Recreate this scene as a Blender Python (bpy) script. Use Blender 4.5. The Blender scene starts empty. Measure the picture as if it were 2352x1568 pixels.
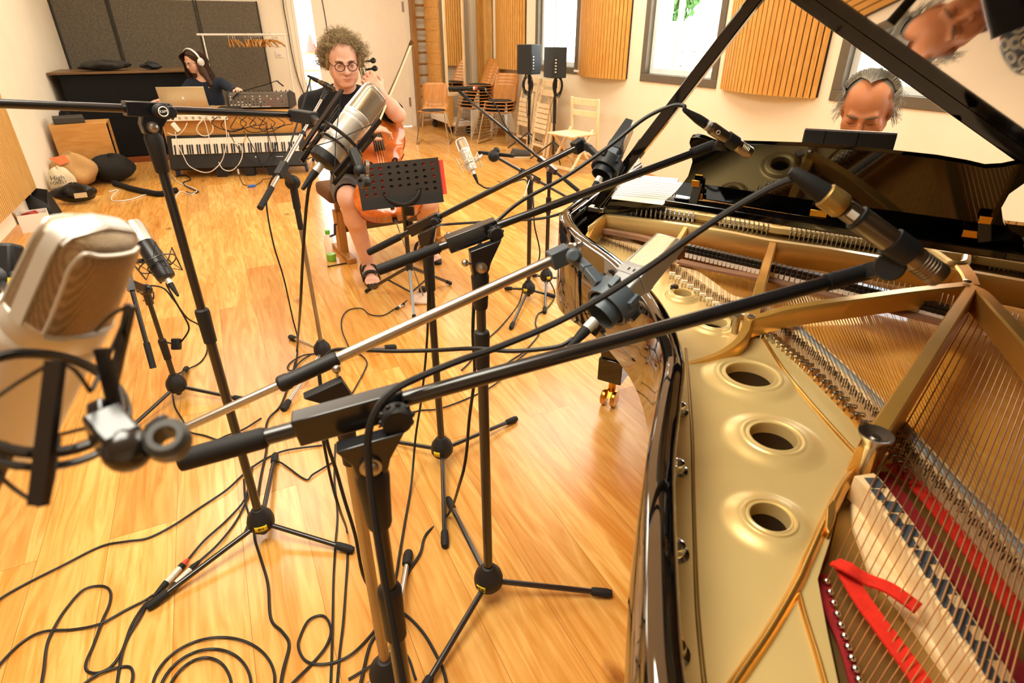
import bpy, bmesh, math, random
import numpy as np
from math import pi, sin, cos, tan, atan, atan2, sqrt, radians, degrees
from mathutils import Vector as V, Matrix as MX
from mathutils.geometry import tessellate_polygon
random.seed(7)
SC = bpy.context.scene
COL = SC.collection

# ---------------------------------------------------------------- camera
F, CX, CY, H = 1318.0, 1176.0, 784.0, 1.42
PITCH = atan(704 / 1318.0)
YAW = radians(26.2)
FH = V((sin(YAW), cos(YAW), 0)); CR = V((cos(YAW), -sin(YAW), 0))
FW = FH * cos(PITCH) + V((0, 0, -sin(PITCH))); CU = FH * sin(PITCH) + V((0, 0, cos(PITCH)))
CAM = V((0, 0, H))
cd = bpy.data.cameras.new('camera'); cam = bpy.data.objects.new('camera', cd); COL.objects.link(cam)
cd.sensor_width = 36; cd.lens = F / 2352 * 36; cd.clip_start = .02; cd.clip_end = 200
cam.location = CAM
cam.rotation_euler = MX((CR, CU, -FW)).transposed().to_euler()
SC.camera = cam
cd.dof.use_dof = True; cd.dof.focus_distance = 2.0; cd.dof.aperture_fstop = 7.0

# ---------------------------------------------------------------- daylight, lamps, exposure
SC.view_settings.view_transform = 'Standard'; SC.view_settings.look = 'None'
SC.view_settings.gamma = 1.0; SC.view_settings.use_curve_mapping = False
SC.view_settings.exposure = 0.22
SC.cycles.use_denoising = True
SC.cycles.max_bounces = 8; SC.cycles.transparent_max_bounces = 16
SC.cycles.sample_clamp_indirect = 6.0
W = bpy.data.worlds.new('sky'); SC.world = W; W.use_nodes = True
_n = W.node_tree.nodes; 
_n['Background'].inputs[0].default_value = (.90, .96, 1.0, 1); _n['Background'].inputs[1].default_value = 11.0

def area(name, loc, rot, sx, sy, power, col):
    l = bpy.data.lights.new(name, 'AREA'); l.shape = 'RECTANGLE'; l.size = sx; l.size_y = sy
    l.energy = power; l.color = col
    o = bpy.data.objects.new(name, l); COL.objects.link(o); o.location = loc; o.rotation_euler = rot
    return o
# the sky seen through each window guides the daylight into the room
for _i, _y in enumerate((7.245, 4.87, 2.555, 0.16)):
    _a = area('daylight', (4.56, _y, 1.667), (0, radians(90), 0), 1.36, 1.12, 10, (1, 1, 1)); _a.data.cycles.is_portal = True
# added ceiling lamps, assumed out of view, placed to brighten room and piano
for _x, _y, _p in ((-.4, 1.1, 92), (2.6, 1.6, 52), (-.2, 5.0, 56), (3.2, 4.9, 60), (-.2, 8.0, 30), (2.5, 8.3, 34)):
    area('assumed_ceiling_lamp', (_x, _y, 2.93), (0, 0, 0), 1.5, 1.5, _p, (1.0, .95, .80))
_sl = bpy.data.lights.new('sun', 'SUN'); _sl.energy = 2.2; _sl.angle = radians(1.5); _sl.color = (1, .95, .85)
_so = bpy.data.objects.new('sun', _sl); COL.objects.link(_so)
_so.rotation_euler = V((-.36, .30, -.88)).to_track_quat('-Z', 'Y').to_euler()

# ---------------------------------------------------------------- from the photograph to the room
def ray(x, y): return (FW * F + CR * (x - CX) + CU * (CY - y)) / F
def Z(x, y, z=0.0):
    d = ray(x, y); return CAM + d * ((z - H) / d.z)
def PL(x, y, p, n):
    d = ray(x, y); n = V(n); return CAM + d * ((V(p) - CAM).dot(n) / d.dot(n))
def D(x, y, t): return CAM + ray(x, y) * t
def A(x, y, dh):
    d = ray(x, y); return CAM + d * (dh / sqrt(d.x * d.x + d.y * d.y))
def up_at(b, y):
    """height of the upright through floor point b at photo row y"""
    d = ray(CX, y); e = V((b[0], b[1], 0))
    # solve projection row for z
    lo, hi = -1.0, 4.0
    for _ in range(50):
        m = (lo + hi) / 2; v = V((b[0], b[1], m)) - CAM
        yy = CY - F * v.dot(CU) / v.dot(FW)
        if yy > y: lo = m
        else: hi = m
    return (lo + hi) / 2
def proj(p):
    v = V(p) - CAM; t = v.dot(FW); return CX + F * v.dot(CR) / t, CY - F * v.dot(CU) / t, t
# ---------------------------------------------------------------- materials
def lin(c):
    if isinstance(c, str): c = tuple(int(c[i:i + 2], 16) / 255 for i in (0, 2, 4))
    return tuple(((x + .055) / 1.055) ** 2.4 if x > .04045 else x / 12.92 for x in c) + (1,)
MATS = {}
def mat(name, col, rough=.5, metal=0., var=.06, scale=8., bump=0., bscale=60., coat=0., spec=.5, stretch=None, trans=0., ior=1.45, alpha=1., emit=0., sheen=0., sub=0.):
    if name in MATS: return MATS[name]
    m = bpy.data.materials.new(name); m.use_nodes = True; nt = m.node_tree; b = nt.nodes['Principled BSDF']
    b.inputs['Roughness'].default_value = rough; b.inputs['Metallic'].default_value = metal
    b.inputs['Coat Weight'].default_value = coat; b.inputs['Coat Roughness'].default_value = .05
    b.inputs['Specular IOR Level'].default_value = spec; b.inputs['IOR'].default_value = ior
    b.inputs['Transmission Weight'].default_value = trans; b.inputs['Alpha'].default_value = alpha
    b.inputs['Sheen Weight'].default_value = sheen
    if sub:
        b.inputs['Subsurface Weight'].default_value = sub; b.inputs['Subsurface Radius'].default_value = (.012, .005, .003); b.inputs['Subsurface Scale'].default_value = 1.
    c = lin(col)
    tc = nt.nodes.new('ShaderNodeTexCoord'); mp = nt.nodes.new('ShaderNodeMapping')
    nt.links.new(tc.outputs['Object'], mp.inputs['Vector'])
    if stretch: mp.inputs['Scale'].default_value = stretch
    nz = nt.nodes.new('ShaderNodeTexNoise'); nz.inputs['Scale'].default_value = scale; nz.inputs['Detail'].default_value = 4
    nt.links.new(mp.outputs[0], nz.inputs['Vector'])
    rp = nt.nodes.new('ShaderNodeValToRGB')
    rp.color_ramp.elements[0].position = .3; rp.color_ramp.elements[1].position = .7
    rp.color_ramp.elements[0].color = tuple(max(0, x * (1 - var * 1.6)) for x in c[:3]) + (1,)
    rp.color_ramp.elements[1].color = tuple(min(1, x * (1 + var)) for x in c[:3]) + (1,)
    nt.links.new(nz.outputs[0], rp.inputs[0]); nt.links.new(rp.outputs[0], b.inputs['Base Color'])
    if emit:
        b.inputs['Emission Strength'].default_value = emit; nt.links.new(rp.outputs[0], b.inputs['Emission Color'])
    if bump:
        n2 = nt.nodes.new('ShaderNodeTexNoise'); n2.inputs['Scale'].default_value = bscale; n2.inputs['Detail'].default_value = 3
        nt.links.new(mp.outputs[0], n2.inputs['Vector'])
        bp = nt.nodes.new('ShaderNodeBump'); bp.inputs['Strength'].default_value = bump; bp.inputs['Distance'].default_value = .004
        nt.links.new(n2.outputs[0], bp.inputs['Height']); nt.links.new(bp.outputs[0], b.inputs['Normal'])
    MATS[name] = m; return m

def wood(name, dark, light, axis=1, scale=9., rough=.4, coat=0., long=.12):
    """grain running along the given object axis"""
    if name in MATS: return MATS[name]
    st = [1., 1., 1.]; st[axis] = long
    m = mat(name, light, rough, coat=coat); nt = m.node_tree; b = nt.nodes['Principled BSDF']
    mp = [n for n in nt.nodes if n.type == 'MAPPING'][0]; mp.inputs['Scale'].default_value = st
    rp = [n for n in nt.nodes if n.type == 'VALTORGB'][0]
    nz = [n for n in nt.nodes if n.type == 'TEX_NOISE'][0]
    nz.inputs['Scale'].default_value = scale * 3; nz.inputs['Detail'].default_value = 8; nz.inputs['Distortion'].default_value = 1.2
    rp.color_ramp.elements[0].color = lin(dark); rp.color_ramp.elements[1].color = lin(light)
    return m

def mesh_mat(name, light, dark, pitch, rough=.35, metal=.8):
    """woven wire: a fine checker of bright wire and dark holes with bump"""
    if name in MATS: return MATS[name]
    m = mat(name, light, rough, metal); nt = m.node_tree; b = nt.nodes['Principled BSDF']
    tc = [n for n in nt.nodes if n.type == 'TEX_COORD'][0]
    vo = nt.nodes.new('ShaderNodeTexVoronoi'); vo.inputs['Scale'].default_value = 1 / pitch; vo.inputs['Randomness'].default_value = .12
    nt.links.new(tc.outputs['Object'], vo.inputs['Vector'])
    rp = [n for n in nt.nodes if n.type == 'VALTORGB'][0]
    nt.links.new(vo.outputs['Distance'], rp.inputs[0])
    rp.color_ramp.elements[0].color = lin(dark); rp.color_ramp.elements[1].color = lin(light)
    rp.color_ramp.elements[0].position = .25; rp.color_ramp.elements[1].position = .5
    bp = nt.nodes.new('ShaderNodeBump'); bp.inputs['Strength'].default_value = .6; bp.inputs['Distance'].default_value = pitch * .4
    nt.links.new(vo.outputs['Distance'], bp.inputs['Height']); nt.links.new(bp.outputs[0], b.inputs['Normal'])
    return m

def glass_mat(name, tint=(1, 1, 1), fac=.03):
    m = bpy.data.materials.new(name); m.use_nodes = True; nt = m.node_tree; nt.nodes.clear()
    o = nt.nodes.new('ShaderNodeOutputMaterial'); mx = nt.nodes.new('ShaderNodeMixShader')
    t = nt.nodes.new('ShaderNodeBsdfTransparent'); t.inputs[0].default_value = tint + (1,)
    g = nt.nodes.new('ShaderNodeBsdfGlossy'); g.inputs['Roughness'].default_value = .02
    lw = nt.nodes.new('ShaderNodeLayerWeight'); lw.inputs['Blend'].default_value = .5
    pw = nt.nodes.new('ShaderNodeMath'); pw.operation = 'POWER'; pw.inputs[1].default_value = 4.; nt.links.new(lw.outputs['Facing'], pw.inputs[0])
    ma = nt.nodes.new('ShaderNodeMath'); ma.operation = 'MULTIPLY_ADD'; ma.inputs[1].default_value = .5; ma.inputs[2].default_value = fac; nt.links.new(pw.outputs[0], ma.inputs[0])
    nt.links.new(ma.outputs[0], mx.inputs[0])
    nt.links.new(t.outputs[0], mx.inputs[1]); nt.links.new(g.outputs[0], mx.inputs[2]); nt.links.new(mx.outputs[0], o.inputs[0])
    MATS[name] = m; return m

BLK = mat('black_painted_steel', '17171a', .22, var=.1, spec=.9)
BLKM = mat('matte_black_plastic', '18181a', .55, var=.1)
RUB = mat('black_rubber', '121213', .7)
CHR = mat('chrome', 'd8d8d8', .12, 1.0, var=.02)
STEEL = mat('brushed_steel', 'b9b4ac', .3, 1.0, var=.05)
NICK = mat('satin_nickel', 'd9d6ce', .34, .38, var=.02, scale=30)
NICKD = mat('nickel_mesh_dark', '8c8072', .4, .7)
BRASS = mat('brass', 'd9a441', .22, 1.0, var=.05)
CABLE = mat('black_cable_sheath', '141415', .5)
WHITEC = mat('white_cable_sheath', 'e8e2d6', .45)
YELC = mat('yellow_cable_sheath', 'e0ad22', .45)
TAPE = mat('yellow_tape', 'e6c81e', .6)
WHITE = mat('white_paint', 'f1e9dc', .5, var=.02)
LABELW = mat('white_label', 'ecebe6', .5, var=.02)

# ---------------------------------------------------------------- meshes
def frame(axis, xh=None):
    z = V(axis).normalized()
    x = V(xh) if xh is not None else (V((0, 0, 1)) if abs(z.z) < .9 else V((1, 0, 0)))
    x = x - z * x.dot(z)
    if x.length < 1e-6: x = V((1, 0, 0)) - z * z.x
    x.normalize(); return x, z.cross(x), z
def crom(pts, n=6, closed=False):
    P = [V(p) for p in pts]; out = []; N = len(P)
    for i in range(N if closed else N - 1):
        p0 = P[(i - 1) % N] if closed or i > 0 else P[0] * 2 - P[1]
        p1 = P[i]; p2 = P[(i + 1) % N]
        p3 = P[(i + 2) % N] if closed or i + 2 < N else P[-1] * 2 - P[-2]
        for k in range(n):
            t = k / n
            out.append(.5 * ((2 * p1) + (p2 - p0) * t + (2 * p0 - 5 * p1 + 4 * p2 - p3) * t * t + (3 * p1 - p0 - 3 * p2 + p3) * t ** 3))
    if not closed: out.append(P[-1].copy())
    return out
def root_loc(o):
    l = V((0, 0, 0))
    while o is not None: l += o.location; o = o.parent
    return l
class MB:
    def __init__(s): s.v = []; s.f = []
    def add(s, vs, fs):
        o = len(s.v); s.v += [tuple(v) for v in vs]; s.f += [tuple(i + o for i in f) for f in fs]; return s
    def box(s, c, size, ax=None):
        c = V(c); X, Y, Zz = ax if ax else (V((1, 0, 0)), V((0, 1, 0)), V((0, 0, 1)))
        a, b, d = (x / 2 for x in size)
        vs = [c + X * (a * i) + Y * (b * j) + Zz * (d * k) for k in (-1, 1) for j in (-1, 1) for i in (-1, 1)]
        return s.add(vs, [(0, 2, 3, 1), (4, 5, 7, 6), (0, 1, 5, 4), (2, 6, 7, 3), (0, 4, 6, 2), (1, 3, 7, 5)])
    def bx(s, lo, hi): return s.box([(a + b) / 2 for a, b in zip(lo, hi)], [abs(b - a) for a, b in zip(lo, hi)])
    def bar(s, a, b, w, h, up=(0, 0, 1)):
        a, b = V(a), V(b); z = (b - a); L = z.length; z.normalize(); u = V(up); u = u - z * u.dot(z)
        if u.length < 1e-4: u = V((1, 0, 0)) - z * z.x
        u.normalize(); return s.box((a + b) / 2, (w, h, L), (u.cross(z), u, z))
    def tube(s, pts, r, n=8, cap=True, closed=False, sm=0):
        P = [V(p) for p in pts]
        if sm: P = crom(P, sm, closed)
        N = len(P); R = r if isinstance(r, (list, tuple)) else [r] * N
        if len(R) != N: R = [R[0] + (R[-1] - R[0]) * i / (N - 1) for i in range(N)] if len(R) == 2 else [np.interp(i / (N - 1), np.linspace(0, 1, len(R)), R) for i in range(N)]
        vs = []; x = None
        for i in range(N):
            a = P[(i - 1) % N] if closed or i > 0 else P[i]; b = P[(i + 1) % N] if closed or i < N - 1 else P[i]
            t = b - a
            if t.length < 1e-9: t = V((0, 0, 1))
            t.normalize()
            if x is None: x, y, _ = frame(t)
            else:
                x = x - t * x.dot(t)
                if x.length < 1e-6: x = frame(t)[0]
                x.normalize()
            y = t.cross(x)
            for k in range(n):
                an = 2 * pi * k / n; vs.append(P[i] + (x * cos(an) + y * sin(an)) * R[i])
        fs = []
        for i in range(N if closed else N - 1):
            j = (i + 1) % N
            for k in range(n):
                l = (k + 1) % n; fs.append((i * n + k, i * n + l, j * n + l, j * n + k))
        if cap and not closed:
            fs.append(tuple(range(n - 1, -1, -1))); fs.append(tuple((N - 1) * n + k for k in range(n)))
        return s.add(vs, fs)
    def lathe(s, prof, o, axis=(0, 0, 1), n=24, xh=None, sx=1., sy=1., cap=True):
        x, y, z = frame(axis, xh); o = V(o); vs = []; fs = []
        for r, h in prof:
            for k in range(n):
                an = 2 * pi * k / n; vs.append(o + z * h + (x * (cos(an) * sx) + y * (sin(an) * sy)) * r)
        m = len(prof)
        for i in range(m - 1):
            for k in range(n):
                l = (k + 1) % n; fs.append((i * n + k, i * n + l, (i + 1) * n + l, (i + 1) * n + k))
        if prof[0] == prof[-1]: cap = False
        if cap and prof[0][0] > 1e-5: fs.append(tuple(range(n - 1, -1, -1)))
        if cap and prof[-1][0] > 1e-5: fs.append(tuple((m - 1) * n + k for k in range(n)))
        return s.add(vs, fs)
    def cyl(s, a, b, r, n=16, r2=None):
        a, b = V(a), V(b); return s.lathe([(r, 0), (r if r2 is None else r2, (b - a).length)], a, b - a, n)
    def ball(s, c, r, n=12, sc=(1, 1, 1), ax=None):
        X, Y, Zz = ax if ax else (V((1, 0, 0)), V((0, 1, 0)), V((0, 0, 1))); c = V(c); vs = []; fs = []
        m = n // 2 + 1
        for i in range(m + 1):
            th = pi * i / m
            for k in range(n):
                an = 2 * pi * k / n
                vs.append(c + X * (r * sc[0] * sin(th) * cos(an)) + Y * (r * sc[1] * sin(th) * sin(an)) + Zz * (-r * sc[2] * cos(th)))
        for i in range(m):
            for k in range(n):
                l = (k + 1) % n; fs.append((i * n + k, i * n + l, (i + 1) * n + l, (i + 1) * n + k))
        return s.add(vs, fs)
    def ring(s, c, axis, R, r, n=28, m=8, a0=0, a1=2 * pi, sy=1., xh=None):
        x, y, z = frame(axis, xh); c = V(c); full = abs(a1 - a0 - 2 * pi) < 1e-6
        pts = [c + x * (R * cos(a0 + (a1 - a0) * i / n)) + y * (R * sy * sin(a0 + (a1 - a0) * i / n)) for i in range(n if full else n + 1)]
        return s.tube(pts, r, m, True, full)
    def prism(s, poly, e, holes=()):
        """poly, holes: lists of points in a plane; e: extrusion vector"""
        loops = [[V(p) for p in poly]] + [[V(p) for p in h] for h in holes]; e = V(e)
        tri = tessellate_polygon(loops); flat = [p for l in loops for p in l]; N = len(flat)
        vs = flat + [p + e for p in flat]; fs = []
        for t in tri:
            nrm = (flat[t[1]] - flat[t[0]]).cross(flat[t[2]] - flat[t[0]])
            t = tuple(t) if nrm.dot(e) < 0 else tuple(t)[::-1]
            fs.append(t); fs.append(tuple(i + N for i in t[::-1]))
        o = 0
        for l in loops:
            n = len(l)
            for i in range(n): fs.append((o + i, o + (i + 1) % n, o + (i + 1) % n + N, o + i + N))
            o += n
        return s.add(vs, fs)
    def perforated(s, o, e1, e2, w, h, nx, ny, rx, ry, th, skip=(), m=(.03, .03, .03, .03)):
        """a sheet of nx by ny cells with one round hole each; m: plain margins left, right, top, bottom as shares"""
        n = e1.cross(e2).normalized(); x0, x1, y0, y1 = w * m[0], w * (1 - m[1]), h * m[2], h * (1 - m[3]); cw, ch = (x1 - x0) / nx, (y1 - y0) / ny
        def P(x, y, z): return o + e1 * x + e2 * y + n * z
        for a, b, c, d in ((0, w, 0, y0), (0, w, y1, h), (0, x0, y0, y1), (x1, w, y0, y1)): s.add([P(x, y, z) for z in (-th / 2, th / 2) for x, y in ((a, c), (b, c), (b, d), (a, d))], [(0, 3, 2, 1), (4, 5, 6, 7), (0, 1, 5, 4), (1, 2, 6, 5), (2, 3, 7, 6), (3, 0, 4, 7)])
        for i in range(nx):
            for j in range(ny):
                cx, cy = x0 + cw * (i + .5), y0 + ch * (j + .5); ag = [2 * pi * k / 16 for k in range(16)]; q = []
                r_ = (0, 0) if (i, j) in skip else (rx, ry)
                for a in ag:
                    c, d = cos(a), sin(a); f = min(cw / 2 / max(abs(c), 1e-9), ch / 2 / max(abs(d), 1e-9)) ; q.append((cx + c * f, cy + d * f))
                hole = [(cx + r_[0] * cos(a), cy + r_[1] * sin(a)) for a in ag]
                # square the corners
                q = [(cx + max(-cw / 2, min(cw / 2, (x - cx) * (1.0))), cy + max(-ch / 2, min(ch / 2, (y - cy)))) for x, y in q]
                for kx, ky in ((2, 2), (6, 2), (10, 2), (14, 2)): q[kx] = (cx + (cw / 2 if cos(ag[kx]) > 0 else -cw / 2), cy + (ch / 2 if sin(ag[kx]) > 0 else -ch / 2))
                vs = [P(x, y, z) for z in (-th / 2, th / 2) for L in (q, hole) for x, y in L]; fs = []
                for k in range(16):
                    l = (k + 1) % 16; fs += [(k, 16 + k, 16 + l, l), (32 + k, 32 + l, 48 + l, 48 + k), (16 + k, 48 + k, 48 + l, 16 + l)]
                s.add(vs, fs)
        return s
    def strip(s, pts, w, th, nrm):
        """a tape of width w along pts lying flat to normal(s) nrm"""
        P = [V(p) for p in pts]; N = len(P); vs = []; fs = []
        for i in range(N):
            t = (P[min(i + 1, N - 1)] - P[max(i - 1, 0)]).normalized(); n = V(nrm[i]) if isinstance(nrm, list) else V(nrm)
            n = (n - t * n.dot(t)).normalized(); b = t.cross(n)
            ww = w[i] if isinstance(w, list) else w
            vs += [P[i] + b * ww / 2 - n * th / 2, P[i] - b * ww / 2 - n * th / 2, P[i] - b * ww / 2 + n * th / 2, P[i] + b * ww / 2 + n * th / 2]
        for i in range(N - 1):
            for k in range(4):
                l = (k + 1) % 4; fs.append((i * 4 + k, i * 4 + l, i * 4 + 4 + l, i * 4 + 4 + k))
        fs += [(3, 2, 1, 0), tuple((N - 1) * 4 + k for k in range(4))]
        return s.add(vs, fs)
    def grid(s, rows):
        n = len(rows[0]); vs = [p for r in rows for p in r]; fs = []
        for i in range(len(rows) - 1):
            for k in range(n - 1): fs.append((i * n + k, i * n + k + 1, (i + 1) * n + k + 1, (i + 1) * n + k))
        return s.add(vs, fs)
    def build(s, name, m, parent=None, ang=38, bevel=0., solid=0., local=False, label=None, sub=0, flip=True):
        me = bpy.data.meshes.new(name)
        vs = s.v
        if parent is not None and not local:
            l = root_loc(parent); vs = [(a[0] - l.x, a[1] - l.y, a[2] - l.z) for a in vs]
        me.from_pydata(vs, [], s.f); me.validate()
        if flip:
            bm = bmesh.new(); bm.from_mesh(me); bmesh.ops.recalc_face_normals(bm, faces=bm.faces); bm.to_mesh(me); bm.free()
        if m is not None: me.materials.append(m)
        me.polygons.foreach_set('use_smooth', [True] * len(me.polygons))
        if ang: me.set_sharp_from_angle(angle=radians(ang))
        o = bpy.data.objects.new(name, me); COL.objects.link(o)
        if parent is not None: o.parent = parent
        if solid:
            k = o.modifiers.new('solid', 'SOLIDIFY'); k.thickness = solid; k.offset = 0
        if bevel:
            k = o.modifiers.new('bevel', 'BEVEL'); k.width = bevel; k.segments = 2; k.limit_method = 'ANGLE'; k.angle_limit = radians(40)
        if sub:
            k = o.modifiers.new('sub', 'SUBSURF'); k.levels = sub; k.render_levels = sub
        if label: o['label'] = label
        return o
def tag(o, label, cat, group=None):
    o['label'] = label; o['category'] = cat
    if group: o['group'] = group
    return o
def thing(name, label, cat, loc=(0, 0, 0), rz=0., group=None):
    o = bpy.data.objects.new(name, None); COL.objects.link(o); o.location = loc; o.rotation_euler = (0, 0, rz)
    o.empty_display_size = .1
    return tag(o, label, cat, group)
def struct(o): o['kind'] = 'structure'; return o
def dup(root, loc, rz, label, group=None):
    r = root.copy(); COL.objects.link(r); r.location = loc; r.rotation_euler = (0, 0, rz); r['label'] = label
    if group: r['group'] = group
    for ch in root.children:
        c = ch.copy(); COL.objects.link(c); c.parent = r
        for g in ch.children:
            d = g.copy(); COL.objects.link(d); d.parent = c
    return r
def solo(mb, name, m, label, cat, loc=None, group=None, **k):
    """a thing that is one mesh, its origin at loc (default: the lowest middle of the mesh)"""
    if loc is None:
        a = np.array(mb.v); loc = (a[:, 0].mean(), a[:, 1].mean(), a[:, 2].min())
    mb.v = [(p[0] - loc[0], p[1] - loc[1], p[2] - loc[2]) for p in mb.v]
    o = mb.build(name, m, None, **k); o.location = loc
    return tag(o, label, cat, group)
def text_mesh(txt, o, right, up, size, ex=.0006):
    """lettering as a flat mesh builder"""
    cu = bpy.data.curves.new('lettering', 'FONT'); cu.body = txt; cu.size = size; cu.extrude = ex; cu.align_x = 'CENTER'; cu.align_y = 'CENTER'; cu.resolution_u = 2
    ob = bpy.data.objects.new('lettering', cu); me = bpy.data.meshes.new_from_object(ob)
    x = V(right).normalized(); u = V(up); u = (u - x * u.dot(x)).normalized(); n = x.cross(u)
    b = MB().add([V(o) + x * v.co.x + u * v.co.y + n * v.co.z for v in me.vertices], [tuple(p.vertices) for p in me.polygons])
    bpy.data.objects.remove(ob); bpy.data.curves.remove(cu); bpy.data.meshes.remove(me)
    return b
# ---------------------------------------------------------------- the room
XL, XR, YB, YF, ZC = -1.58, 4.2, 10.4, -2.6, 2.98
XN = -5.2      # the room widens to the left beside the camera
def floor_mat():
    m = bpy.data.materials.new('oak_planks'); m.use_nodes = True; nt = m.node_tree; b = nt.nodes['Principled BSDF']; N = nt.nodes.new; L = nt.links.new
    tc = N('ShaderNodeTexCoord'); mp = N('ShaderNodeMapping'); mp.inputs['Rotation'].default_value = (0, 0, pi / 2); L(tc.outputs['Object'], mp.inputs[0])
    br = N('ShaderNodeTexBrick'); L(mp.outputs[0], br.inputs['Vector'])
    br.inputs['Scale'].default_value = 1.; br.inputs['Brick Width'].default_value = 1.75; br.inputs['Row Height'].default_value = .19
    br.inputs['Mortar Size'].default_value = .0009; br.inputs['Mortar Smooth'].default_value = .2; br.inputs['Bias'].default_value = 0
    br.offset = .37; br.inputs['Color1'].default_value = (.0, 0, 0, 1); br.inputs['Color2'].default_value = (1, 1, 1, 1); br.inputs['Mortar'].default_value = (.5, .5, .5, 1)
    # per-plank random offset of the grain
    ad = N('ShaderNodeVectorMath'); ad.operation = 'MULTIPLY_ADD'; ad.inputs[1].default_value = (7, 13, 5); L(br.outputs['Color'], ad.inputs[0]); L(tc.outputs['Object'], ad.inputs[2])
    m2 = N('ShaderNodeMapping'); m2.inputs['Scale'].default_value = (1, .09, 1); L(ad.outputs[0], m2.inputs[0])
    g = N('ShaderNodeTexNoise'); g.inputs['Scale'].default_value = 26; g.inputs['Detail'].default_value = 7; g.inputs['Distortion'].default_value = 1.6; L(m2.outputs[0], g.inputs[0])
    g2 = N('ShaderNodeTexNoise'); g2.inputs['Scale'].default_value = 3.2; g2.inputs['Detail'].default_value = 3; g2.inputs['Distortion'].default_value = .8; L(m2.outputs[0], g2.inputs[0])
    r1 = N('ShaderNodeValToRGB'); L(g.outputs[0], r1.inputs[0])
    r1.color_ramp.elements[0].position = .3; r1.color_ramp.elements[1].position = .66
    r1.color_ramp.elements[0].color = lin('d2953f'); r1.color_ramp.elements[1].color = lin('f0c173')
    r2 = N('ShaderNodeValToRGB'); L(g2.outputs[0], r2.inputs[0])
    r2.color_ramp.elements[0].position = .35; r2.color_ramp.elements[1].position = .62
    r2.color_ramp.elements[0].color = (.84, .64, .40, 1); r2.color_ramp.elements[1].color = (1, 1, 1, 1)
    mx = N('ShaderNodeMix'); mx.data_type = 'RGBA'; mx.blend_type = 'MULTIPLY'; mx.inputs[0].default_value = .8; L(r1.outputs[0], mx.inputs[6]); L(r2.outputs[0], mx.inputs[7])
    # plank tone
    r3 = N('ShaderNodeValToRGB'); L(br.outputs['Color'], r3.inputs[0]); r3.color_ramp.elements[0].color = (.80, .74, .66, 1); r3.color_ramp.elements[1].color = (1.0, 1.0, 1.0, 1)
    m3 = N('ShaderNodeMix'); m3.data_type = 'RGBA'; m3.blend_type = 'MULTIPLY'; m3.inputs[0].default_value = 1.; L(mx.outputs[2], m3.inputs[6]); L(r3.outputs[0], m3.inputs[7])
    # knots
    mk = N('ShaderNodeMapping'); mk.inputs['Scale'].default_value = (1, .55, 1); L(tc.outputs['Object'], mk.inputs[0])
    vo = N('ShaderNodeTexVoronoi'); vo.inputs['Scale'].default_value = 3.1; L(mk.outputs[0], vo.inputs['Vector'])
    nk = N('ShaderNodeTexNoise'); nk.inputs['Scale'].default_value = 40; L(tc.outputs['Object'], nk.inputs[0])
    am = N('ShaderNodeMath'); am.operation = 'MULTIPLY_ADD'; L(nk.outputs[0], am.inputs[0]); am.inputs[1].default_value = .05; L(vo.outputs['Distance'], am.inputs[2])
    rk = N('ShaderNodeValToRGB'); L(am.outputs[0], rk.inputs[0]); rk.color_ramp.elements[0].position = .045; rk.color_ramp.elements[1].position = .135
    rk.color_ramp.elements[0].color = (.25, .12, .05, 1); rk.color_ramp.elements[1].color = (1, 1, 1, 1)
    m4 = N('ShaderNodeMix'); m4.data_type = 'RGBA'; m4.blend_type = 'MULTIPLY'; m4.inputs[0].default_value = .75; L(m3.outputs[2], m4.inputs[6]); L(rk.outputs[0], m4.inputs[7])
    # joints
    m5 = N('ShaderNodeMix'); m5.data_type = 'RGBA'; L(br.outputs['Fac'], m5.inputs[0]); L(m4.outputs[2], m5.inputs[6]); m5.inputs[7].default_value = lin('9c6630')
    L(m5.outputs[2], b.inputs['Base Color'])
    b.inputs['Roughness'].default_value = .24; b.inputs['Specular IOR Level'].default_value = .5
    bp = N('ShaderNodeBump'); bp.inputs['Strength'].default_value = .12; bp.inputs['Distance'].default_value = .002; L(g.outputs[0], bp.inputs['Height']); L(bp.outputs[0], b.inputs['Normal'])
    return m
WALL = mat('cream_plaster', 'efe4cd', .85, var=.02, scale=3, bump=.15, bscale=120)
CEIL = mat('white_ceiling', 'f0eadd', .9, var=.02)
OAK = wood('oak_skirting', 'b98550', 'd3a468', 1, 8)
SLAT = wood('slat_wood', 'c2873c', 'dba654', 2, 14, .5)
SLATL = wood('slat_wood_pale', 'c29450', 'd8ae68', 2, 14, .5)
FELTD = mat('dark_backing_felt', '2a2119', .95)
TAUPE = mat('taupe_aluminium', '6a6152', .45, .2)
PVC = mat('white_window_sash', 'dfe9ec', .4)
GLASS = glass_mat('window_glass')
struct(MB().bx((XN - .2, YF - .2, -.1), (XR + .5, YB + .2, 0)).build('floor', floor_mat()))
struct(MB().bx((XN - .2, YF - .2, ZC), (XR + .5, YB + .2, ZC + .1)).build('ceiling', CEIL))
struct(MB().bx((XL - .2, 3.5, 0), (XL, YB, ZC)).bx((XN, 3.5, 0), (XL - .2, 3.7, ZC)).bx((XN - .2, YF, 0), (XN, 3.7, ZC)).build('wall_left', WALL))
struct(MB().bx((XN - .2, YF - .2, 0), (XR + .4, YF, ZC)).build('wall_front', WALL))
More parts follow.
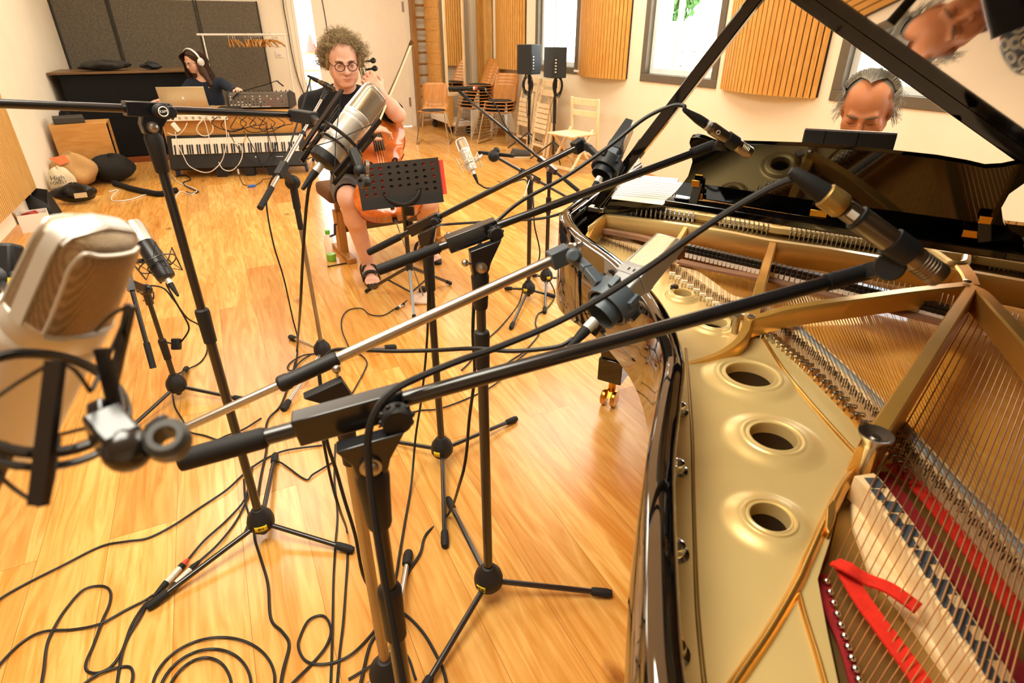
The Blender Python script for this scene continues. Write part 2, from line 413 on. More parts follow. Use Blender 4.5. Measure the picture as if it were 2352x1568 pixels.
# right wall with its window openings
WINS = [(6.69, 7.80), (4.31, 5.43), (1.98, 3.13), (-.42, .74)]  # the last window is out of view, added for its light
WB, WT = .985, 2.35
b = MB().bx((XR, YF, 0), (XR + .34, YB + .2, WB)).bx((XR, YF, WT), (XR + .34, YB + .2, ZC))
_e = sorted([YF, YB + .2] + [y for w in WINS for y in w])
for i in range(0, len(_e), 2): b.bx((XR, _e[i], WB), (XR + .34, _e[i + 1], WT))
struct(b.build('wall_right', WALL))
for i, (a, c) in enumerate(WINS):
    w = thing('window_%d' % (i + 1), '', ''); del w['label'], w['category']; struct(w); w.location = (XR, (a + c) / 2, WB)
    f = MB(); t = .075
    for lo, hi in (((a, WB), (c, WB + t)), ((a, WT - t), (c, WT)), ((a, WB + t), (a + t, WT - t)), ((c - t, WB + t), (c, WT - t))):
        f.bx((XR - .012, lo[0], lo[1]), (XR + .10, hi[0], hi[1]))
    struct(f.build('window_frame', TAUPE, w, bevel=.004))
    f = MB(); s = t + .055
    for lo, hi in (((a + t, WB + t), (c - t, WB + s)), ((a + t, WT - s), (c - t, WT - t)), ((a + t, WB + s), (a + s, WT - s)), ((c - s, WB + s), (c - t, WT - s))):
        f.bx((XR + .05, lo[0], lo[1]), (XR + .13, hi[0], hi[1]))
    m_ = c - .42
    f.bx((XR + .06, m_ - .012, WB + s), (XR + .12, m_ + .012, WT - s))
    struct(f.build('window_sash', PVC, w, bevel=.003))
    struct(MB().bx((XR + .085, a + s - .01, WB + s - .01), (XR + .093, c - s + .01, WT - s + .01)).build('pane', GLASS, w))
    struct(MB().bx((XR + .04, a, WB - .02), (XR + .42, c, WB - .001)).build('window_sill', PVC, w))
# back wall with the doorway
b = MB().bx((XL - .2, YB, 0), (1.46, YB + .16, ZC)).bx((1.46, YB, 2.15), (3.2, YB + .16, ZC)).bx((3.2, YB, 0), (XR + .4, YB + .16, ZC))
struct(b.build('wall_back', WALL))
DOORM = mat('white_door_lacquer', 'f3e9d6', .45, var=.015)
d = thing('door_1', '', '', (2.45, YB, 0)); del d['label'], d['category']; struct(d)
struct(MB().bx((1.715, YB - .02, .008), (3.16, YB + .03, 2.12)).build('door_leaf', DOORM, d, bevel=.003))
struct(MB().bx((3.16, YB - .03, 0), (3.24, YB + .02, 2.2)).build('door_frame', DOORM, d, bevel=.003))
b = MB()
for z in (.33, 1.75): b.bx((3.125, YB - .035, z), (3.16, YB - .02, z + .14))
struct(b.build('door_hinge', STEEL, d))
d = thing('door_2', '', '', (1.58, YB, 0)); del d['label'], d['category']; struct(d)
struct(MB().bx((1.42, YB - .02, 0), (1.47, YB + .17, 2.2)).bx((1.36, YB - .012, 0), (1.42, YB + .0, 2.2)).build('door_frame', DOORM, d, bevel=.003))
# ground, rough stone wall and bank outside the windows
GRD = mat('pale_gravel', 'd8d2c4', .9, var=.15, scale=20, bump=.5)
struct(MB().bx((XR + .34, -30, -.2), (30, 40, -.05)).build('ground', GRD))
struct(MB().bx((-6, YB + .16, -.1), (XR + .34, 30, -.02)).build('terrace', GRD))
STONE = mat('rough_stone', 'cfc8b8', .9, var=.2, scale=6, bump=.8, bscale=14)
b = MB(); random.seed(3)
for r in range(5):
    y = -6 + random.random()
    while y < 17:
        w = random.uniform(.35, .8); b.box((11.2 + random.uniform(-.05, .05) + r * .05, y + w / 2, .2 + r * .34), (.5, w * .97, .33)); y += w
tag(b.build('stone_wall', STONE, bevel=.03), 'pale dry stone wall seen through the windows', 'wall')
LEAF = mat('sunlit_leaves', '3f6f24', .7, var=.45, scale=9)
random.seed(5)
for k, (x, y, z, r, lb) in enumerate(((11.6, 2.2, 2.6, 1.0, 'leafy shrub on the stone wall behind the window by the pianist'), (11.5, 9.3, 2.5, .85, 'green shrub above the stone wall, seen through the window crossed by the lid prop'), (12, 14.6, 2.5, .9, 'shrub above the stone wall behind the window beside the loudspeakers'))):
    b = MB()
    for i in range(2600):
        u = V((random.gauss(0, 1), random.gauss(0, 1), random.gauss(0, .8))).normalized() * r * random.random() ** .4
        c = V((x, y, z)) + u * 1.0; n = V((random.gauss(0, 1), random.gauss(0, 1), random.gauss(0, 1))); e1, e2, _ = frame(n)
        s = random.uniform(.06, .13); b.add([c - e1 * s, c + e2 * s * .5, c + e1 * s, c - e2 * s * .5], [(0, 1, 2, 3)])
    o = b.build('shrub', LEAF, ang=0, flip=False); tag(o, lb, 'shrub')
# skirting
SKH = .075
struct(MB().bx((XL, 3.5, 0), (XL + .018, YB, SKH)).build('baseboard_left', OAK))
struct(MB().bx((XR - .018, YF, 0), (XR, YB, SKH)).build('baseboard_right', OAK))
struct(MB().bx((XL, YB - .018, 0), (1.36, YB, SKH)).bx((3.24, YB - .018, 0), (XR, YB, SKH)).build('baseboard_back', OAK))
# curved slatted diffusers between the windows and the flat one on the left wall
def slat_panel(y0, y1, z0, z1, label, bulge=.13, n=22):
    w = y1 - y0; R = (w * w / 4 + bulge * bulge) / (2 * bulge); yc = (y0 + y1) / 2; th = math.asin(w / 2 / R)
    t = thing('slatted_panel', label, 'acoustic panel', (XR, yc, z0), group='curved slatted panels between the windows')
    f = lambda a, rr: V((XR - .024 - (rr * cos(a) - (R - bulge)), yc + rr * sin(a), 0))
    bb = MB(); N = 24
    arc = [f(-th + 2 * th * i / N, R - .018) for i in range(N + 1)]
    poly = arc + [V((XR - .004, y1, 0)), V((XR - .004, y0, 0))]
    bb.prism([p + V((0, 0, z0 + .006)) for p in poly], (0, 0, z1 - z0 - .012)); bb.build('backing', FELTD, t)
    sl = MB(); da = 2 * th / n
    for i in range(n):
        a0 = -th + da * (i + .1); a1 = -th + da * (i + .9)
        q = [f(a0, R - .02), f(a1, R - .02), f(a1, R), f(a0, R)]
        sl.prism([p + V((0, 0, z0)) for p in q], (0, 0, z1 - z0))
    sl.build('slats', SLAT, t, ang=30)
    return t
slat_panel(8.08, 9.05, .97, 2.72, 'curved slatted wood panel on the window wall behind the stacked chairs')
t2 = slat_panel(5.66, 6.66, .985, 2.72, 'curved slatted wood panel with a small white tag, behind the loudspeakers')
slat_panel(3.23, 4.24, .99, 2.72, 'largest curved slatted wood panel, seen between the lid prop and the piano lid')
slat_panel(.86, 1.86, .99, 2.72, 'curved slatted wood panel on the wall past the window behind the pianist')
MB().bx((4.105, 6.52, 1.02), (4.11, 6.63, 1.045)).build('tag', LABELW, t2, label='small white tag')
t = thing('slatted_panel', 'flat vertical slatted wood panel low on the left wall', 'acoustic panel', (XL, 5.2, .217))
MB().bx((XL + .001, 3.9, .222), (XL + .03, 6.5, 2.3)).build('backing', FELTD, t)
b = MB()
for i in range(60): b.bx((XL + .03, 3.9 + i * 2.61 / 60, .217), (XL + .055, 3.9 + (i + .72) * 2.61 / 60, 2.305))
b.build('slats', SLATL, t, ang=30)
# no fittings are built for the assumed ceiling lamps
for _x, _y in ():
    pass
# ---------------------------------------------------------------- grand piano
AZ = radians(-34.0)
PT = V((sin(AZ), cos(AZ), 0)); PK = V((PT.y, -PT.x, 0))        # towards the treble, towards the keyboard
UP = V((0, 0, 1))
LIDM = None
def PW(a, b, z): return PT * a + PK * b + UP * z
def pab(p): return p.dot(PT), p.dot(PK)
EBONY = mat('piano_black_lacquer', '060607', .04, var=0, coat=.4, ior=1.6)
CASE = mat('piano_case_lacquer', '050506', .035, var=0, ior=2.9)
LIDM = mat('piano_lid_lacquer', '050506', .03, var=0, ior=2.0)
GOLD = mat('gold_cast_iron', 'e6c784', .33, .45, var=.05, scale=5)
GOLDD = mat('gold_cast_iron_beads', 'd8a552', .3, .9, var=.05)
GOLDS = mat('gold_strut', 'd9a650', .27, .6, var=.05)
SPRUCE = wood('spruce_soundboard', 'ee9c30', 'fdbe56', 1, 10, .45, coat=.3, long=.1)
MAPLE = wood('maple_bridge', 'e0b982', 'f0d4a4', 1, 10, .5)
GRAPH = mat('graphite_bridge_top', '454c52', .5, var=.1)
GRAPHL = mat('pale_graphite_bridge_top', '9aa0a0', .5, var=.1)
REDF = mat('red_felt', 'cf2208', .95, var=.15, scale=40, bump=.4, bscale=200)
REDD = mat('dark_red_felt', '8a1418', .95, var=.15, scale=40)
WFELT = mat('white_damper_felt', 'f1e6d8', .95, var=.04)
STRG = mat('steel_string', 'd6b98a', .28, 1., var=.03)
COPP = mat('copper_wound_string', 'c98f5a', .38, .9, var=.06)
DAMP = mat('damper_head_black', '1b1512', .3, var=.1, spec=.6)
piano = thing('grand_piano', 'black polished grand piano with its lid propped open over gold plate and strings', 'piano', PW(0, 1.0, 0))
RZ = .98
# outline of the case, seen from above: bass back corner, spine, tail, bent side, treble side
o_out = [(1480, 1568), (1475, 1300), (1485, 1050), (1510, 900), (1520, 800), (1480, 690), (1400, 600), (1318, 540), (1285, 495)]
bent = [pab(Z(x, y, RZ)) for x, y in o_out]
last = bent[-1]
outl = [(-.80, 2.1), (-.80, 1.5), (-.80, .7), (-.80, .12), (-.76, -.06), (-.62, -.17), (-.42, -.18), (-.22, -.08), (-.10, .06), (-.01, .18)] + bent + [(last[0] + .022, last[1] + .09), (last[0] + .045, 1.75), (last[0] + .075, 2.25)]
outc = [PW(p.x, p.y, 0) for p in crom([V((a, b, 0)) for a, b in outl], 5)]
def inset(pts, d):
    res = []
    for i, p in enumerate(pts):
        t = (pts[min(i + 1, len(pts) - 1)] - pts[max(i - 1, 0)]).normalized(); n = V((t.y, -t.x, 0))
        # the inside lies to the right when going tail -> treble along this path
        res.append(p + n * d)
    return res
RT = .034
inn = inset(outc, RT)
def rim_foot(b): return float(np.interp(b, [.85, 1.0, 1.2, 1.35, 1.5], [.798, .79, .768, .73, .71]))
rows = []
for i, p in enumerate(outc):
    q = inn[i]; n = (q - p).normalized()
    zb = rim_foot(pab(p)[1]); rows.append([p + n * d + UP * z for d, z in ((0, zb), (0, RZ - .006), (.006, RZ), (RT - .006, RZ), (RT, RZ - .006), (RT, zb))])
b = MB().grid(rows)
for r in (rows[0], rows[-1]): b.add(r, [tuple(range(len(r)))])
b.build('rim', CASE, piano, ang=50)
# key bed, cheeks, key slip, fallboard and arms on the player's side
TA = last[0] + .07
b = MB()
def pbox(b, a0, a1, b0, b1, z0, z1): return b.box(PW((a0 + a1) / 2, (b0 + b1) / 2, (z0 + z1) / 2), (a1 - a0, b1 - b0, z1 - z0), (PT, PK, UP))
pbox(b, -.80, TA, 1.86, 2.36, .62, .70); b.build('key_bed', EBONY, piano, bevel=.004)
for a0, a1 in ((-.80, -.70), (TA - .10, TA)):
    b = MB(); pbox(b, a0, a1, 1.95, 2.36, .70, .86); b.build('cheek_block', EBONY, piano, bevel=.008)
b = MB(); pbox(b, -.70, TA - .1, 2.33, 2.36, .70, .735); b.build('key_slip', EBONY, piano, bevel=.004)
KA0, KA1 = -.66, TA - .14
b = MB(); nk = 52; kw = (KA1 - KA0) / nk
for i in range(nk): pbox(b, KA0 + i * kw + .0006, KA0 + (i + 1) * kw - .0006, 2.18, 2.325, .725, .748)
b.build('white_keys', mat('ivory_key', 'f3eee2', .25, var=.01), piano)
b = MB()
for i in range(nk - 1):
    if i % 7 in (0, 2, 3, 5, 6) : pbox(b, KA0 + (i + 1) * kw - .005, KA0 + (i + 1) * kw + .005, 2.18, 2.275, .748, .759)
b.build('black_keys', EBONY, piano)
b = MB(); b.prism([PW(-.70, 2.18, .74), PW(-.70, 2.13, .76), PW(-.70, 2.02, .97), PW(-.70, 1.98, .97), PW(-.70, 1.98, .74)], PT * (TA - .1 + .70)); b.build('fallboard', EBONY, piano)
# legs
brass_c = BRASS
for la, lb in ((.665, 2.03), (-.64, 2.10), (-.48, .12)):
    c = PW(la, lb, 0); b = MB()
    def sq(h0, z0, h1, z1):
        vs = [c + PT * (sx * h) + PK * (sy * h) + UP * z for h, z in ((h0, z0), (h1, z1)) for sx, sy in ((-1, -1), (1, -1), (1, 1), (-1, 1))]
        b.add(vs, [(0, 1, 2, 3), (4, 7, 6, 5)] + [(i, (i + 1) % 4, 4 + (i + 1) % 4, 4 + i) for i in range(4)])
    sq(.046, .24, .072, .71 if lb > 1 else .80); sq(.042, .235, .046, .24); sq(.052, .13, .052, .235)
    lg = b.build('leg', EBONY, piano, bevel=.004)
    b = MB(); b.cyl(c + UP * .06, c + UP * .13, .016)
    for s in (-1, 1):
        w = c + PT * (.022 * s) + PK * -.02; b.lathe([(.012, -.011), (.036, -.009), (.038, 0), (.036, .009), (.012, .011)], w + UP * .038, PT, 20)
    b.bar(c + UP * .07, c - PK * .03 + UP * .036, .03, .012); b.build('caster', BRASS, lg)
b = MB(); c = PW(-.05, 2.05, 0)
for s in (-1, 1): b.bar(c + PT * .09 * s + UP * .14, c + PT * .09 * s + UP * .62, .03, .03, PK)
b.box(c + UP * .12, (.3, .08, .05), (PT, PK, UP)); ly = b.build('pedal_lyre', EBONY, piano, bevel=.004)
for s in (-1, 0, 1):
    b = MB(); b.bar(c + PT * .08 * s + UP * .09, c + PT * .08 * s + PK * .17 + UP * .07, .03, .012); b.build('pedal', BRASS, ly, bevel=.004)

# soundboard
inp = [p for p in inset(outc, RT + .002)]
b = MB().prism([p + UP * .815 for p in inp], UP * -.012)
b.build('soundboard', SPRUCE, piano)
# cast plate: the web along the bent side with its round openings
PZ = .868
def zp(L, z): return [Z(x, y, z) for x, y in L]
edge = [pab(p) for p in inset(outc, RT + .004)]
ed = [PW(a, c, PZ) for a, c in edge]
# inner border of the rim from the tail to the treble corner
i0 = min(range(len(edge)), key=lambda i: (edge[i][0] + .42) ** 2 + (edge[i][1] + .14) ** 2)
i1 = min(range(len(edge)), key=lambda i: (edge[i][0] - last[0]) ** 2 + (edge[i][1] - last[1]) ** 2)
rimside = ed[i0:i1 + 1]
web_in = zp([(1376, 545), (1460, 590), (1546, 632), (1610, 672), (1672, 715), (1716, 744), (1758, 764), (1800, 806), (1850, 856), (1905, 912), (1955, 966), (1996, 1022), (1960, 1095), (1925, 1170), (1910, 1230), (1890, 1290), (1878, 1330), (1900, 1450), (1925, 1568), (1960, 1760)], PZ)
web = rimside + web_in
web.append(PW(-.44, -.06, PZ))
holes = []; HC = [(1568, 675, .0215, 1.75), (1640, 742, .027, 1.7), (1722, 862, .041, 1.75), (1776, 1004, .034, 1.9), (1768, 1190, .0245, 2.1)]
for x, y, r, k in HC:
    c = Z(x, y, PZ + .006); c.z = PZ; holes.append([c + PT * (r * 1.03 * cos(t)) + PK * (r * 1.03 * sin(t)) for t in np.linspace(0, 2 * pi, 33)[:-1]])
plate = MB().prism(web, UP * -.016, holes).build('plate', GOLD, piano, ang=30)
for (x, y, r, k), h in zip(HC, holes):
    c = Z(x, y, PZ + .006); c.z = PZ
    R = r * k; pr = [(R * 1.2, -.001)]
    for i in range(9):
        t = i / 8; pr.append((R * 1.2 - (R * 1.2 - r * 1.42) * t, .0075 * (3 * t * t - 2 * t ** 3)))
    pr += [(r * 1.40, .0077), (r * 1.35, .010), (r * 1.26, .010), (r * 1.21, .0078), (r * 1.15, .0078), (r * 1.09, .0095), (r * 1.02, .009), (r, .006), (r * .985, -.016)]
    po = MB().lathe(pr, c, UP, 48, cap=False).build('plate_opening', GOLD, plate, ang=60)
    MB().lathe([(r * .985, -.010), (r * .95, -.048), (r * .99, -.048), (r * 1.02, -.012)], c, UP, 32, cap=False).build('opening_wall', mat('painted_hole_shade', '3a2a14', .6, .3), po)  # added skirt under the hole, dark to paint in its shade
# raised beads and ribs cast on the plate
def bead(L, w, h, z=PZ, name='cast_bead', m=GOLDD, sm=5):
    P = crom([Z(x, y, z) for x, y in L], sm); b = MB(); rows = []
    for i, p in enumerate(P):
        t = (P[min(i + 1, len(P) - 1)] - P[max(i - 1, 0)]).normalized(); n = UP.cross(t)
        rows.append([p + n * w * u + UP * (h * (1 - abs(u) ** 2.2) - .001) for u in np.linspace(-1, 1, 7)])
    return b.grid(rows).build(name, m, plate, ang=0)
bead([(1752, 775), (1800, 850), (1850, 912), (1905, 975), (1950, 1025), (1972, 1048)], .004, .006)
bead([(1985, 1052), (1935, 1120), (1895, 1200), (1850, 1300), (1830, 1345), (1770, 1450), (1690, 1568), (1640, 1650)], .007, .011)
bead([(1830, 1345), (1850, 1420), (1878, 1510), (1900, 1590), (1930, 1700)], .0035, .006)
MB().prism(zp([(1892, 1180), (1908, 1160), (1918, 1170), (1914, 1205), (1898, 1240), (1890, 1225)], PZ), UP * .012).build('cast_bead', GOLDD, plate, bevel=.002)
# darker gold bead along the rim, painting a groove's shadow line
bead([(1575, 800), (1582, 880), (1590, 1000), (1592, 1100), (1596, 1250), (1602, 1400), (1618, 1568), (1640, 1700)], .0035, .003, name='cast_bead', m=mat('gold_painted_shade', 'a8884e', .4, .85))
# lower bass-hitch field of the plate
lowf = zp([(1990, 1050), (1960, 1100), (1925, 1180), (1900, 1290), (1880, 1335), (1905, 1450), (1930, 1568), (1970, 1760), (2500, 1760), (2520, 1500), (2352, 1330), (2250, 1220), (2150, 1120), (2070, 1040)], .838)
MB().prism(lowf, UP * -.012).build('bass_hitch_field', mat('gold_painted_shade', 'a8884e', .4, .85), piano)  # recess of the plate, its shade put into a darker gold
# nose bolts and rim bolts
for x, y in ((1557, 945), (1552, 1080), (1550, 1270), (1546, 1500)):
    c = Z(x, y, PZ); b = MB(); b.lathe([(.017, 0), (.017, .002), (.012, .004), (.012, .012), (.0105, .016), (.006, .0185), (0, .0195)], c, UP, 20); b.build('rim_bolt', CHR, plate)
c = Z(1548, 668, PZ); MB().lathe([(.010, 0), (.010, .012), (.008, .016), (0, .018)], c, UP, 16).build('rim_bolt', mat('dark_steel', '5a5046', .3, .9), plate)
c = Z(2012, 1000, .935); MB().lathe([(.0115, -.07), (.0115, -.02), (.0125, -.012), (.022, .000), (.0225, .003), (.0205, .003), (.010, -.004), (.006, -.004), (.006, -.001), (0, -.001)], c, UP, 28).build('nose_bolt', STEEL, plate)
c = Z(1692, 728, .905); MB().cyl(c - UP * .04, c, .009).box(c, (.02, .02, .01)).build('nose_bolt', STEEL, plate)
# pin block flange, the tall straight wall behind the dampers
fl = [(1352, 520), (1386, 494), (1480, 505), (1582, 519), (1680, 536), (1767, 554), (1900, 572), (2030, 594), (2150, 615), (2239, 628), (2352, 648), (2520, 682)]
ft = [Z(x, y, .94) for x, y in fl]
rows = [[p + PK * .016 + UP * 0 for p in ft], [p + UP * 0 for p in ft], [p - PK * .001 - UP * .004 for p in ft], [p - PK * .002 - UP * .058 for p in ft]]
b = MB().grid([[r[i] for r in rows] for i in range(len(ft))])
fb = [Z(x, y, .925) for x, y in [(1352, 505), (1400, 480), (1560, 490), (1760, 512), (1980, 543), (2200, 572), (2352, 592), (2540, 620)]]
b.build('plate_flange', GOLD, plate, solid=.004)
# web on which the tuning pins stand
top = [p + PK * .014 - UP * .018 for p in ft]; bk = [p + PK * .17 - UP * .018 for p in ft]
MB().prism(top[1:] + bk[1:][::-1], UP * -.012).build('pin_field', mat('gold_pin_field', '8f7440', .42, .8), plate)
bk1 = [p + PK * .115 for p in ft]
MB().prism([p + PK * .0 - UP * .012 for p in bk1[2:]] + [p + PK * .10 - UP * .012 for p in bk1[2:]][::-1], UP * .02).build('plate_shelf', GOLD, plate, bevel=.003)
# struts
def strut(L, w0, w1, hgt, name='strut', m=GOLDS, sm=6, parent=None):
    """L: (x, y, z) photo points of the upper face"""
    P = crom([Z(x, y, z) for x, y, z in L], sm); rows = []; N = len(P)
    for i, p in enumerate(P):
        t = (P[min(i + 1, N - 1)] - P[max(i - 1, 0)]).normalized(); n = UP.cross(t).normalized(); w = w0 + (w1 - w0) * i / (N - 1)
        rows.append([p + n * (w * u) + UP * h for u, h in ((-.62, -hgt), (-.5, -.004), (-.38, 0), (.38, 0), (.5, -.004), (.62, -hgt), (-.62, -hgt))])
    b = MB().grid(rows); b.add(rows[0], [tuple(range(6))]); b.add(rows[-1], [tuple(range(6))])
    return b.build(name, m, parent or plate, ang=30)
strut([(1775, 556, .940), (1762, 600, .936), (1748, 650, .928), (1738, 690, .915), (1728, 735, .90)], .020, .024, .05)
strut([(1580, 512, .940), (1560, 545, .93), (1530, 585, .915)], .014, .014, .04)
strut([(2230, 650, .945), (2100, 664, .942), (1990, 679, .939), (1880, 694, .934), (1800, 708, .926), (1760, 720, .918), (1722, 732, .912), (1712, 757, .906), (1694, 782, .897), (1660, 806, .884), (1620, 822, .874), (1578, 834, .868)], .026, .012, .04)
strut([(2234, 655, .945), (2190, 722, .943), (2130, 815, .94), (2070, 908, .936), (2010, 1000, .93), (1985, 1040, .90)], .022, .026, .05)
strut([(2232, 655, .945), (2262, 672, .944), (2300, 712, .942), (2352, 768, .94), (2480, 910, .935)], .024, .03, .045)
strut([(2205, 600, .95), (2226, 628, .948), (2236, 652, .945)], .034, .03, .05)
strut([(1386, 496, .940), (1366, 512, .935), (1348, 545, .92)], .016, .016, .05)
for x, y, z in ((1724, 727, .914), (2222, 647, .948)):
    c = Z(x, y, z); MB().lathe([(.0075, 0), (.0075, .003), (.004, .0045), (0, .0045)], c, UP, 14).build('bolt', STEEL, plate)
# raised brackets on the pin field
for x, y, s in ((1612, 500, 1.), (1782, 528, 1.)):
    c = Z(x, y, .935); b = MB()
    b.prism([c - PT * .022 * s + UP * -.03, c + PT * .022 * s - UP * .03, c + PT * .014 * s + UP * .02, c - PT * .014 * s + UP * .02], PK * .03); b.build('plate_bracket', GOLD, plate, bevel=.004)
b = MB()
P = [Z(x, y, .945) for x, y in ((2130, 570), (2160, 590), (2185, 606), (2215, 606), (2222, 588), (2242, 590))]
b.tube(crom(P, 4), .010, 8); b.build('plate_bracket', GOLD, plate)

# long bridge with its graphite cap, bass bridge
def curve_pts(L, z): return crom([Z(x, y, z) for x, y in L], 8)
BZ = .862
lb = curve_pts([(1380, 548), (1470, 580), (1550, 614), (1610, 652), (1665, 693), (1715, 708), (1772, 732), (1812, 758), (1850, 792), (1900, 838), (1950, 884), (2012, 946), (2065, 1002), (2110, 1054), (2190, 1140), (2262, 1212), (2340, 1300), (2440, 1420)], BZ)
MB().strip(lb, .030, .034, UP).build('long_bridge', MAPLE, piano)
nb = [p + UP * .0178 + PK * .004 for p in lb]
MB().strip(nb[48:], .013, .0016, UP).build('bridge_cap', GRAPHL, piano, ang=0)
bb = [p for p in curve_pts([(1975, 1115), (1995, 1135), (2040, 1200), (2100, 1295), (2150, 1385), (2205, 1478), (2260, 1568), (2340, 1710)], .866)]
bridge = MB().strip(bb, .030, .040, UP).build('bass_bridge', MAPLE, piano)
b = MB()
acc = 0.; k = 0
for i in range(1, len(bb) - 1):
    acc += (bb[i] - bb[i - 1]).length
    if acc < .0165: continue
    acc = 0.; k += 1
    p = bb[i] + UP * .0205; t = (bb[i + 1] - bb[i - 1]).normalized(); n = UP.cross(t)
    if k % 2: b.box(p + n * .003, (.0190, .0190, .0016), (t, n, UP))
    else: b.box(p - n * .004, (.0200, .0115, .0016), (t, n, UP))
b.build('graphite_marks', GRAPH, bridge)
MB().prism([p + UP * .0 for p in zp([(1955, 1110), (1985, 1105), (2290, 1590), (2380, 1740), (2300, 1760), (2180, 1540), (2080, 1400), (2000, 1300), (1962, 1200)], .850)], UP * -.02).build('bridge_apron', MAPLE, piano, bevel=.006)

# ------------------------------------------------ strings
SZ = .884
def lerp(a, c, t): return a + (c - a) * t
def along(tab, t):
    ks = [k for k, *_ in tab]; return tuple(float(np.interp(t, ks, [r[j] for r in tab])) for j in range(1, 5))
# t, bridge x, y, damper x, y
TEN = [(0, 1375, 545, 1384, 535), (.2, 1470, 580, 1480, 552), (.38, 1550, 614, 1560, 575), (.5, 1640, 676, 1640, 598), (.6, 1718, 710, 1714, 618), (.66, 1772, 732, 1752, 628), (.76, 1850, 792, 1803, 643), (.84, 1930, 866, 1845, 656), (.9, 2012, 946, 1886, 672), (.95, 2110, 1054, 1958, 694), (1, 2340, 1300, 2120, 730)]
nuni = 66; cnt = 0; stray = MB(); allstr = []
ts = np.concatenate([np.linspace(0, .58, 32), np.linspace(.61, .9, 24), np.linspace(.905, 1, 18)])
for i, t in enumerate(ts):
    x0, y0, x1, y1 = along(TEN, t); p = Z(x0, y0, SZ); q = Z(x1, y1, SZ); d = (q - p).normalized(); n = UP.cross(d)
    q = q + d * (.012 if t < .45 else .06)
    for k in (-.6, .6):
        tail = p - d * (.038 + .040 * (t > .6)) - UP * .004
        allstr.append((tail + n * k * .0032, p + n * k * .0042, q + n * k * .0035, 1000 / max(1, (x1 - x0) ** 2 + (y1 - y0) ** 2)))
order = sorted(range(len(allstr)), key=lambda i: allstr[i][3]); big = set(order[:70])
for i, (a, p, q, _) in enumerate(allstr):
    if i in big: MB().tube([a, p, q], .00045, 5).build('string', STRG, piano)
    else: stray.tube([a, p, q], .00045, 4)
o = stray.build('strings', STRG, piano); o['kind'] = 'stuff'
BS = [(0, 1995, 1126, 2226, 722, 1896, 1340), (.5, 2152, 1382, 2372, 806, 1990, 1630), (1, 2300, 1640, 2500, 875, 2090, 1900)]
for i in range(24):
    t = i / 23; ks = [r[0] for r in BS]; g = [float(np.interp(t, ks, [r[j] for r in BS])) for j in range(1, 7)]
    p = Z(g[0], g[1], SZ + .008); q = Z(g[2], g[3], SZ + .01); h = Z(g[4], g[5], .848); d = (q - p).normalized()
    MB().tube([p + d * .01, q + d * .05], .00115, 6).tube([h, p + d * .01], .0007, 5).build('bass_string', COPP, piano)
    MB().ball(h + UP * .004, .0042, 10).cyl(h - UP * .012, h + UP * .003, .0028, 8).build('hitch_pin', CHR, plate)
# duplex bars, hitch pins and bridge pins behind the long bridge
b = MB(); hp = MB()
for i, t in enumerate(ts):
    x0, y0, x1, y1 = along(TEN, t); p = Z(x0, y0, SZ); q = Z(x1, y1, SZ); d = (q - p).normalized(); n = UP.cross(d)
    if .36 < t < .93:
        hh = p - d * (.045 + .035 * (t > .6)) - UP * (.008 + .004 * (t > .6))
        MB().box(hh + d * (.014 + .006 * (t > .6)) + UP * .002, (.007, .016, .006), (d, n, UP)).build('duplex_bar', CHR if t > .6 else mat('cream_duplex_bar', 'efe0bd', .4), plate, bevel=.001)
        for k in (-1, 1): hp.lathe([(.0022, -.006), (.0022, .004), (.0032, .006), (0, .007)], hh + n * k * .004 - d * .006, UP, 8)
    for k in (-1, 0, 1):
        for e in (-.006, .008): b.cyl(p + d * e + n * (k * .0042 + .0015) - UP * .006, p + d * e + n * (k * .0042 + .0015) + UP * .004, .0009, 5)
o = b.build('bridge_pins', mat('blued_steel', '4a4440', .35, .9), piano); o['kind'] = 'stuff'
o = hp.build('hitch_pins', STEEL, plate); o['kind'] = 'stuff'
# ------------------------------------------------ dampers: black heads over white wedges, and their wires
nd = 66
for i in range(nd):
    t = i / (nd - 1)
    x = float(np.interp(t, [0, .3, 1], [1582, 1768, 2330])); y = float(np.interp(x, [1582, 1760, 1900, 2080, 2200, 2352], [572, 612, 645, 690, 722, 770]))
    if 2195 < x < 2262: continue
    p = Z(x, y, .905); b = MB(); w = .0105
    b.box(p, (w, .034, .010), (PT, PK, UP)); b.box(p + UP * .009 - PK * .002, (w, .020, .008), (PT, PK, UP))
    dm = b.build('damper', DAMP, piano, bevel=.001)
    b = MB(); c = p - UP * .012 - PK * .010
    b.prism([c + PT * w * .48 + UP * .006, c - PT * w * .48 + UP * .006, c - PT * w * .38 - UP * .007, c + PT * w * .38 - UP * .007], PK * -.006); b.build('felt_wedge', WFELT, dm)
    if x > 1990: MB().tube([p + UP * .01 + PK * .012, p + UP * .022 + PK * .016, p + UP * .03 + PK * .022], .0012, 5).build('damper_wire', STEEL, dm)
b = MB()
for x0, x1, y0, y1 in ((1545, 1600, 592, 606),): pass
MB().strip([Z(x, y, .889) for x, y in ((1560, 600), (1640, 618), (1760, 640), (1900, 676), (2080, 720), (2200, 750))], .028, .006, UP).build('string_rail_felt', mat('brown_rail_felt', '8a6248', .9, var=.15), piano)
MB().strip([Z(x, y, .90) for x, y in ((1380, 528), (1470, 545), (1560, 568))], .022, .012, UP).build('string_rail_felt', mat('brown_rail_felt', '8a6248', .9), piano)
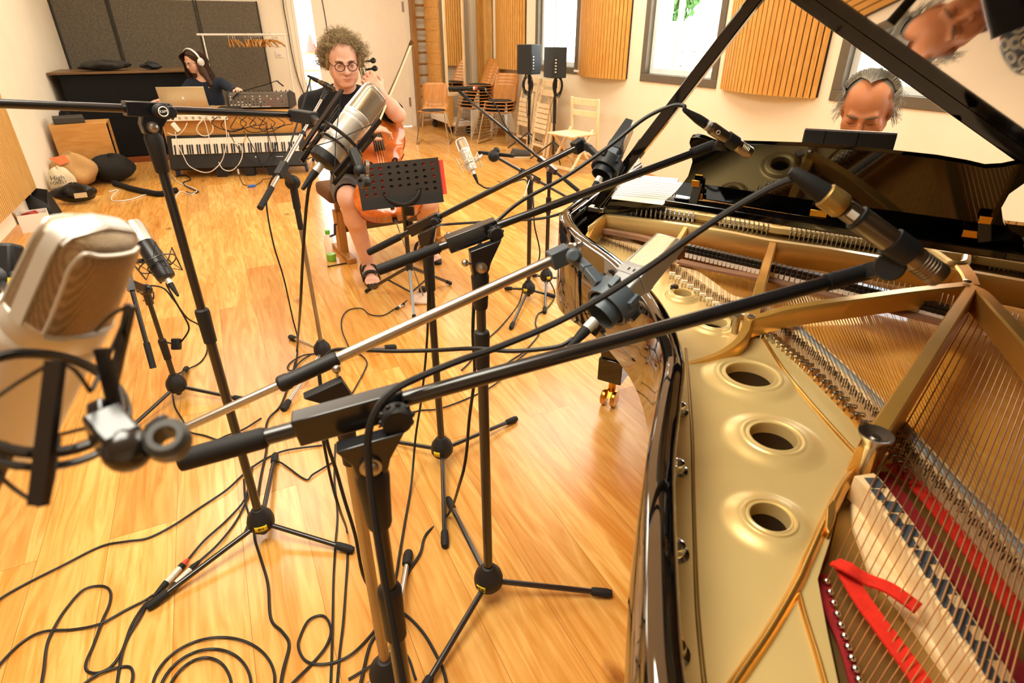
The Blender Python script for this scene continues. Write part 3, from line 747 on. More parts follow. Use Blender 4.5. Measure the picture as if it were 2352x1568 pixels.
# ------------------------------------------------ tuning pins
pins = []
for i in range(88):
    t = i / 87; base_x = 1430 + t * 940
    if abs(base_x - 1612) < 24 or abs(base_x - 1782) < 24 or 2120 < base_x < 2262: continue
    p0 = Z(base_x, float(np.interp(base_x, [1400, 1760, 2000, 2352, 2540], [499, 542, 579, 632, 668])), .925)
    for k in range(3): pins.append(p0 + PK * (.024 + .018 * k) + PT * (.004 * (k - 1)))
pins.sort(key=lambda p: (p - CAM).length); stray = MB()
def pin(b, p):
    b.lathe([(.0024, -.005), (.0024, .026), (.0016, .028), (0, .028)], p, UP, 7)
    for k in range(3): b.lathe([(.0024, 0), (.0036, .0005), (.0036, .0016), (.0024, .002)], p + UP * (.007 + .0028 * k), UP, 7)
for i, p in enumerate(pins):
    if i < 100: b = MB(); pin(b, p); b.build('tuning_pin', CHR, plate, ang=50)
    else: pin(stray, p)
o = stray.build('tuning_pins', CHR, plate, ang=50); o['kind'] = 'stuff'
# ------------------------------------------------ felts woven between the bass strings
def ribbon(L, w, z, m, th=.003, zz=None):
    P = crom([Z(x, y, z + (zz[i] if zz else 0)) for i, (x, y) in enumerate(L)], 6); return MB().strip(P, w, th, UP).build('felt_strip', m, piano)
ribbon([(1918, 1290), (1950, 1305), (1990, 1330), (2045, 1352), (2110, 1398)], .018, .872, REDF, zz=[0, .006, 0, .006, .004])
ribbon([(1930, 1290), (1975, 1370), (2040, 1460), (2105, 1550), (2160, 1640)], .020, .866, REDF)
ribbon([(1892, 1320), (1905, 1400), (1938, 1480), (1965, 1568), (1990, 1650)], .012, .846, REDD)
ribbon([(2050, 1065), (2110, 1120), (2190, 1215), (2280, 1330), (2370, 1450), (2450, 1560)], .022, .862, REDF)
ribbon([(2030, 1085), (2085, 1165), (2150, 1255), (2230, 1370), (2300, 1480), (2370, 1600)], .018, .858, REDD)
for x, y in ((2064, 1158), (2087, 1195), (2122, 1248), (2171, 1318), (2212, 1378), (2260, 1446)): MB().lathe([(.003, -.004), (.003, .004), (.0045, .006), (0, .008)], Z(x, y, .846), UP, 10).build('hitch_pin', CHR, plate)
# ------------------------------------------------ music desk
DA = PW(0, 1.83, 0)
def DK(x, y, off=0.): return PL(x, y, DA + PK * off, (PK * 1 + UP * .32).normalized())
prof = [(1548, 446), (1556, 437), (1580, 405), (1590, 372), (1588, 345), (1583, 328), (1586, 317), (1600, 314), (1616, 318), (1640, 328), (1700, 330), (1850, 335), (1960, 344), (2060, 354), (2150, 364), (2220, 376), (2262, 386), (2300, 384), (2340, 376), (2400, 385), (2403, 400), (2385, 412), (2352, 422), (2318, 446), (2300, 478), (2304, 510), (2322, 540), (2352, 556), (2352, 572), (2240, 556), (2000, 520), (1800, 489), (1640, 462)]
dq = [DK(x, y) for x, y in prof]
desk = MB().prism(dq, (PK * 1 + UP * .32).normalized() * .018).build('music_desk', EBONY, piano, bevel=.004, ang=30)
MB().strip([DK(x, y, -.03) for x, y in ((1532, 462), (1640, 478), (1800, 504), (2000, 534), (2240, 570), (2400, 592))], .05, .018, UP).build('desk_ledge', EBONY, desk, bevel=.003)
MB().bar(DK(1604, 420, -.012), DK(1592, 466, -.03), .022, .008, PK).build('desk_arm', mat('dark_grey_steel', '4b4a46', .4, .6), desk, bevel=.002)
MB().bar(DK(2262, 500, -.012), DK(2262, 556, -.03), .022, .008, PK).build('desk_arm', mat('dark_grey_steel', '4b4a46', .4, .6), desk, bevel=.002)
for x, y, w in ((1598, 421, .020), (1606, 451, .018), (1880, 490, .036), (2229, 537, .028), (2263, 505, .022)):
    MB().box(DK(x, y, -.016), (w, .006, .016), (PT, PK, UP)).build('hinge', BRASS, desk, bevel=.001)
# desk slide and the top of the case beside the desk
b = MB(); b.prism([Z(x, y, .955) for x, y in ((1360, 478), (1390, 455), (1420, 452), (1545, 440), (1800, 480), (2352, 560), (2352, 592), (1800, 508), (1540, 470), (1420, 482))], UP * -.012); b.build('desk_slide', EBONY, piano)
b = MB(); b.prism([Z(x, y, RZ - .004) for x, y in ((1386, 460), (1398, 420), (1440, 398), (1560, 410), (1548, 452), (1530, 464))], UP * -.03); b.build('case_arm', EBONY, piano, bevel=.003)
# ------------------------------------------------ lid, propped open
LAZ = radians(-38.5); LT = V((sin(LAZ), cos(LAZ), 0)); LK = V((LT.y, -LT.x, 0)); TH = radians(31.0)
LN = (-LT * sin(TH) + UP * cos(TH)); LS = (LT * cos(TH) + UP * sin(TH)); LP = CAM + LN * .052
def LD(w, bb, d=0.):   # w: up the slope from the camera's foot point, bb: towards the keys
    return LP + LS * w + LK * bb + LN * d
wh = (.98 - LP.z) / LS.z     # the hinge line lies at w = wh
lo = [(wh, 1.86), (wh, .1), (wh + .06, -.05), (wh + .2, -.12), (wh + .40, -.08), (wh + .58, .06), (wh + .72, .22), (-.055, .34), (-.03, .42), (.04, .75), (.16, 1.05), (.36, 1.25), (.58, 1.42), (.62, 1.6), (.62, 1.86)]
lid = MB().prism([LD(w, bb) for w, bb in lo], LN * .022).build('lid', LIDM, piano, bevel=.004, ang=30)
fl = [(wh, 1.86), (.62, 1.86), (.62, 1.45), (wh, 1.45)]
MB().prism([LD(w, bb, .024) for w, bb in fl], LN * .020).build('front_flap', EBONY, lid, bevel=.004)
MB().prism([LD(w, bb, -.030) for w, bb in ((wh + .02, 1.86), (.62, 1.86), (.62, 1.835), (wh + .02, 1.835))], LN * .031).build('lid_front_rail', EBONY, lid, bevel=.002)
p = PL(2072, 22, LP, LN); MB().cyl(p, p - LN * .013, .0045, 12).build('lid_bumper', RUB, lid)
# lid prop: two black sticks that meet under the lid
pb = Z(1372, 470, .97); pt = PL(1735, 0, PW(.42, 1.62, 0), PK)
prop = MB().bar(pb, pb + (pt - pb) * 1.14, .030, .036, PK).build('lid_prop', EBONY, piano, bevel=.003)
MB().bar(pb - UP * .02, pb + (pt - pb) * .36 + PT * .012 + PK * .03, .026, .03, PK).build('short_prop', EBONY, prop, bevel=.003)
MB().box(pb - UP * .012, (.05, .03, .014), (PT, PK, UP)).build('prop_hinge', STEEL, prop, bevel=.002)
# sheet music lying on the case beside the desk
b = MB()
for k in range(2): b.prism([Z(x + k * 2, y + k, RZ + .002 + k * .0012) for x, y in ((1392, 455), (1424, 404), (1568, 420), (1520, 470))], UP * .001)
o = solo(b, 'sheet_music', mat('cream_paper', 'f6eedd', .8, var=.02), 'cream sheets of music lying on the piano beside the music desk', 'sheet music')
b = MB()
for k in range(9):
    f = .1 + .09 * k
    b.bar(Z(1392 + 32 * (1 - f) + 6, 455 - 51 * (1 - f), RZ + .0047), Z(1524 + 40 * (1 - f), 466 - 46 * (1 - f), RZ + .0047), .003, .0004, UP)
b.build('staff_lines', mat('grey_ink', '9a958a', .8), o)
# ---------------------------------------------------------------- microphone stands
def line_to_x(q, d, x):
    """point q + d*s whose photo column is x"""
    lo, hi = -3.0, 3.0
    f = lambda s: proj(q + d * s)[0] - x
    best = min((abs(f(lo + (hi - lo) * i / 600)), lo + (hi - lo) * i / 600) for i in range(601) if (q + d * (lo + (hi - lo) * i / 600) - CAM).dot(FW) > .1)
    return q + d * best[1]
def stand(label, hub, feet, top, clutch=None, rl=.0125, ru=.010, metal=BLK, legm=None, tape=None, text=None, hubz=.075, legr=.008, footr=.012):
    """hub: photo point of the tripod hub; feet: photo points; top, clutch: photo rows on the upright"""
    hb = hub if isinstance(hub, V) else Z(hub[0], hub[1], hubz); base = V((hb.x, hb.y, 0)); legm = legm or metal
    t = thing('microphone_stand', label, 'microphone stand', base)
    for f in feet:
        p = f if isinstance(f, V) else Z(f[0], f[1], .013); d = (p - V((hb.x, hb.y, hubz - .01))); e = d.normalized()
        b = MB().tube([V((hb.x, hb.y, hubz - .012)) + e * .03, p], legr, 10); lg = b.build('leg', legm, t)
        MB().lathe([(footr * .85, -.05), (footr, -.045), (footr * 1.1, -.006), (footr * .9, .008), (0, .012)], p, e, 12).build('rubber_foot', RUB, lg)
    MB().lathe([(.030, -.035), (.040, -.02), (.041, 0), (.036, .018), (.024, .034), (.018, .044), (rl * 1.02, .046)], hb, UP, 20).build('tripod_hub', BLKM, t)
    if tape:
        u = (CAM - hb); u.z = 0; u.normalize(); s = UP.cross(u); c = hb + u * .0415 + s * tape[0] - UP * .008
        tp = MB(); rows = []
        for k in range(7):
            a = (k - 3) / 3 * tape[1] + tape[0] / .0415
            q = hb + (u * cos(a) + s * sin(a)) * .0418; rows.append([q - UP * .014, q + UP * .006])
        tp = tp.grid(rows).build('tape', TAPE, t, solid=.0006)
        if text:
            an = tape[0] / .0415; q = hb + (u * cos(an) + s * sin(an)) * .0426 - UP * .004
            text_mesh(text, q, s * cos(an) - u * sin(an), UP, .015).build('lettering', BLKM, tp, ang=0)
    zt = up_at(base, top) if not isinstance(top, V) else top.z
    zc = up_at(base, clutch) if clutch else zt * .55
    tube = MB().cyl(V((hb.x, hb.y, .02)), V((hb.x, hb.y, zc)), rl, 16); po = tube.build('lower_pole', metal, t)
    MB().cyl(V((hb.x, hb.y, zc - .01)), V((hb.x, hb.y, zt)), ru, 16).build('upper_pole', metal, t)
    MB().lathe([(rl * 1.0, -.052), (rl * 1.28, -.05), (rl * 1.34, .0), (rl * 1.42, .035), (rl * 1.3, .042), (ru * 1.05, .046)], V((hb.x, hb.y, zc)), UP, 16).build('clutch', BLKM, t)
    return t, V((hb.x, hb.y, zt))
def boom(t, P, qpx, rend, lx, hx, rr=.0085, metal=BLK, grip=.13, gripm=None, box=True, hs=(.026, .032), knob=None, lever=None, metall=None, rl=None, name='boom'):
    """P: top of the upright; qpx: photo point of the boom above it; rend: (x, y, t) far end; lx: photo column of the grip end; hx: photo columns of the housing ends"""
    tP = proj(P)[2]; Q = D(qpx[0], qpx[1], tP); R = D(*rend); d = (R - Q).normalized(); L = line_to_x(Q, d, lx)
    bm = MB().tube([Q, R], rr, 14).build(name, metal, t)
    rl = rl or rr
    MB().tube([L + d * grip * .8, Q], rl, 14).build(name, metall or metal, t)
    if grip: MB().lathe([(rl * 1.25, 0), (rl * 1.30, .004), (rl * 1.34, grip * .5), (rl * 1.30, grip), (rl * 1.1, grip + .004)], L, d, 16).build('grip', gripm or RUB, t)
    h0 = line_to_x(Q, d, hx[0]); h1 = line_to_x(Q, d, hx[1]); hc = (h0 + h1) / 2; hl = (h1 - h0).length
    side = d.cross(UP).normalized(); hup = side.cross(d).normalized()
    b = MB()
    if box: b.box(hc, (hs[0], hs[1], hl), (side, hup, d))
    else: b.lathe([(rl * 1.5, 0), (rl * 2.0, .004), (rl * 2.0, hl * .16), (rl * 1.75, hl * .2), (rl * 1.8, hl - .006), (rl * 1.5, hl)], h0, d, 18)
    # gusset down to the pivot
    e = (Q - P); pv = P + UP * .012; k = hs[0] * .42
    g0 = hc - d * hl * .18 - hup * hs[1] * .4; g1 = h1 - d * hl * .06 - hup * hs[1] * .4
    dn = (pv - (g0 + g1) / 2); dl = dn.length; dn.normalize()
    ra = .022
    pl = [g0, g1, pv + d * ra, pv + d * ra * .8 - UP * ra * .7, pv - UP * ra, pv - d * ra * .8 - UP * ra * .6, pv - d * ra * .9 + UP * ra * .3]
    pl = [p - side * ((p - P).dot(side)) - side * k for p in pl]
    b.prism(pl, side * 2 * k)
    hd = b.build('boom_head', BLK if metal is BLK else BLKM, t, bevel=.002)
    MB().lathe([(.012, -hs[0] * .62), (.012, hs[0] * .62)], pv, side, 16).lathe([(.0085, hs[0] * .62), (.0085, hs[0] * .72), (.006, hs[0] * .78), (0, hs[0] * .8)], pv, side * (1 if side.dot(CAM - pv) > 0 else -1), 16).build('pivot_bolt', STEEL, hd)
    MB().lathe([(.0135, -.085), (.0150, -.08), (.0175, -.035), (.019, -.012), (.016, .0)], P, UP, 18).build('boom_clamp', BLKM, t)
    if knob:
        kp = h1 - d * .012 + side * 0; sg = 1 if side.dot(CAM - kp) > 0 else -1
        o = kp + side * sg * hs[0] * .5 - hup * knob * .2
        kb = MB().lathe([(.008, 0), (knob * .9, .006), (knob, .01), (knob, .022), (knob * .85, .026), (0, .0265)], o, side * sg, 18)
        for i in range(10):
            an = 2 * pi * i / 10; kb.ball(o + side * sg * .016 + (d * cos(an) + hup * sin(an)) * knob, .0035, 6)
        kb.build('clamp_knob', BLKM, t)
    if lever:
        a = pv; c = D(lever[0], lever[1], proj(pv)[2] + lever[2]); MB().tube([a, a.lerp(c, .5), c], .0028, 8).ball(c, .0075, 12).build('clamp_lever', STEEL, t)
    return L, Q, R, d
# A: tall black stand at front left with a long level boom
stA, PA = stand('black mic stand with a level boom on the left and yellow tape on its hub', (598, 1192), [(345, 1390), (806, 1262), (632, 1046)], 305, 745, .0125, .0105, tape=(-.006, .45), text='SH')
LA_, QA, RA, dA = boom(stA, PA, (367, 252), (672, 264, 1.50), -160, (286, 392), .0085, grip=0, knob=.013, hs=(.026, .030))
_s = dA.cross(UP).normalized(); _s = _s * (1 if _s.dot(CAM - QA) > 0 else -1); _k = D(374, 256, proj(QA)[2] - .035)
MB().lathe([(.0135, -.022), (.0145, -.018), (.0145, .0), (.013, .002), (0, .0022)], _k, _s, 20).build('clamp_knob', BLKM, stA)
MB().ring(_k + _s * .0026, _s, .0095, .0012, 24, 6).build('emblem_ring', LABELW, stA)
text_mesh('K&M', _k + _s * .003, -_s.cross(UP) * 1, UP, .0075).build('emblem_letters', LABELW, stA, ang=0)
# B: middle black stand with the side-address mic in front of the lid prop
stB, PB = stand('black mic stand mid-floor whose boom points at the piano lid prop', (1015, 1026), [(872, 1008), (1183, 962), (1022, 1250)], 578, 632, .0125, .0105, tape=(-.022, .3))
LB_, QB, RB, dB = boom(stB, PB, (985, 510), (1322, 340, 1.62), 845, (940, 1010), .0085, grip=.12, knob=.012, lever=(1030, 538, -.01))
# C: black stand nearer the piano, boom with the pencil mic over the music desk
stC, PC = stand('black mic stand nearest the piano case with a boom to the upper pencil mic', (1122, 1325), [(1398, 1362), (1030, 1148), (962, 1600)], 622, 800, .0125, .0105, tape=(-.024, .34), text='STO')
LC_, QC, RC, dC = boom(stC, PC, (1090, 538), (1636, 335, 1.24), 872, (1026, 1140), .0085, grip=.13, knob=.015, lever=(1068, 604, -.02), hs=(.028, .034))
# D: low black stand on the left with the black studio mic
stD, PD = stand('short black mic stand on the left below the black studio mic', (404, 880), [(562, 918), (275, 1005), (428, 846)], 672, 800, .0115, .0095)
_t = proj(PD)[2]; d1 = D(352, 845, _t - .12); d0 = D(290, 618, _t - .12)
MB().tube([d1, d0], .0085, 12).build('boom', BLK, stD); MB().tube([d1, d1 + (d0 - d1).normalized() * .10], .0115, 12).build('grip', RUB, stD)
b = MB().ball(PD + UP * .012, .026, 14, (1, .7, 1)).bar(d0, d0.lerp(d1, .22), .028, .034).cyl(PD - UP * .05, PD, .015).bar(PD + UP * .01, d0.lerp(d1, .15), .022, .03); b.build('boom_head', BLK, stD)
_c = D(318, 668, _t - .05); MB().cyl(_c, _c + (CAM - _c).normalized() * .008, .008, 14).build('pivot_bolt', STEEL, stD)
# E: old silver stand behind, with a small mic beside the cellist
GREYM = mat('worn_grey_steel', '9b8d7c', .4, .8, var=.12)
stE, PE = stand('old silver mic stand with a small mic reaching up beside the cellist', (740, 800), [(668, 774), (906, 797), (652, 938)], 430, 500, .0095, .0085, metal=GREYM, legm=STEEL, footr=.014)
_t = proj(PE)[2]; e1 = D(597, 478, _t - .25); e0 = D(748, 212, _t + .1); eq = e1.lerp(e0, .3)
MB().tube([e1, e1.lerp(e0, .62)], .0085, 12).tube([e1.lerp(e0, .6), e0], .006, 12).build('boom', STEEL, stE)
MB().tube([e1, e1 + (e0 - e1).normalized() * .11], .012, 12).build('grip', RUB, stE)
MB().bar(eq - (e0 - e1) * .05, eq + (e0 - e1) * .05, .026, .03).ball(PE + UP * .02, .032, 14, (1, .6, 1)).bar(PE + UP * .02, eq, .02, .03).cyl(PE - UP * .09, PE + UP * .0, .016).build('boom_head', BLKM, stE)
MB().lathe([(.0115, -.008), (.012, 0), (.0115, .008)], e1.lerp(e0, .61), e0 - e1, 14).build('boom_clutch', BLKM, stE)
# F: silver boom stand close by, holding the square studio mic over the rim
stF, PF = stand('black-footed mic stand with a thick silver boom pointing at the piano rim', (888, 1540), [(938, 1272), Z(640, 1700, .013), Z(1230, 1900, .013)], 935, 1010, .012, .0095, metal=mat('brown_reflecting_chrome', 'a39684', .28, .85), legm=STEEL, footr=.014, hubz=.10)
LF_, QF, RF, dF = boom(stF, PF, (715, 850), (1268, 597, 1.08), 428, (640, 778), .0098, metal=STEEL, grip=0, rl=.0075, box=False, lever=(773, 848, -.02), hs=(.026, .03))
# G: nearest stand with the black boom above the open piano
_p = D(856, 1095, .64); _p = V((_p.x, _p.y, .075))
gx = [V((_p.x + .42 * cos(a), _p.y + .42 * sin(a), .013)) for a in (.4, 2.5, 4.6)]
stG, PG = stand('nearest black mic stand with a long boom reaching over the piano strings', _p, gx, 1075, 1400, .0112, .0095)
LG_, QG, RG, dG = boom(stG, PG, (806, 950), (1990, 624, .74), 417, (683, 926), .0092, grip=.085, box=True, hs=(.024, .034), knob=.017)
# H, I: two stands standing beyond the piano
stH, PH = stand('black mic stand carrying the silver spider-mounted mic near the piano corner', (1214, 660), [(1174, 752), (1163, 662), (1272, 680)], 412, 470, .012, .010, tape=(-.02, .3))
LH_, QH, RH, dH = boom(stH, PH, (1213, 402), (1125, 352, 2.95), 1330, (1196, 1236), .0085, grip=.12, box=True, lever=(1204, 452, -.05))
_q = D(1140, 352, 2.9); MB().bar(D(1100, 350, 2.95), D(1180, 358, 2.85), .016, .016).ball(D(1134, 358, 2.88), .03, 12).ball(D(1140, 346, 2.88), .018, 10).build('cross_bar', BLKM, stH)
stI, PI_ = stand('black mic stand with a long slanting boom to the slim black mic', (1255, 632), [(1251, 716), (1225, 632), (1300, 640)], 392, 470, .012, .010, tape=(.015, .3))
LI_, QI, RI, dI = boom(stI, PI_, (1256, 378), (1068, 222, 3.65), 1328, (1238, 1276), .0085, grip=.13, box=True)

# ---------------------------------------------------------------- microphones
MESHN = mesh_mat('nickel_wire_mesh', 'b09c80', '54452f', .0015)
MESHS = mesh_mat('silver_wire_mesh', 'd8d2c8', '77706a', .0016)
MESHG = mesh_mat('gold_wire_mesh', 'e3b982', '8a6238', .0022)
def xlr(t, tail, d, cable_r=.0034, boot=.055, sleeve=.03, ringm=NICK):
    """plug behind the mic: metal sleeve then rubber boot; returns where the cable leaves"""
    MB().cyl(tail - d * sleeve, tail, .0098, 18).build('plug_sleeve', ringm, t)
    MB().lathe([(.0045, -boot), (.006, -boot * .75), (.0092, -boot * .25), (.0098, 0)], tail - d * sleeve, d, 16).build('plug_boot', RUB, t)
    return tail - d * (sleeve + boot)
def big_mic(label, tail, head, face, r=.028, model='flat', bodym=NICK, name='studio_microphone', fine=True):
    """large side-address mic; head basket with a mesh window on both faces; face: direction the front looks"""
    d = (head - tail); L = d.length; d.normalize(); f = V(face); f = (f - d * f.dot(d)).normalized(); s = d.cross(f)
    t = thing(name, label, 'microphone', tail)
    B = L * .54
    MB().lathe([(r * .5, 0), (r * .9, .002), (r * .96, .008), (r, .02), (r, B - .006), (r * 1.03, B - .004), (r * 1.03, B), (r * 1.0, B + .004), (r * 1.04, B + .006), (r * 1.04, B + .02), (r * .98, B + .022)], tail, d, 40, f).build('body', bodym, t)
    # basket: rounded wedge with side rails
    hb = B + .018; hh = L - hb; rows = []; n = 40
    for i in range(15):
        u = i / 14; h = hb + hh * (1 - (1 - u) ** 1.0); 
        sq = sqrt(max(0, 1 - max(0, (u - .72) / .28) ** 2.6)); row = []
        wf = (.94 - .22 * u) * sq; ws = (.98 - .05 * u) * (sq ** .6 if u < 1 else 0)
        for k in range(n + 1):
            an = 2 * pi * k / n; ca, sa = cos(an), sin(an); p = 2.6
            g = (abs(ca) ** p + abs(sa) ** p) ** (-1 / p)
            row.append(tail + d * h + f * (r * wf * g * ca) + s * (r * ws * g * sa))
        rows.append(row)
    MB().grid(rows).build('mesh_basket', MESHN, t, ang=60)
    fr = MB()
    for sg in (1, -1):   # rails at both sides and over the top
        pts = []
        for i in range(13):
            u = i / 12; row = rows[min(14, int(round(u * 14)))]; pts.append(row[n // 4 if sg > 0 else 3 * n // 4] + s * sg * .0004)
        fr.strip(pts, r * .34, r * .12, [s * sg] * len(pts))
    pts = [rows[13][k] + d * .001 for k in (n // 4, n // 8, 0, 7 * n // 8, 3 * n // 4)]
    fr.strip([rows[12][n // 4] , rows[13][n // 4], rows[14][0], rows[13][3 * n // 4], rows[12][3 * n // 4]], r * .5, r * .1, [s, (s + d).normalized(), d, (d - s).normalized(), -s])
    for ff in (1, -1):   # window frame round each mesh face
        k0 = 0 if ff > 0 else n // 2; loop = []
        for i in (0, 2, 4, 6, 8, 10): loop.append(rows[i][(k0 + 6) % n])
        for kk in (5, 3, 0, -3, -5): loop.append(rows[12][(k0 + kk) % n])
        for i in (10, 8, 6, 4, 2, 0): loop.append(rows[i][(k0 - 6) % n])
        loop += [rows[0][(k0 - 4) % n], rows[0][k0], rows[0][(k0 + 4) % n]]
        fr.tube(crom(loop, 3, True), r * .05, 6, closed=True)
    fr.build('basket_frame', bodym, t, ang=50)
    return t, d, f, s
def spider(t, c, d, f, s, R, hgt, m=BLK, wire=.0022, base=None, elastic=.0012, n=4, name='shock_mount', a0=.4):
    """shock mount: hoop, upright struts with crossing elastics and an inner cup"""
    b = MB(); b.ring(c, d, R, wire * 1.5, 32, 8)
    b.ring(c - d * hgt * .1, d, R * .62, wire * 1.2, 24, 6)
    for i in range(n):
        an = a0 + 2 * pi * i / n; u = f * cos(an) + s * sin(an); v = -f * sin(an) + s * cos(an)
        b.bar(c + u * R - d * hgt * .55, c + u * R * 1.18 + d * hgt * .55, wire * 4.2, wire * 1.6, u)
    o = b.build(name, m, t)
    e = MB()
    for i in range(n):
        an = a0 + 2 * pi * i / n; u = f * cos(an) + s * sin(an); a2 = an + 2 * pi / n / 2; w = f * cos(a2) + s * sin(a2); a3 = an - pi / n; w3 = f * cos(a3) + s * sin(a3)
        for q in (w, w3):
            e.tube([c + u * R * 1.16 + d * hgt * .52, c + q * R * .62 - d * hgt * .1], elastic, 5); e.tube([c + u * R - d * hgt * .54, c + q * R * .62 - d * hgt * .1], elastic, 5)
    e.build('elastic_cord', RUB if m is BLK else m, o)
    return o
def swivel(t, a, k, ad, r=.012, m=BLKM, n=None):
    """ball joint with a threaded adapter hanging from it"""
    b = MB(); b.bar(a, k, .018, .022).ball(k, r * 1.35, 16); b.build('swivel_arm', m, t, bevel=.002)
    ax = V(n) if n else (ad - k).cross(UP)
    b = MB(); b.bar(k, ad + (k - ad).normalized() * r * 1.1, r * .8, r * 1.0); b.lathe([(r * .62, -r), (r, -r), (r * 1.25, -r * .4), (r * 1.25, r * .5), (r * .95, r * .8), (r * .62, r * .8), (r * .62, -r)], ad, ax, 24); b.build('thread_adapter', mat('dark_grey_plastic', '3a3936', .4), t)
# A-mic: large silver mic in front of the cellist
mA, d, f, s = big_mic('large silver studio mic hanging in front of the cellist in a black shock mount', D(742, 372, 1.40), D(868, 206, 1.44), CR * .80 - FW * .55, .034)
cA = D(778, 322, 1.405); spider(mA, cA, d, f, s, .064, .16, a0=.25, wire=.003)
MB().lathe([(.022, -.006), (.036, 0), (.037, .02), (.034, .02)], D(742, 372, 1.40) , d, 24).build('mount_cup', BLKM, mA)
swivel(mA, D(810, 345, 1.36), D(828, 392, 1.34), D(836, 418, 1.33), .012, n=ray(836, 418) + CR * .8)
MB().lathe([(.019, -.004), (.019, .004), (.015, .004), (.015, -.004), (.019, -.004)], D(842, 386, 1.34), CR + FW * .4, 24).build('thread_ring', STEEL, mA)
MB().bar(RA, D(722, 272, 1.46), .026, .030).bar(D(716, 270, 1.46), D(745, 296, 1.42), .014, .018).build('mount_clamp', BLKM, mA, bevel=.003)
cabA = xlr(mA, D(742, 372, 1.40), d)
# Z-mic: the same kind of mic very close on the left
mZ, d, f, s = big_mic('large silver studio mic very close at the left edge with bronze mesh', D(8, 1010, .42), D(228, 510, .355), CR * 1.0 - FW * .22, .0285)
cZ = D(96, 930, .325)
MB().ring(cZ, d, .042, .0022, 40, 8, sy=1.1).ring(cZ + d * .004, d, .0365, .003, 40, 8, sy=1.1).build('shock_mount', BLK, mZ)
b = MB()
for (x0, y0, t0), (x1, y1, t1), w in (((128, 828, .285), (88, 1160, .28), .0045), ((300, 700, .33), (256, 900, .345), .0030), ((232, 800, .30), (272, 968, .31), .0035), ((20, 1020, .30), (-40, 1160, .30), .004)):
    b.bar(D(x0, y0, t0), D(x1, y1, t1), w * 1.8, w, FW)
for L in ([(128, 828, .285), (40, 880, .29), (-30, 930, .3)], [(128, 828, .285), (172, 850, .29), (208, 900, .30)], [(88, 1160, .28), (30, 1120, .29), (-20, 1075, .30)], [(88, 1160, .28), (112, 1140, .29), (136, 1005, .31)], [(300, 700, .33), (258, 722, .33), (220, 760, .335)], [(300, 700, .33), (262, 790, .33), (212, 895, .31)], [(272, 968, .31), (190, 985, .315), (130, 1000, .32)]):
    b.tube([D(*q) for q in L], .0012, 6, sm=3)
b.build('strut', BLK, mZ)
swivel(mZ, D(238, 970, .305), D(292, 1032, .295), D(386, 1012, .30), .0088, m=BLK, n=UP * .7 + CR * .25 - FW * .6)
MB().bar(D(234, 925, .31), D(240, 1010, .30), .010, .012, FW).bar(D(240, 1005, .30), D(292, 1032, .295), .010, .010).build('mount_arm', BLK, mZ, bevel=.002)
_a = D(345, 975, .31); MB().prism([D(x, y, .31) for x, y in ((318, 1000), (330, 975), (360, 952), (378, 955), (372, 985), (345, 1012))], FW * .006).build('wing_nut', mat('dark_grey_plastic', '3a3936', .4), mZ, bevel=.002)
# D-mic: black studio mic with silver basket in a wire spider
tm = proj(PD)[2] - .30
h0, h1 = D(384, 640, tm), D(300, 508, tm); d = (h1 - h0).normalized(); f = (CAM - h0); f = (f - d * f.dot(d)).normalized(); s = d.cross(f); L = (h1 - h0).length
mD = thing('studio_microphone', 'black studio mic with a silver mesh head in a black wire spider mount', 'microphone', h0)
MB().lathe([(.018, 0), (.029, .004), (.031, .012), (.031, L * .60), (.0295, L * .62)], h0, d, 28).build('body', mat('satin_black', '1d1d20', .35), mD)
MB().lathe([(.0295, L * .62), (.031, L * .65), (.031, L * .88), (.026, L * .97), (.014, L), (0, L * 1.005)], h0, d, 28).build('mesh_basket', MESHS, mD)
MB().ring(h0 + d * L * .80, s, .0315, .0022, 24, 6, sy=1.0).build('basket_frame', NICK, mD)
spider(mD, h0 + d * L * .26, d, f, s, .062, .085, wire=.0016, n=4, elastic=.0012)
MB().tube([h0 + d * L * .2 + (D(296, 605, tm) - h0).normalized() * .06, D(296, 600, tm + .05), d0 + UP * .02, d0], .009, 10).build('mount_arm', BLKM, mD)
cabD = xlr(mD, h0, d, sleeve=.02, boot=.05)
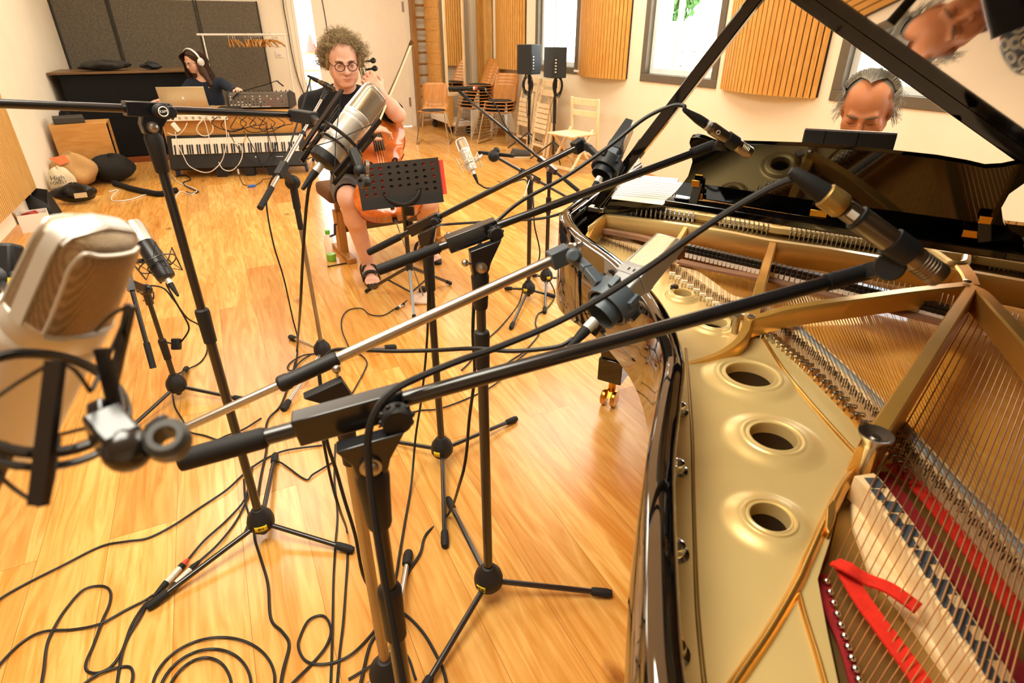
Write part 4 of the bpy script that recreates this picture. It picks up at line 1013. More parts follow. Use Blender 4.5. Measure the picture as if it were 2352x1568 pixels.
# H-mic: silver mic in a white spider mount
tm = 2.92
h0, h1 = D(1086, 392, tm), D(1056, 318, tm); d = (h1 - h0).normalized()
mH, d, f, s = big_mic('silver studio mic in a pale wire spider mount beside the music stand', h0, h1, CAM - h0, .027, bodym=NICK)
spider(mH, h0 + d * .045, d, f, s, .052, .075, m=mat('ivory_wire', 'd9ceb6', .4, .3), wire=.0017, elastic=.0013)
MB().tube([h0 + d * .03 + s * .0, D(1100, 362, tm), D(1112, 352, 2.95), RH], .007, 8).build('mount_arm', NICK, mH)
cabH = xlr(mH, h0, d, sleeve=.02, boot=.05)
def pencil_mic(label, tail, front, r, grip_at, tipm, bodym, clip=True, n=22, boot=.05, lab=None, slots=True):
    d = (front - tail); L = d.length; d.normalize(); t = thing('pencil_microphone', label, 'microphone', tail)
    MB().lathe([(r * .55, 0), (r * .8, .002), (r * .82, L * .13), (r * .98, L * .15), (r, L * .16), (r, L * .60)], tail, d, n).build('body', bodym, t)
    p = [(r * 1.0, L * .60)]
    for k in range(5): p += [(r, L * (.76 + .03 * k)), (r * .93, L * (.765 + .03 * k)), (r * .93, L * (.775 + .03 * k)), (r, L * (.78 + .03 * k))]
    p += [(r, L * .985), (r * .9, L), (0, L)]
    MB().lathe(p, tail, d, n).build('capsule', tipm, t)
    if lab: MB().lathe([(r * .83, L * .03), (r * .84, L * .031), (r * .84, L * .10), (r * .83, L * .101)], tail, d, n).build('label_ring', lab, t)
    if clip:
        MB().lathe([(r * 1.02, L * (grip_at - .10)), (r * 1.2, L * (grip_at - .10)), (r * 1.2, L * (grip_at + .10)), (r * 1.02, L * (grip_at + .10))], tail, d, n).build('clip', BLKM, t)
    return t, d, L
# C-mic over the music desk
GUN = mat('gunmetal_grey', '6b5f52', .3, .9, var=.04)
CAPM = mat('satin_capsule', 'a09078', .32, .95, var=.04)
ct, cf = D(1618, 283, 1.16), D(1722, 352, 1.20)
mC, d, L = pencil_mic('grey pencil mic above the music desk, white lettered ring near its plug', ct, cf, .0125, .58, CAPM, GUN, lab=LABELW)
_n = (CAM - ct).normalized(); _n = (_n - d * _n.dot(d)).normalized()
text_mesh('NOVE', ct + d * L * .065 + _n * .0113, d.cross(_n) , d, .0075).build('lettering', BLKM, mC, ang=0)
_c = ct + d * L * .25 + _n * .0127 - d.cross(_n) * 0
MB().ring(_c, _n, .0038, .0006, 16, 5).build('round_emblem', LABELW, mC)
MB().bar(RC, ct + d * L * .58 - UP * .012, .014, .016).ball(D(1657, 330, 1.19), .013, 14).tube([RC - dC * .05, RC + dC * .004], .0115, 14).build('clip_joint', BLKM, mC)
cabC = xlr(mC, ct, d, sleeve=.008, boot=.045, ringm=BLKM)
# G-mic over the strings
gt, gf = D(1938, 478, .66), D(2160, 636, .66)
mG, d, L = pencil_mic('closest pencil mic, grey with a gold plug ring, aimed down at the piano strings', gt, gf, .0142, .58, mat('warm_grey_capsule', '8a7866', .35, .8), GUN)
MB().lathe([(.0146, L * .13), (.0148, L * .131), (.0148, L * .16), (.0146, L * .161)], gt, d, 24).build('label_ring', BLKM, mG)
_n = (CAM - gt).normalized(); _n = (_n - d * _n.dot(d)).normalized(); _s = d.cross(_n)
rows = [[gt + d * L * h + (_n * cos(a) + _s * sin(a)) * .0123 for h in (.03, .11)] for a in np.linspace(-.35, .35, 6)]
MB().grid(rows).build('white_sticker', LABELW, mG)
MB().lathe([(.0118, -.028), (.0145, -.026), (.0150, -.014), (.0148, -.004), (.012, 0)], gt, d, 24).build('plug_ring', mat('aged_gold', 'a98a4e', .4, .7), mG)
MB().lathe([(.0045, -.075), (.007, -.07), (.0108, -.045), (.012, -.028)], gt, d, 20).build('plug_boot', RUB, mG)
MB().tube([RG - dG * .06, RG + dG * .01], .0112, 16).lathe([(.0118, -.05), (.0118, -.046)], RG, dG, 16).bar(RG, D(2040, 612, .69), .014, .018).lathe([(.015, -.012), (.017, -.008), (.017, .008), (.015, .012)], D(2043, 612, .675), CAM - D(2043, 612, .675), 20).bar(D(2043, 612, .68), gt + d * L * .58, .014, .018).build('clip_joint', BLKM, mG)
cabG = gt - d * .075
# E-mic and I-mic
et, ef = D(730, 186, proj(e0)[2]), D(768, 206, proj(e0)[2])
mE, d, L = pencil_mic('small dark pencil mic on the old silver stand, by the cellist', et, ef, .011, .5, mat('dark_capsule', '4b4238', .4, .8), GUN)
MB().tube([e0 - (e0 - e1).normalized() * .05, e0], .0095, 10).ball(e0, .012, 10).build('clip_joint', BLKM, mE)
cabE = xlr(mE, et, d, sleeve=.005, boot=.045, ringm=BLKM)
tI = proj(RI)[2]
it, if_ = D(1086, 203, tI), D(1030, 204, tI)
mI, d, L = pencil_mic('slim black pencil mic with a red plug ring in front of the stacked chairs', it, if_, .012, .42, BLKM, BLKM)
MB().tube([RI - dI * .06, RI + dI * .02, D(1054, 208, tI)], .010, 10).build('clip_joint', BLKM, mI)
MB().cyl(it - d * .002, it - d * .014, .0112, 14).build('plug_sleeve', NICK, mI); MB().cyl(it - d * .014, it - d * .03, .0118, 14).build('plug_ring', mat('red_ring', 'b5442a', .5), mI)
MB().lathe([(.0045, -.08), (.0105, -.03)], it, d, 12).build('plug_boot', RUB, mI)
cabI = it - d * .08
# square studio mics in round grey shock mounts
def square_mic(label, tail, head, face, k=1., body=None, grille=None, mount=None, front=None):
    d = (head - tail); L = d.length; d.normalize(); f = V(face); f = (f - d * f.dot(d)).normalized(); s = d.cross(f)
    t = thing('studio_microphone', label, 'microphone', tail)
    w, dp = .027 * k, .019 * k
    def slab(b, h0, h1, w0, w1, q0, q1):
        vs = [tail + d * h + s * (a * ww) + f * (c * qq) for h, ww, qq in ((h0, w0, q0), (h1, w1, q1)) for a, c in ((-1, -1), (1, -1), (1, 1), (-1, 1))]
        b.add(vs, [(0, 1, 2, 3), (4, 7, 6, 5)] + [(i, (i + 1) % 4, 4 + (i + 1) % 4, 4 + i) for i in range(4)])
    b = MB(); slab(b, L * .25, L * .50, w * .8, w * .95, dp * .85, dp)
    b.build('body', body, t, bevel=.004)
    b = MB(); slab(b, L * .52, L, w * .95, w * .9, dp * .98, dp * .74); b.build('grille', grille, t, bevel=.006)
    b = MB()
    for sg in (-1, 1): slab_c = [tail + d * h + s * (sg * x) + f * (c * q) for h, x0, x1, q in ((L * .49, w * .9, w * 1.04, dp * 1.03), (L * 1.005, w * .84, w * .98, dp * .6)) for x, c in ((x0, -1), (x1, -1), (x1, 1), (x0, 1))]; b.add(slab_c, [(0, 1, 2, 3), (4, 7, 6, 5)] + [(i, (i + 1) % 4, 4 + (i + 1) % 4, 4 + i) for i in range(4)])
    slab(b, L * .47, L * .56, w * 1.04, w * 1.04, dp * 1.05, dp * 1.05); slab(b, L * .55, L * .60, w * 1.02, w * 1.0, dp * 1.03, dp * .98)
    fr = b.build('frame', front, t, bevel=.003)
    b = MB()
    for q in (-.006, .006): b.box(tail + d * L * .52 + f * (dp * 1.07) + s * q, (.003, .006, .001), (s, d, f))
    b.build('engraved_marks', BLKM, fr)
    # mount: inner basket ring, outer ring with lugs
    c = tail + d * L * .26; R = .040 * k
    MB().lathe([(R * .66, -.040 * k), (R * .72, -.042 * k), (R * .74, -.01 * k), (R * .70, -.008 * k), (R * .66, -.008 * k), (R * .66, -.040 * k)], c, d, 28).build('mount_inner_ring', mount, t)
    b = MB(); b.lathe([(R * .86, -.022 * k), (R, -.024 * k), (R * 1.04, .012 * k), (R * .98, .014 * k), (R * .88, .012 * k), (R * .86, -.022 * k)], c, d, 32)
    for i in range(6):
        an = i * pi / 3 + .3; u = f * cos(an) + s * sin(an); b.box(c + u * R * 1.05 + d * .004, (.010 * k, .012 * k, .022 * k), (u.cross(d), u, d))
    m = b.build('mount_outer_ring', mount, t, bevel=.001)
    e = MB()
    for i in range(6):
        a1 = i * pi / 3 + .3; u = f * cos(a1) + s * sin(a1)
        for da in (-.5, .5):
            u2 = f * cos(a1 + da) + s * sin(a1 + da); e.tube([c + u * R * 1.02 + d * .016 * k, c + u2 * R * .74 - d * .012 * k], .0013, 5)
    e.build('elastic_cord', RUB, m)
    return t, d, f, s, c, R, m
SLATE = mat('slate_grey_plastic', '4f5a63', .42, .1, var=.04)
PALE = mat('pale_grey_metal', 'a9abad', .35, .5, var=.03)
GRILL = mesh_mat('gold_tinted_grille', 'e6d3b2', 'a88a62', .0020)
mF, d, f, s, c, R, mm = square_mic('pale grey square studio mic in a slate shock mount over the piano rim', D(1366, 736, 1.0), D(1540, 552, 1.05), (CAM - D(1480, 600, 1.0)) * .8 - CR * .75 + CU * .2, 1.06, PALE, GRILL, SLATE, PALE)
arm = [c - s * 0 + (D(1385, 655, 1.0) - c) * .4, D(1378, 652, 1.0), D(1350, 618, 1.02), D(1318, 590, 1.05)]
b = MB()
for i in range(3): b.bar(arm[i], arm[i + 1], .020, .014)
b.ball(D(1318, 588, 1.04), .015, 12); b.bar(RF - dF * .004, RF + dF * .036, .026, .034); b.cyl(D(1318, 587, 1.045) , D(1318, 587, 1.015), .0105, 18); b.build('mount_arm', SLATE, mF, bevel=.002)
b = MB()
for q in (-1, 1): b.bar(D(1322, 566, 1.05), D(1322 + q * 17, 560 - q * 3, 1.05), .008, .010)
b.ball(D(1322, 566, 1.05), .008, 8).build('wing_nut', STEEL, mF, bevel=.002)
cabF = xlr(mF, D(1366, 736, 1.0), d, sleeve=.022, boot=.05)
mB, d, f, s, c, R, mm = square_mic('dark square studio mic in a black shock mount in front of the lid prop', D(1378, 408, 1.60), D(1446, 288, 1.64), CR - FW * .22, 1.0, SLATE, GRILL, mat('charcoal_plastic', '2a2e31', .42, .1), mat('charcoal_metal', '34383a', .4, .4))
b = MB(); b.bar(RB - dB * .005, D(1336, 330, 1.63), .026, .034).bar(D(1334, 330, 1.63), D(1356, 342, 1.62), .014, .02).bar(D(1352, 338, 1.62), D(1372, 358, 1.61), .018, .014).ball(D(1334, 329, 1.63), .016, 12)
for q in (-1, 1): b.bar(D(1334, 322, 1.63), D(1334 + q * 8, 318, 1.63), .008, .010)
b.build('mount_arm', BLKM, mB, bevel=.002)
cabB = xlr(mB, D(1378, 408, 1.60), d, sleeve=.018, boot=.055)
# ---------------------------------------------------------------- back of the room
PINE = wood('pine_planks', 'c98f45', 'dda95c', 1, 6, .5, long=.5)
BEECH = wood('beech_veneer', 'b9803c', 'cf9a55', 0, 5, .45, long=.2)
PLY = wood('orange_plywood', 'b0702c', 'cc8a40', 2, 7, .35, coat=.2, long=.2)
PALEW = wood('pale_beech', 'e2c494', 'f3dfb9', 2, 9, .5)
GREYF = mat('grey_wool_felt', '6b6355', .95, var=.22, scale=60, bump=.5, bscale=240)
for i, (x0, x1, lb) in enumerate(((-1.57, -.93, 'narrow grey felt acoustic panel in the corner by the left wall'), (-.92, .12, 'wide grey felt acoustic panel behind the black cabinet'), (.13, .95, 'grey felt acoustic panel behind the clothes rail'))):
    t = thing('acoustic_panel', lb, 'acoustic panel', ((x0 + x1) / 2, YB, 0), group='grey felt panels on the back wall')
    MB().bx((x0, YB - .07, .0), (x1, YB - .015, 1.845)).build('felt_board', GREYF, t, bevel=.006)
    b = MB(); b.bx((x0, YB - .075, 0), (x0 + .022, YB - .006, 1.85)).bx((x1 - .022, YB - .075, 0), (x1, YB - .006, 1.85)); b.build('edge_strip', mat('dark_edge_strip', '3b352c', .8), t)
# switches beside the door
for z, n, lb in ((1.335, 3, 'tall white switch plate by the door, above the other one'), (1.16, 1, 'small white switch plate by the door, below the other one')):
    t = thing('light_switch', lb, 'switch', (1.13, YB, z)); h = .10 + .05 * (n > 1)
    MB().bx((1.085, YB - .012, z - h / 2), (1.185, YB - .001, z + h / 2)).build('plate', WHITE, t, bevel=.003)
    b = MB()
    for k in range(n): b.bx((1.10 + .0, YB - .018, z - h / 2 + .02 + k * .045), (1.16, YB - .012, z - h / 2 + .05 + k * .045))
    b.build('rocker', mat('switch_grey', 'cfc7b6', .5), t)
solo(MB().tube([(1.86, YB - .03, 2.6), (1.88, YB - .032, 2.0), (1.90, YB - .03, 1.6), (1.90, YB - .03, 1.2)], .006, 6, sm=4), 'hanging_cable', CABLE, 'thin black cable hanging down the white door above the cellist', 'cable')
solo(MB().tube([PL(x, y, (0, YB - .03, 0), (0, 1, 0)) for x, y in ((648, -20), (652, 20), (660, 62), (668, 110), (680, 165), (694, 205), (706, 232))], .007, 6, sm=4), 'hanging_cable', CABLE, 'black cable running down the wall between the felt panel and the open door', 'cable')
# doorway view: a hall with table, bench and a red cone
HALLW = mat('bright_hall_wall', 'f2ead8', .9)
struct(MB().bx((-.5, 14.6, -.05), (4.4, 14.7, 1.0)).build('wall_hall', HALLW))
t = thing('side_table', 'dark-legged table with a wooden top seen through the open door', 'table', (1.78, 11.5, 0))
MB().bx((1.5, 11.3, .70), (2.3, 11.8, .735)).build('tabletop', BEECH, t, bevel=.004)
for x, y in ((1.66, 11.33), (2.26, 11.33), (1.66, 11.77), (2.26, 11.77)): MB().bx((x - .02, y - .02, 0), (x + .02, y + .02, .70)).build('leg', BLK, t)
t = thing('shelf_rack', 'low shelf with blue and cream boxes seen through the open door', 'shelf', (2.0, 12.6, 0))
for z in (.45, .8, 1.1): MB().bx((1.5, 12.45, z), (2.6, 12.75, z + .03)).build('shelf', BEECH, t)
for x in (1.52, 2.58): MB().bx((x - .02, 12.45, 0), (x + .02, 12.75, 1.14)).build('upright', WHITE, t)
solo(MB().bx((1.62, 12.47, .831), (2.4, 12.72, 1.0)), 'storage_box', mat('blue_grey_board', '8fa4bd', .7), 'blue-grey box on the shelf seen through the open door', 'box', bevel=.01)
solo(MB().lathe([(.13, 0), (.12, .03), (.02, .30), (0, .31)], (1.98, 12.6, 1.131), UP, 20), 'paper_cone', mat('red_paper', 'd0443a', .6), 'red cone on the shelf seen through the open door', 'cone')
# clothes rail with wooden hangers
RY = 9.85
c0, c1 = PL(452, 81, (0, RY, 0), (0, 1, 0)), PL(658, 78, (0, RY, 0), (0, 1, 0)); zr = (c0.z + c1.z) / 2
t = thing('clothes_rail', 'white tubular clothes rail on wheels in front of the grey felt panels', 'clothes rail', ((c0.x + c1.x) / 2, RY, 0))
MB().tube([(c0.x, RY, zr), (c1.x, RY, zr)], .014, 12).build('rail', WHITE, t)
for x in (c0.x + .07, c1.x - .03):
    p = MB().tube([(x, RY, zr - .01), (x, RY, .66)], .010, 10).build('upper_post', WHITE, t)
    MB().tube([(x, RY, .72), (x, RY, .06)], .015, 12).build('lower_post', WHITE, t)
    MB().tube([(x, RY - .22, .06), (x, RY + .22, .06)], .013, 10).build('foot', WHITE, t)
    for s in (-1, 1): MB().lathe([(.02, -.01), (.028, -.01), (.028, .01), (.02, .01)], (x, RY + .21 * s, .028), (1, 0, 0), 14).build('castor', BLKM, t)
random.seed(11)
def hanger(x, tilt, lb):
    t = thing('coat_hanger', lb, 'hanger', (x, RY, zr), tilt, 'wooden hangers on the clothes rail')
    w = MB(); 
    for s in (-1, 1): w.strip([V((0, .0, -.07)), V((0, s * .07, -.085)), V((0, s * .15, -.115)), V((0, s * .20, -.15))], [.028, .03, .03, .022], .012, V((1, 0, 0)))
    w.build('arms', BEECH, t, local=True, bevel=.003)
    w = MB(); w.tube([V((0, 0, -.065)), V((0, 0, -.02)), V((0, .018, .0)), V((0, .012, .018)), V((0, -.006, .019)), V((0, -.018, .006))], .0018, 6, sm=3); w.build('hook', CHR, t, local=True)
xs = [PL(px, 80, (0, RY, 0), (0, 1, 0)).x for px in (523, 528, 533, 538)] + [PL(560 + i * 4.9, 80, (0, RY, 0), (0, 1, 0)).x for i in range(14)]
for i, x in enumerate(xs):
    hanger(x, random.uniform(-.35, .35) + (.5 if i in (3, 17) else 0), 'wooden coat hanger in the small bunch at the middle of the clothes rail' if i < 4 else 'wooden coat hanger in the larger bunch near the right end of the clothes rail')
for o in [o for o in bpy.data.objects if o.name.startswith('coat_hanger')]:
    o['group'] = 'small bunch of wooden hangers' if 'small bunch' in o['label'] else 'large bunch of wooden hangers'
# black cabinet with a wooden ledge on top
t = thing('black_cabinet', 'black cloth-covered cabinet against the grey felt panels', 'cabinet', (-.7, 9.1, 0))
BLKC = mat('black_cloth', '0b0b0c', .95, var=.2, bump=.2)
CY0 = 8.78; cl = PL(134, 172, (0, CY0, 0), (0, 1, 0)); cr = PL(432, 160, (0, CY0, 0), (0, 1, 0)); CZ = cl.z
MB().bx((cl.x, CY0, .07), (cr.x + .08, CY0 + .8, CZ)).build('body', BLKC, t, bevel=.015)
MB().bx((cl.x + .04, CY0 - .01, .0), (cr.x + .05, CY0 + .75, .07)).build('plinth', wood('red_brown_wood', '7a3d16', '96501f', 0, 8), t)
MB().bx((cl.x - .1, CY0 - .04, CZ), (cr.x + .1, CY0 + .8, CZ + .025)).build('top_board', wood('dark_ledge', '5e4327', '7a5833', 0, 8), t, bevel=.003)
b = MB(); random.seed(2)
def lump(b, c, r, n=14, k=.25, seed=0):
    rs = random.Random(seed); ph = [rs.uniform(0, 6.28) for _ in range(8)]; rows = []
    for i in range(n + 1):
        th = pi * i / n; row = []
        for j in range(n * 2 + 1):
            a = 2 * pi * j / (n * 2); q = 1 + k * (sin(3 * a + ph[0]) * sin(2 * th + ph[1]) * .5 + sin(5 * a + ph[2] + 3 * th) * .25 + sin(2 * a + ph[3]) * sin(4 * th) * .3)
            row.append(V(c) + V((r[0] * sin(th) * cos(a) * q, r[1] * sin(th) * sin(a) * q, -r[2] * cos(th) * (q if cos(th) < 0 else .95))))
        rows.append(row)
    return b.grid(rows)
def lumpy(name, c, r, m, lb, cat, k=.25, seed=0, **kw):
    b = lump(MB(), (c[0], c[1], c[2] + r[2]), r, 14, k, seed); zmin = min(v[2] for v in b.v); b.v = [(x, y, max(z, c[2] + .004)) for x, y, z in b.v]
    return solo(b, name, m, lb, cat, (c[0], c[1], c[2]), **kw)
DARKG = mat('dark_grey_cloth', '2b2822', .9, var=.3, scale=12, bump=.4, bscale=30)
lumpy('jacket', (-1.02, 8.95, CZ + .026), (.26, .17, .055), DARKG, 'dark grey jacket lying on top of the black cabinet', 'jacket', .35, 3)
lumpy('cable_bundle', (-.52, 8.92, CZ + .026), (.10, .08, .04), mat('black_nylon', '121113', .6, bump=.5), 'small heap of black cable on the black cabinet', 'cable', .5, 5)
# wooden box on castors in front of the cabinet, binder on it
t = thing('wooden_box', 'open-sided beech box on castors in front of the black cabinet', 'box', (-1.25, 7.85, 0))
a0, a1 = -1.52, -1.02
MB().bx((a0, 7.72, .09), (a1, 7.745, .60)).build('front_panel', BEECH, t, bevel=.003)
b = MB().bx((a0, 7.745, .58), (a1 + .0, 8.06, .60)).bx((a0, 7.745, .09), (a1, 8.06, .11)).bx((a0, 7.745, .11), (a0 + .02, 8.06, .58)).bx((a1 - .02, 8.0, .11), (a1, 8.06, .58)); b.build('case', BEECH, t, bevel=.003)
for x, y in ((a1 - .05, 7.78), (a1 - .05, 8.02), (a0 + .05, 7.78), (a0 + .05, 8.02)):
    b = MB().lathe([(.02, -.012), (.036, -.012), (.036, .012), (.02, .012)], (x, y, .037), (0, 1, 0), 16).bx((x - .03, y - .03, .07), (x + .03, y + .03, .09)).bx((x - .02, y - .016, .035), (x + .02, y - .013, .075)); b.build('castor', BLKM, t)
solo(MB().box((-1.36, 7.88, .632), (.27, .30, .055), (V((.98, .18, 0)), V((-.18, .98, 0)), UP)), 'binder', mat('charcoal_board', '38342d', .7), 'dark grey binder lying on the beech box', 'binder', bevel=.004)
lumpy('black_bag', (-1.45, 8.3, .0), (.10, .10, .33), BLKC, 'black bag standing upright behind the beech box by the left wall', 'bag', .15, 8)
# bags and boxes on the floor by the left wall
TAN = mat('tan_cotton', 'c59b62', .9, var=.12, scale=6, bump=.5, bscale=18)
TOTE = mat('cream_cotton', 'd9c9a8', .9, var=.06, bump=.3, bscale=18)
bp = Z(165, 440, 0)
o = lumpy('tote_bag', (bp.x + .06, bp.y + .2, 0), (.18, .19, .17), TAN, 'large tan cloth bag with an orange flap slumped by the beech box', 'bag', .30, 12)
fl_ = [V((bp.x - .10, bp.y + .06, .33)), V((bp.x + .03, bp.y + .08, .35)), V((bp.x + .06, bp.y + .05, .29)), V((bp.x - .02, bp.y + .01, .27))]
MB().add(fl_ + [p - V((0, .006, .006)) for p in fl_], [(0, 1, 2, 3), (7, 6, 5, 4), (0, 4, 5, 1), (1, 5, 6, 2), (2, 6, 7, 3), (3, 7, 4, 0)]).build('orange_flap', mat('orange_cotton', 'd87242', .9), o)
bk = Z(255, 430, 0)
lumpy('backpack', (bk.x + .02, bk.y + .28, 0), (.22, .17, .14), mat('black_canvas', '15130f', .85, bump=.4), 'black backpack lying between the tan bag and the beech box', 'backpack', .22, 9)
c = Z(150, 455, 0)
o = lumpy('tote_bag', (c.x + .0, c.y + .10, 0), (.11, .09, .14), TOTE, 'cream printed tote bag leaning on the tan bag', 'bag', .2, 21)
q = PL(160, 415, (c.x, c.y - .0, 0), (0, 1, 0)); 
for k, tx in enumerate(('High', 'FOREST')):
    text_mesh(tx, V((c.x + .0, c.y - .022 - .012 * k, .20 - k * .045)), (1, .1, .0), (0, .35, 1), .062 - .022 * k).build('lettering', BLKM, o, ang=0)
g = Z(180, 468, 0)
o = lumpy('plastic_bag', (g.x, g.y + .05, 0), (.17, .10, .09), mat('black_plastic_film', '0d0d0e', .25, bump=.8, bscale=25), 'shiny black plastic bag on the floor in front of the tote bag', 'bag', .3, 33)
MB().box((g.x + .05, g.y - .045, .085), (.10, .012, .045), (V((1, .1, 0)), V((-.1, .9, -.3)).normalized(), V((0, .3, .95)).normalized())).build('sticker', mat('tan_label', 'c2ab7e', .6), o)
solo(MB().tube([Z(x, y, .028) for x, y in ((262, 420), (300, 432), (335, 440), (370, 445), (405, 436))], .028, 10, sm=4), 'guitar_strap', BLKC, 'thick black padded strap on the floor before the beech box', 'strap')
w = Z(78, 533, 0)
t = thing('cardboard_box', 'small white cardboard box open at the top by the left skirting', 'box', (w.x, w.y, 0))
ax_ = (V((.98, .2, 0)), V((-.2, .98, 0)), UP); bx_c = V((w.x + .01, w.y + .10, 0)); b = MB()
for cx, cy, sx, sy in ((0, -.085, .20, .004), (0, .085, .20, .004), (-.1, 0, .004, .17), (.1, 0, .004, .17)): b.box(bx_c + ax_[0] * cx + ax_[1] * cy + UP * .07, (sx, sy, .14), ax_)
b.box(bx_c + UP * .003, (.2, .17, .005), ax_); b.build('carton', WHITE, t)
MB().box(bx_c - ax_[0] * .115 + UP * .17 + ax_[1] * .0, (.004, .17, .10), (V((.9, .2, .35)).normalized(), ax_[1], V((-.35, 0, .93)))).build('flap', mat('brown_card', 'b98d54', .8), t)
solo(MB().lathe([(.055, 0), (.06, .01), (.06, .11), (.05, .13)], bx_c + UP * .008 + ax_[1] * .02, V((-.2, .1, 1)), 20), 'red_tin', mat('red_enamel', '9c1f12', .4), 'dark red tin inside the small white box', 'tin')
gb = Z(112, 505, 0)
t = thing('gift_bag', 'black paper carrier bag slumped beside the small white box', 'bag', (gb.x, gb.y + .05, 0))
b = MB(); e = [V((gb.x + .04, gb.y + .0, 0)), V((gb.x + .06, gb.y + .25, 0)), V((gb.x - .12, gb.y + .28, 0)), V((gb.x - .13, gb.y + .08, 0))]
tp_ = [V((gb.x + .03, gb.y + .02, .13)), V((gb.x - .0, gb.y + .30, .20)), V((gb.x - .20, gb.y + .34, .24)), V((gb.x - .19, gb.y + .12, .30))]
b.add(e + tp_, [(0, 1, 2, 3), (0, 4, 5, 1), (1, 5, 6, 2), (2, 6, 7, 3), (3, 7, 4, 0)]); b.build('paper', mat('black_paper', '141312', .6), t, solid=.004)
# rolling desk with the engineer's equipment
P0, P1 = Z(420, 405, 0), Z(690, 395, 0); DX = (P1 - P0).normalized(); DY = V((-DX.y, DX.x, 0)); DAX = (DX, DY, UP)
def DQ(u, v, z): return P0 + DX * u + DY * v + UP * z
DW0, DW1, DTOP = -.10, 1.42, .67
t = thing('rolling_desk', 'long beech desk on blue castors holding the recording gear', 'desk', DQ(.65, .4, 0))
def dbox(b, u0, u1, v0, v1, z0, z1): return b.box(DQ((u0 + u1) / 2, (v0 + v1) / 2, (z0 + z1) / 2), (u1 - u0, v1 - v0, z1 - z0), DAX)
dbox(MB(), DW0, DW1, 0, .74, DTOP - .03, DTOP).build('desktop', BEECH, t, bevel=.003)
dbox(MB(), DW0 + .02, DW1 - .02, .04, .06, .16, DTOP - .03).build('front_panel', BEECH, t, bevel=.002)
for u in (DW0 + .02, DW1 - .04): dbox(MB(), u, u + .02, .02, .70, .13, DTOP - .03).build('side_panel', BEECH, t, bevel=.002)
dbox(MB(), DW0 + .02, DW1 - .02, .0, .70, .10, .13).build('base_shelf', PALEW, t)
for u in (DW0 + .06, DW1 - .06):
    for v in (.03, .66):
        p = DQ(u, v, 0); b = MB().bar(p + UP * .10, p + UP * .055 - DY * .02, .045, .012); dbox(b, u - .035, u + .035, v - .03, v + .03, .09, .10); cs = b.build('castor', mat('galvanised', 'c8bfae', .4, .6), t)
        MB().lathe([(.018, -.014), (.042, -.014), (.045, -.008), (.045, .008), (.042, .014), (.018, .014)], p + UP * .046 - DY * .02, DX, 18).build('wheel', mat('blue_rubber', '2a3a5e', .5), cs)
# digital piano leaning on its side against the desk front
t = thing('digital_piano', 'black digital piano leaning upright along the front of the desk', 'keyboard', DQ(.66, -.1, 0))
kd = (UP * .93 + DY * .36).normalized(); kn = DX.cross(kd).normalized(); kn = kn if kn.dot(DY) < 0 else -kn; ko = DQ(-.06, -.135, .105); KAX = (DX, kd, kn)
def kbox(b, u0, u1, h0, h1, d0, d1): return b.box(ko + DX * ((u0 + u1) / 2) + kd * ((h0 + h1) / 2) + kn * ((d0 + d1) / 2), (u1 - u0, h1 - h0, d1 - d0), KAX)
kbox(MB(), 0, 1.44, 0, .36, -.08, 0).build('body', mat('black_instrument_case', '131314', .45), t, bevel=.006)
nk = 52; k0, kwid = .055, 1.33 / 52
b = MB()
for i in range(nk): kbox(b, k0 + i * kwid + .0008, k0 + (i + 1) * kwid - .0008, .155, .325, 0, .014)
b.build('white_keys', mat('ivory_plastic', 'efe6d6', .35, var=.01), t)
b = MB()
for i in range(nk - 1):
    if i % 7 in (0, 2, 3, 5, 6): kbox(b, k0 + (i + 1) * kwid - .007, k0 + (i + 1) * kwid + .007, .155, .255, .012, .026)
b.build('black_keys', BLKM, t)
b = MB(); kbox(b, .9, .912, .10, .112, 0, .006); kbox(b, 1.12, 1.2, .10, .104, 0, .001); b.build('controls', LABELW, t)
for u in (.40, .70, .95): dbox(MB(), u, u + .10, -.12, .0, .0, .10).build('foot_block', BLKM, t)
# laptop, interface, papers, power strip
t = thing('laptop', 'silver laptop open on the desk with a fruit emblem on its lid', 'laptop', DQ(.02, .3, DTOP))
AL = mat('warm_aluminium', 'cdbd9d', .35, .6, var=.02)
la, lb_ = PL(362, 213, P0 + DY * .36, DY), PL(470, 206, P0 + DY * .36, DY)
lw = (lb_ - la).dot(DX); lu = (la - P0).dot(DX); lz = DTOP + .014
dbox(MB(), lu, lu + lw, .38, .62, DTOP + .001, lz).build('base', AL, t, bevel=.003)
ld = (UP * .96 - DY * -.0 - DY * .22).normalized(); le = DX.cross(ld).normalized(); o_ = DQ(lu + lw / 2, .385, lz)
lid_l = MB().box(o_ + ld * .115, (lw, .23, .008), (DX, ld, DX.cross(ld))).build('screen_lid', AL, t, bevel=.003)
nl = DX.cross(ld); nl = nl if nl.dot(DY) < 0 else -nl
ap = MB(); ac = o_ + ld * .105 + nl * .0045
ap.prism([ac + DX * (.016 * cos(a) * (1 - .12 * cos(2 * a)) - (.006 * math.exp(-((a - .25) / .35) ** 2))) + ld * (.018 * sin(a) * (1 - .15 * abs(cos(a)) ** 8)) for a in np.linspace(0, 2 * pi, 29)[:-1]], nl * .0006)
ap.ball(ac + ld * .024 + DX * .004, .004, 8, (1, .5, 1.3)); ap.build('fruit_emblem', LABELW, lid_l, ang=0)
t = thing('mixing_console', 'grey mixing desk with rows of red and white knobs on the beech desk', 'mixer', DQ(1.05, .4, DTOP))
m0 = PL(528, 248, P0 + DY * .22, DY); m1 = PL(664, 240, P0 + DY * .22, DY); u0, u1 = (m0 - P0).dot(DX), (m1 - P0).dot(DX)
MIXM = mat('mixer_grey', '5f564a', .5, .3); 
b = MB(); q = [(.20, DTOP + .02), (.24, DTOP + .155), (.34, DTOP + .175), (.66, DTOP + .12), (.66, DTOP + .02)]
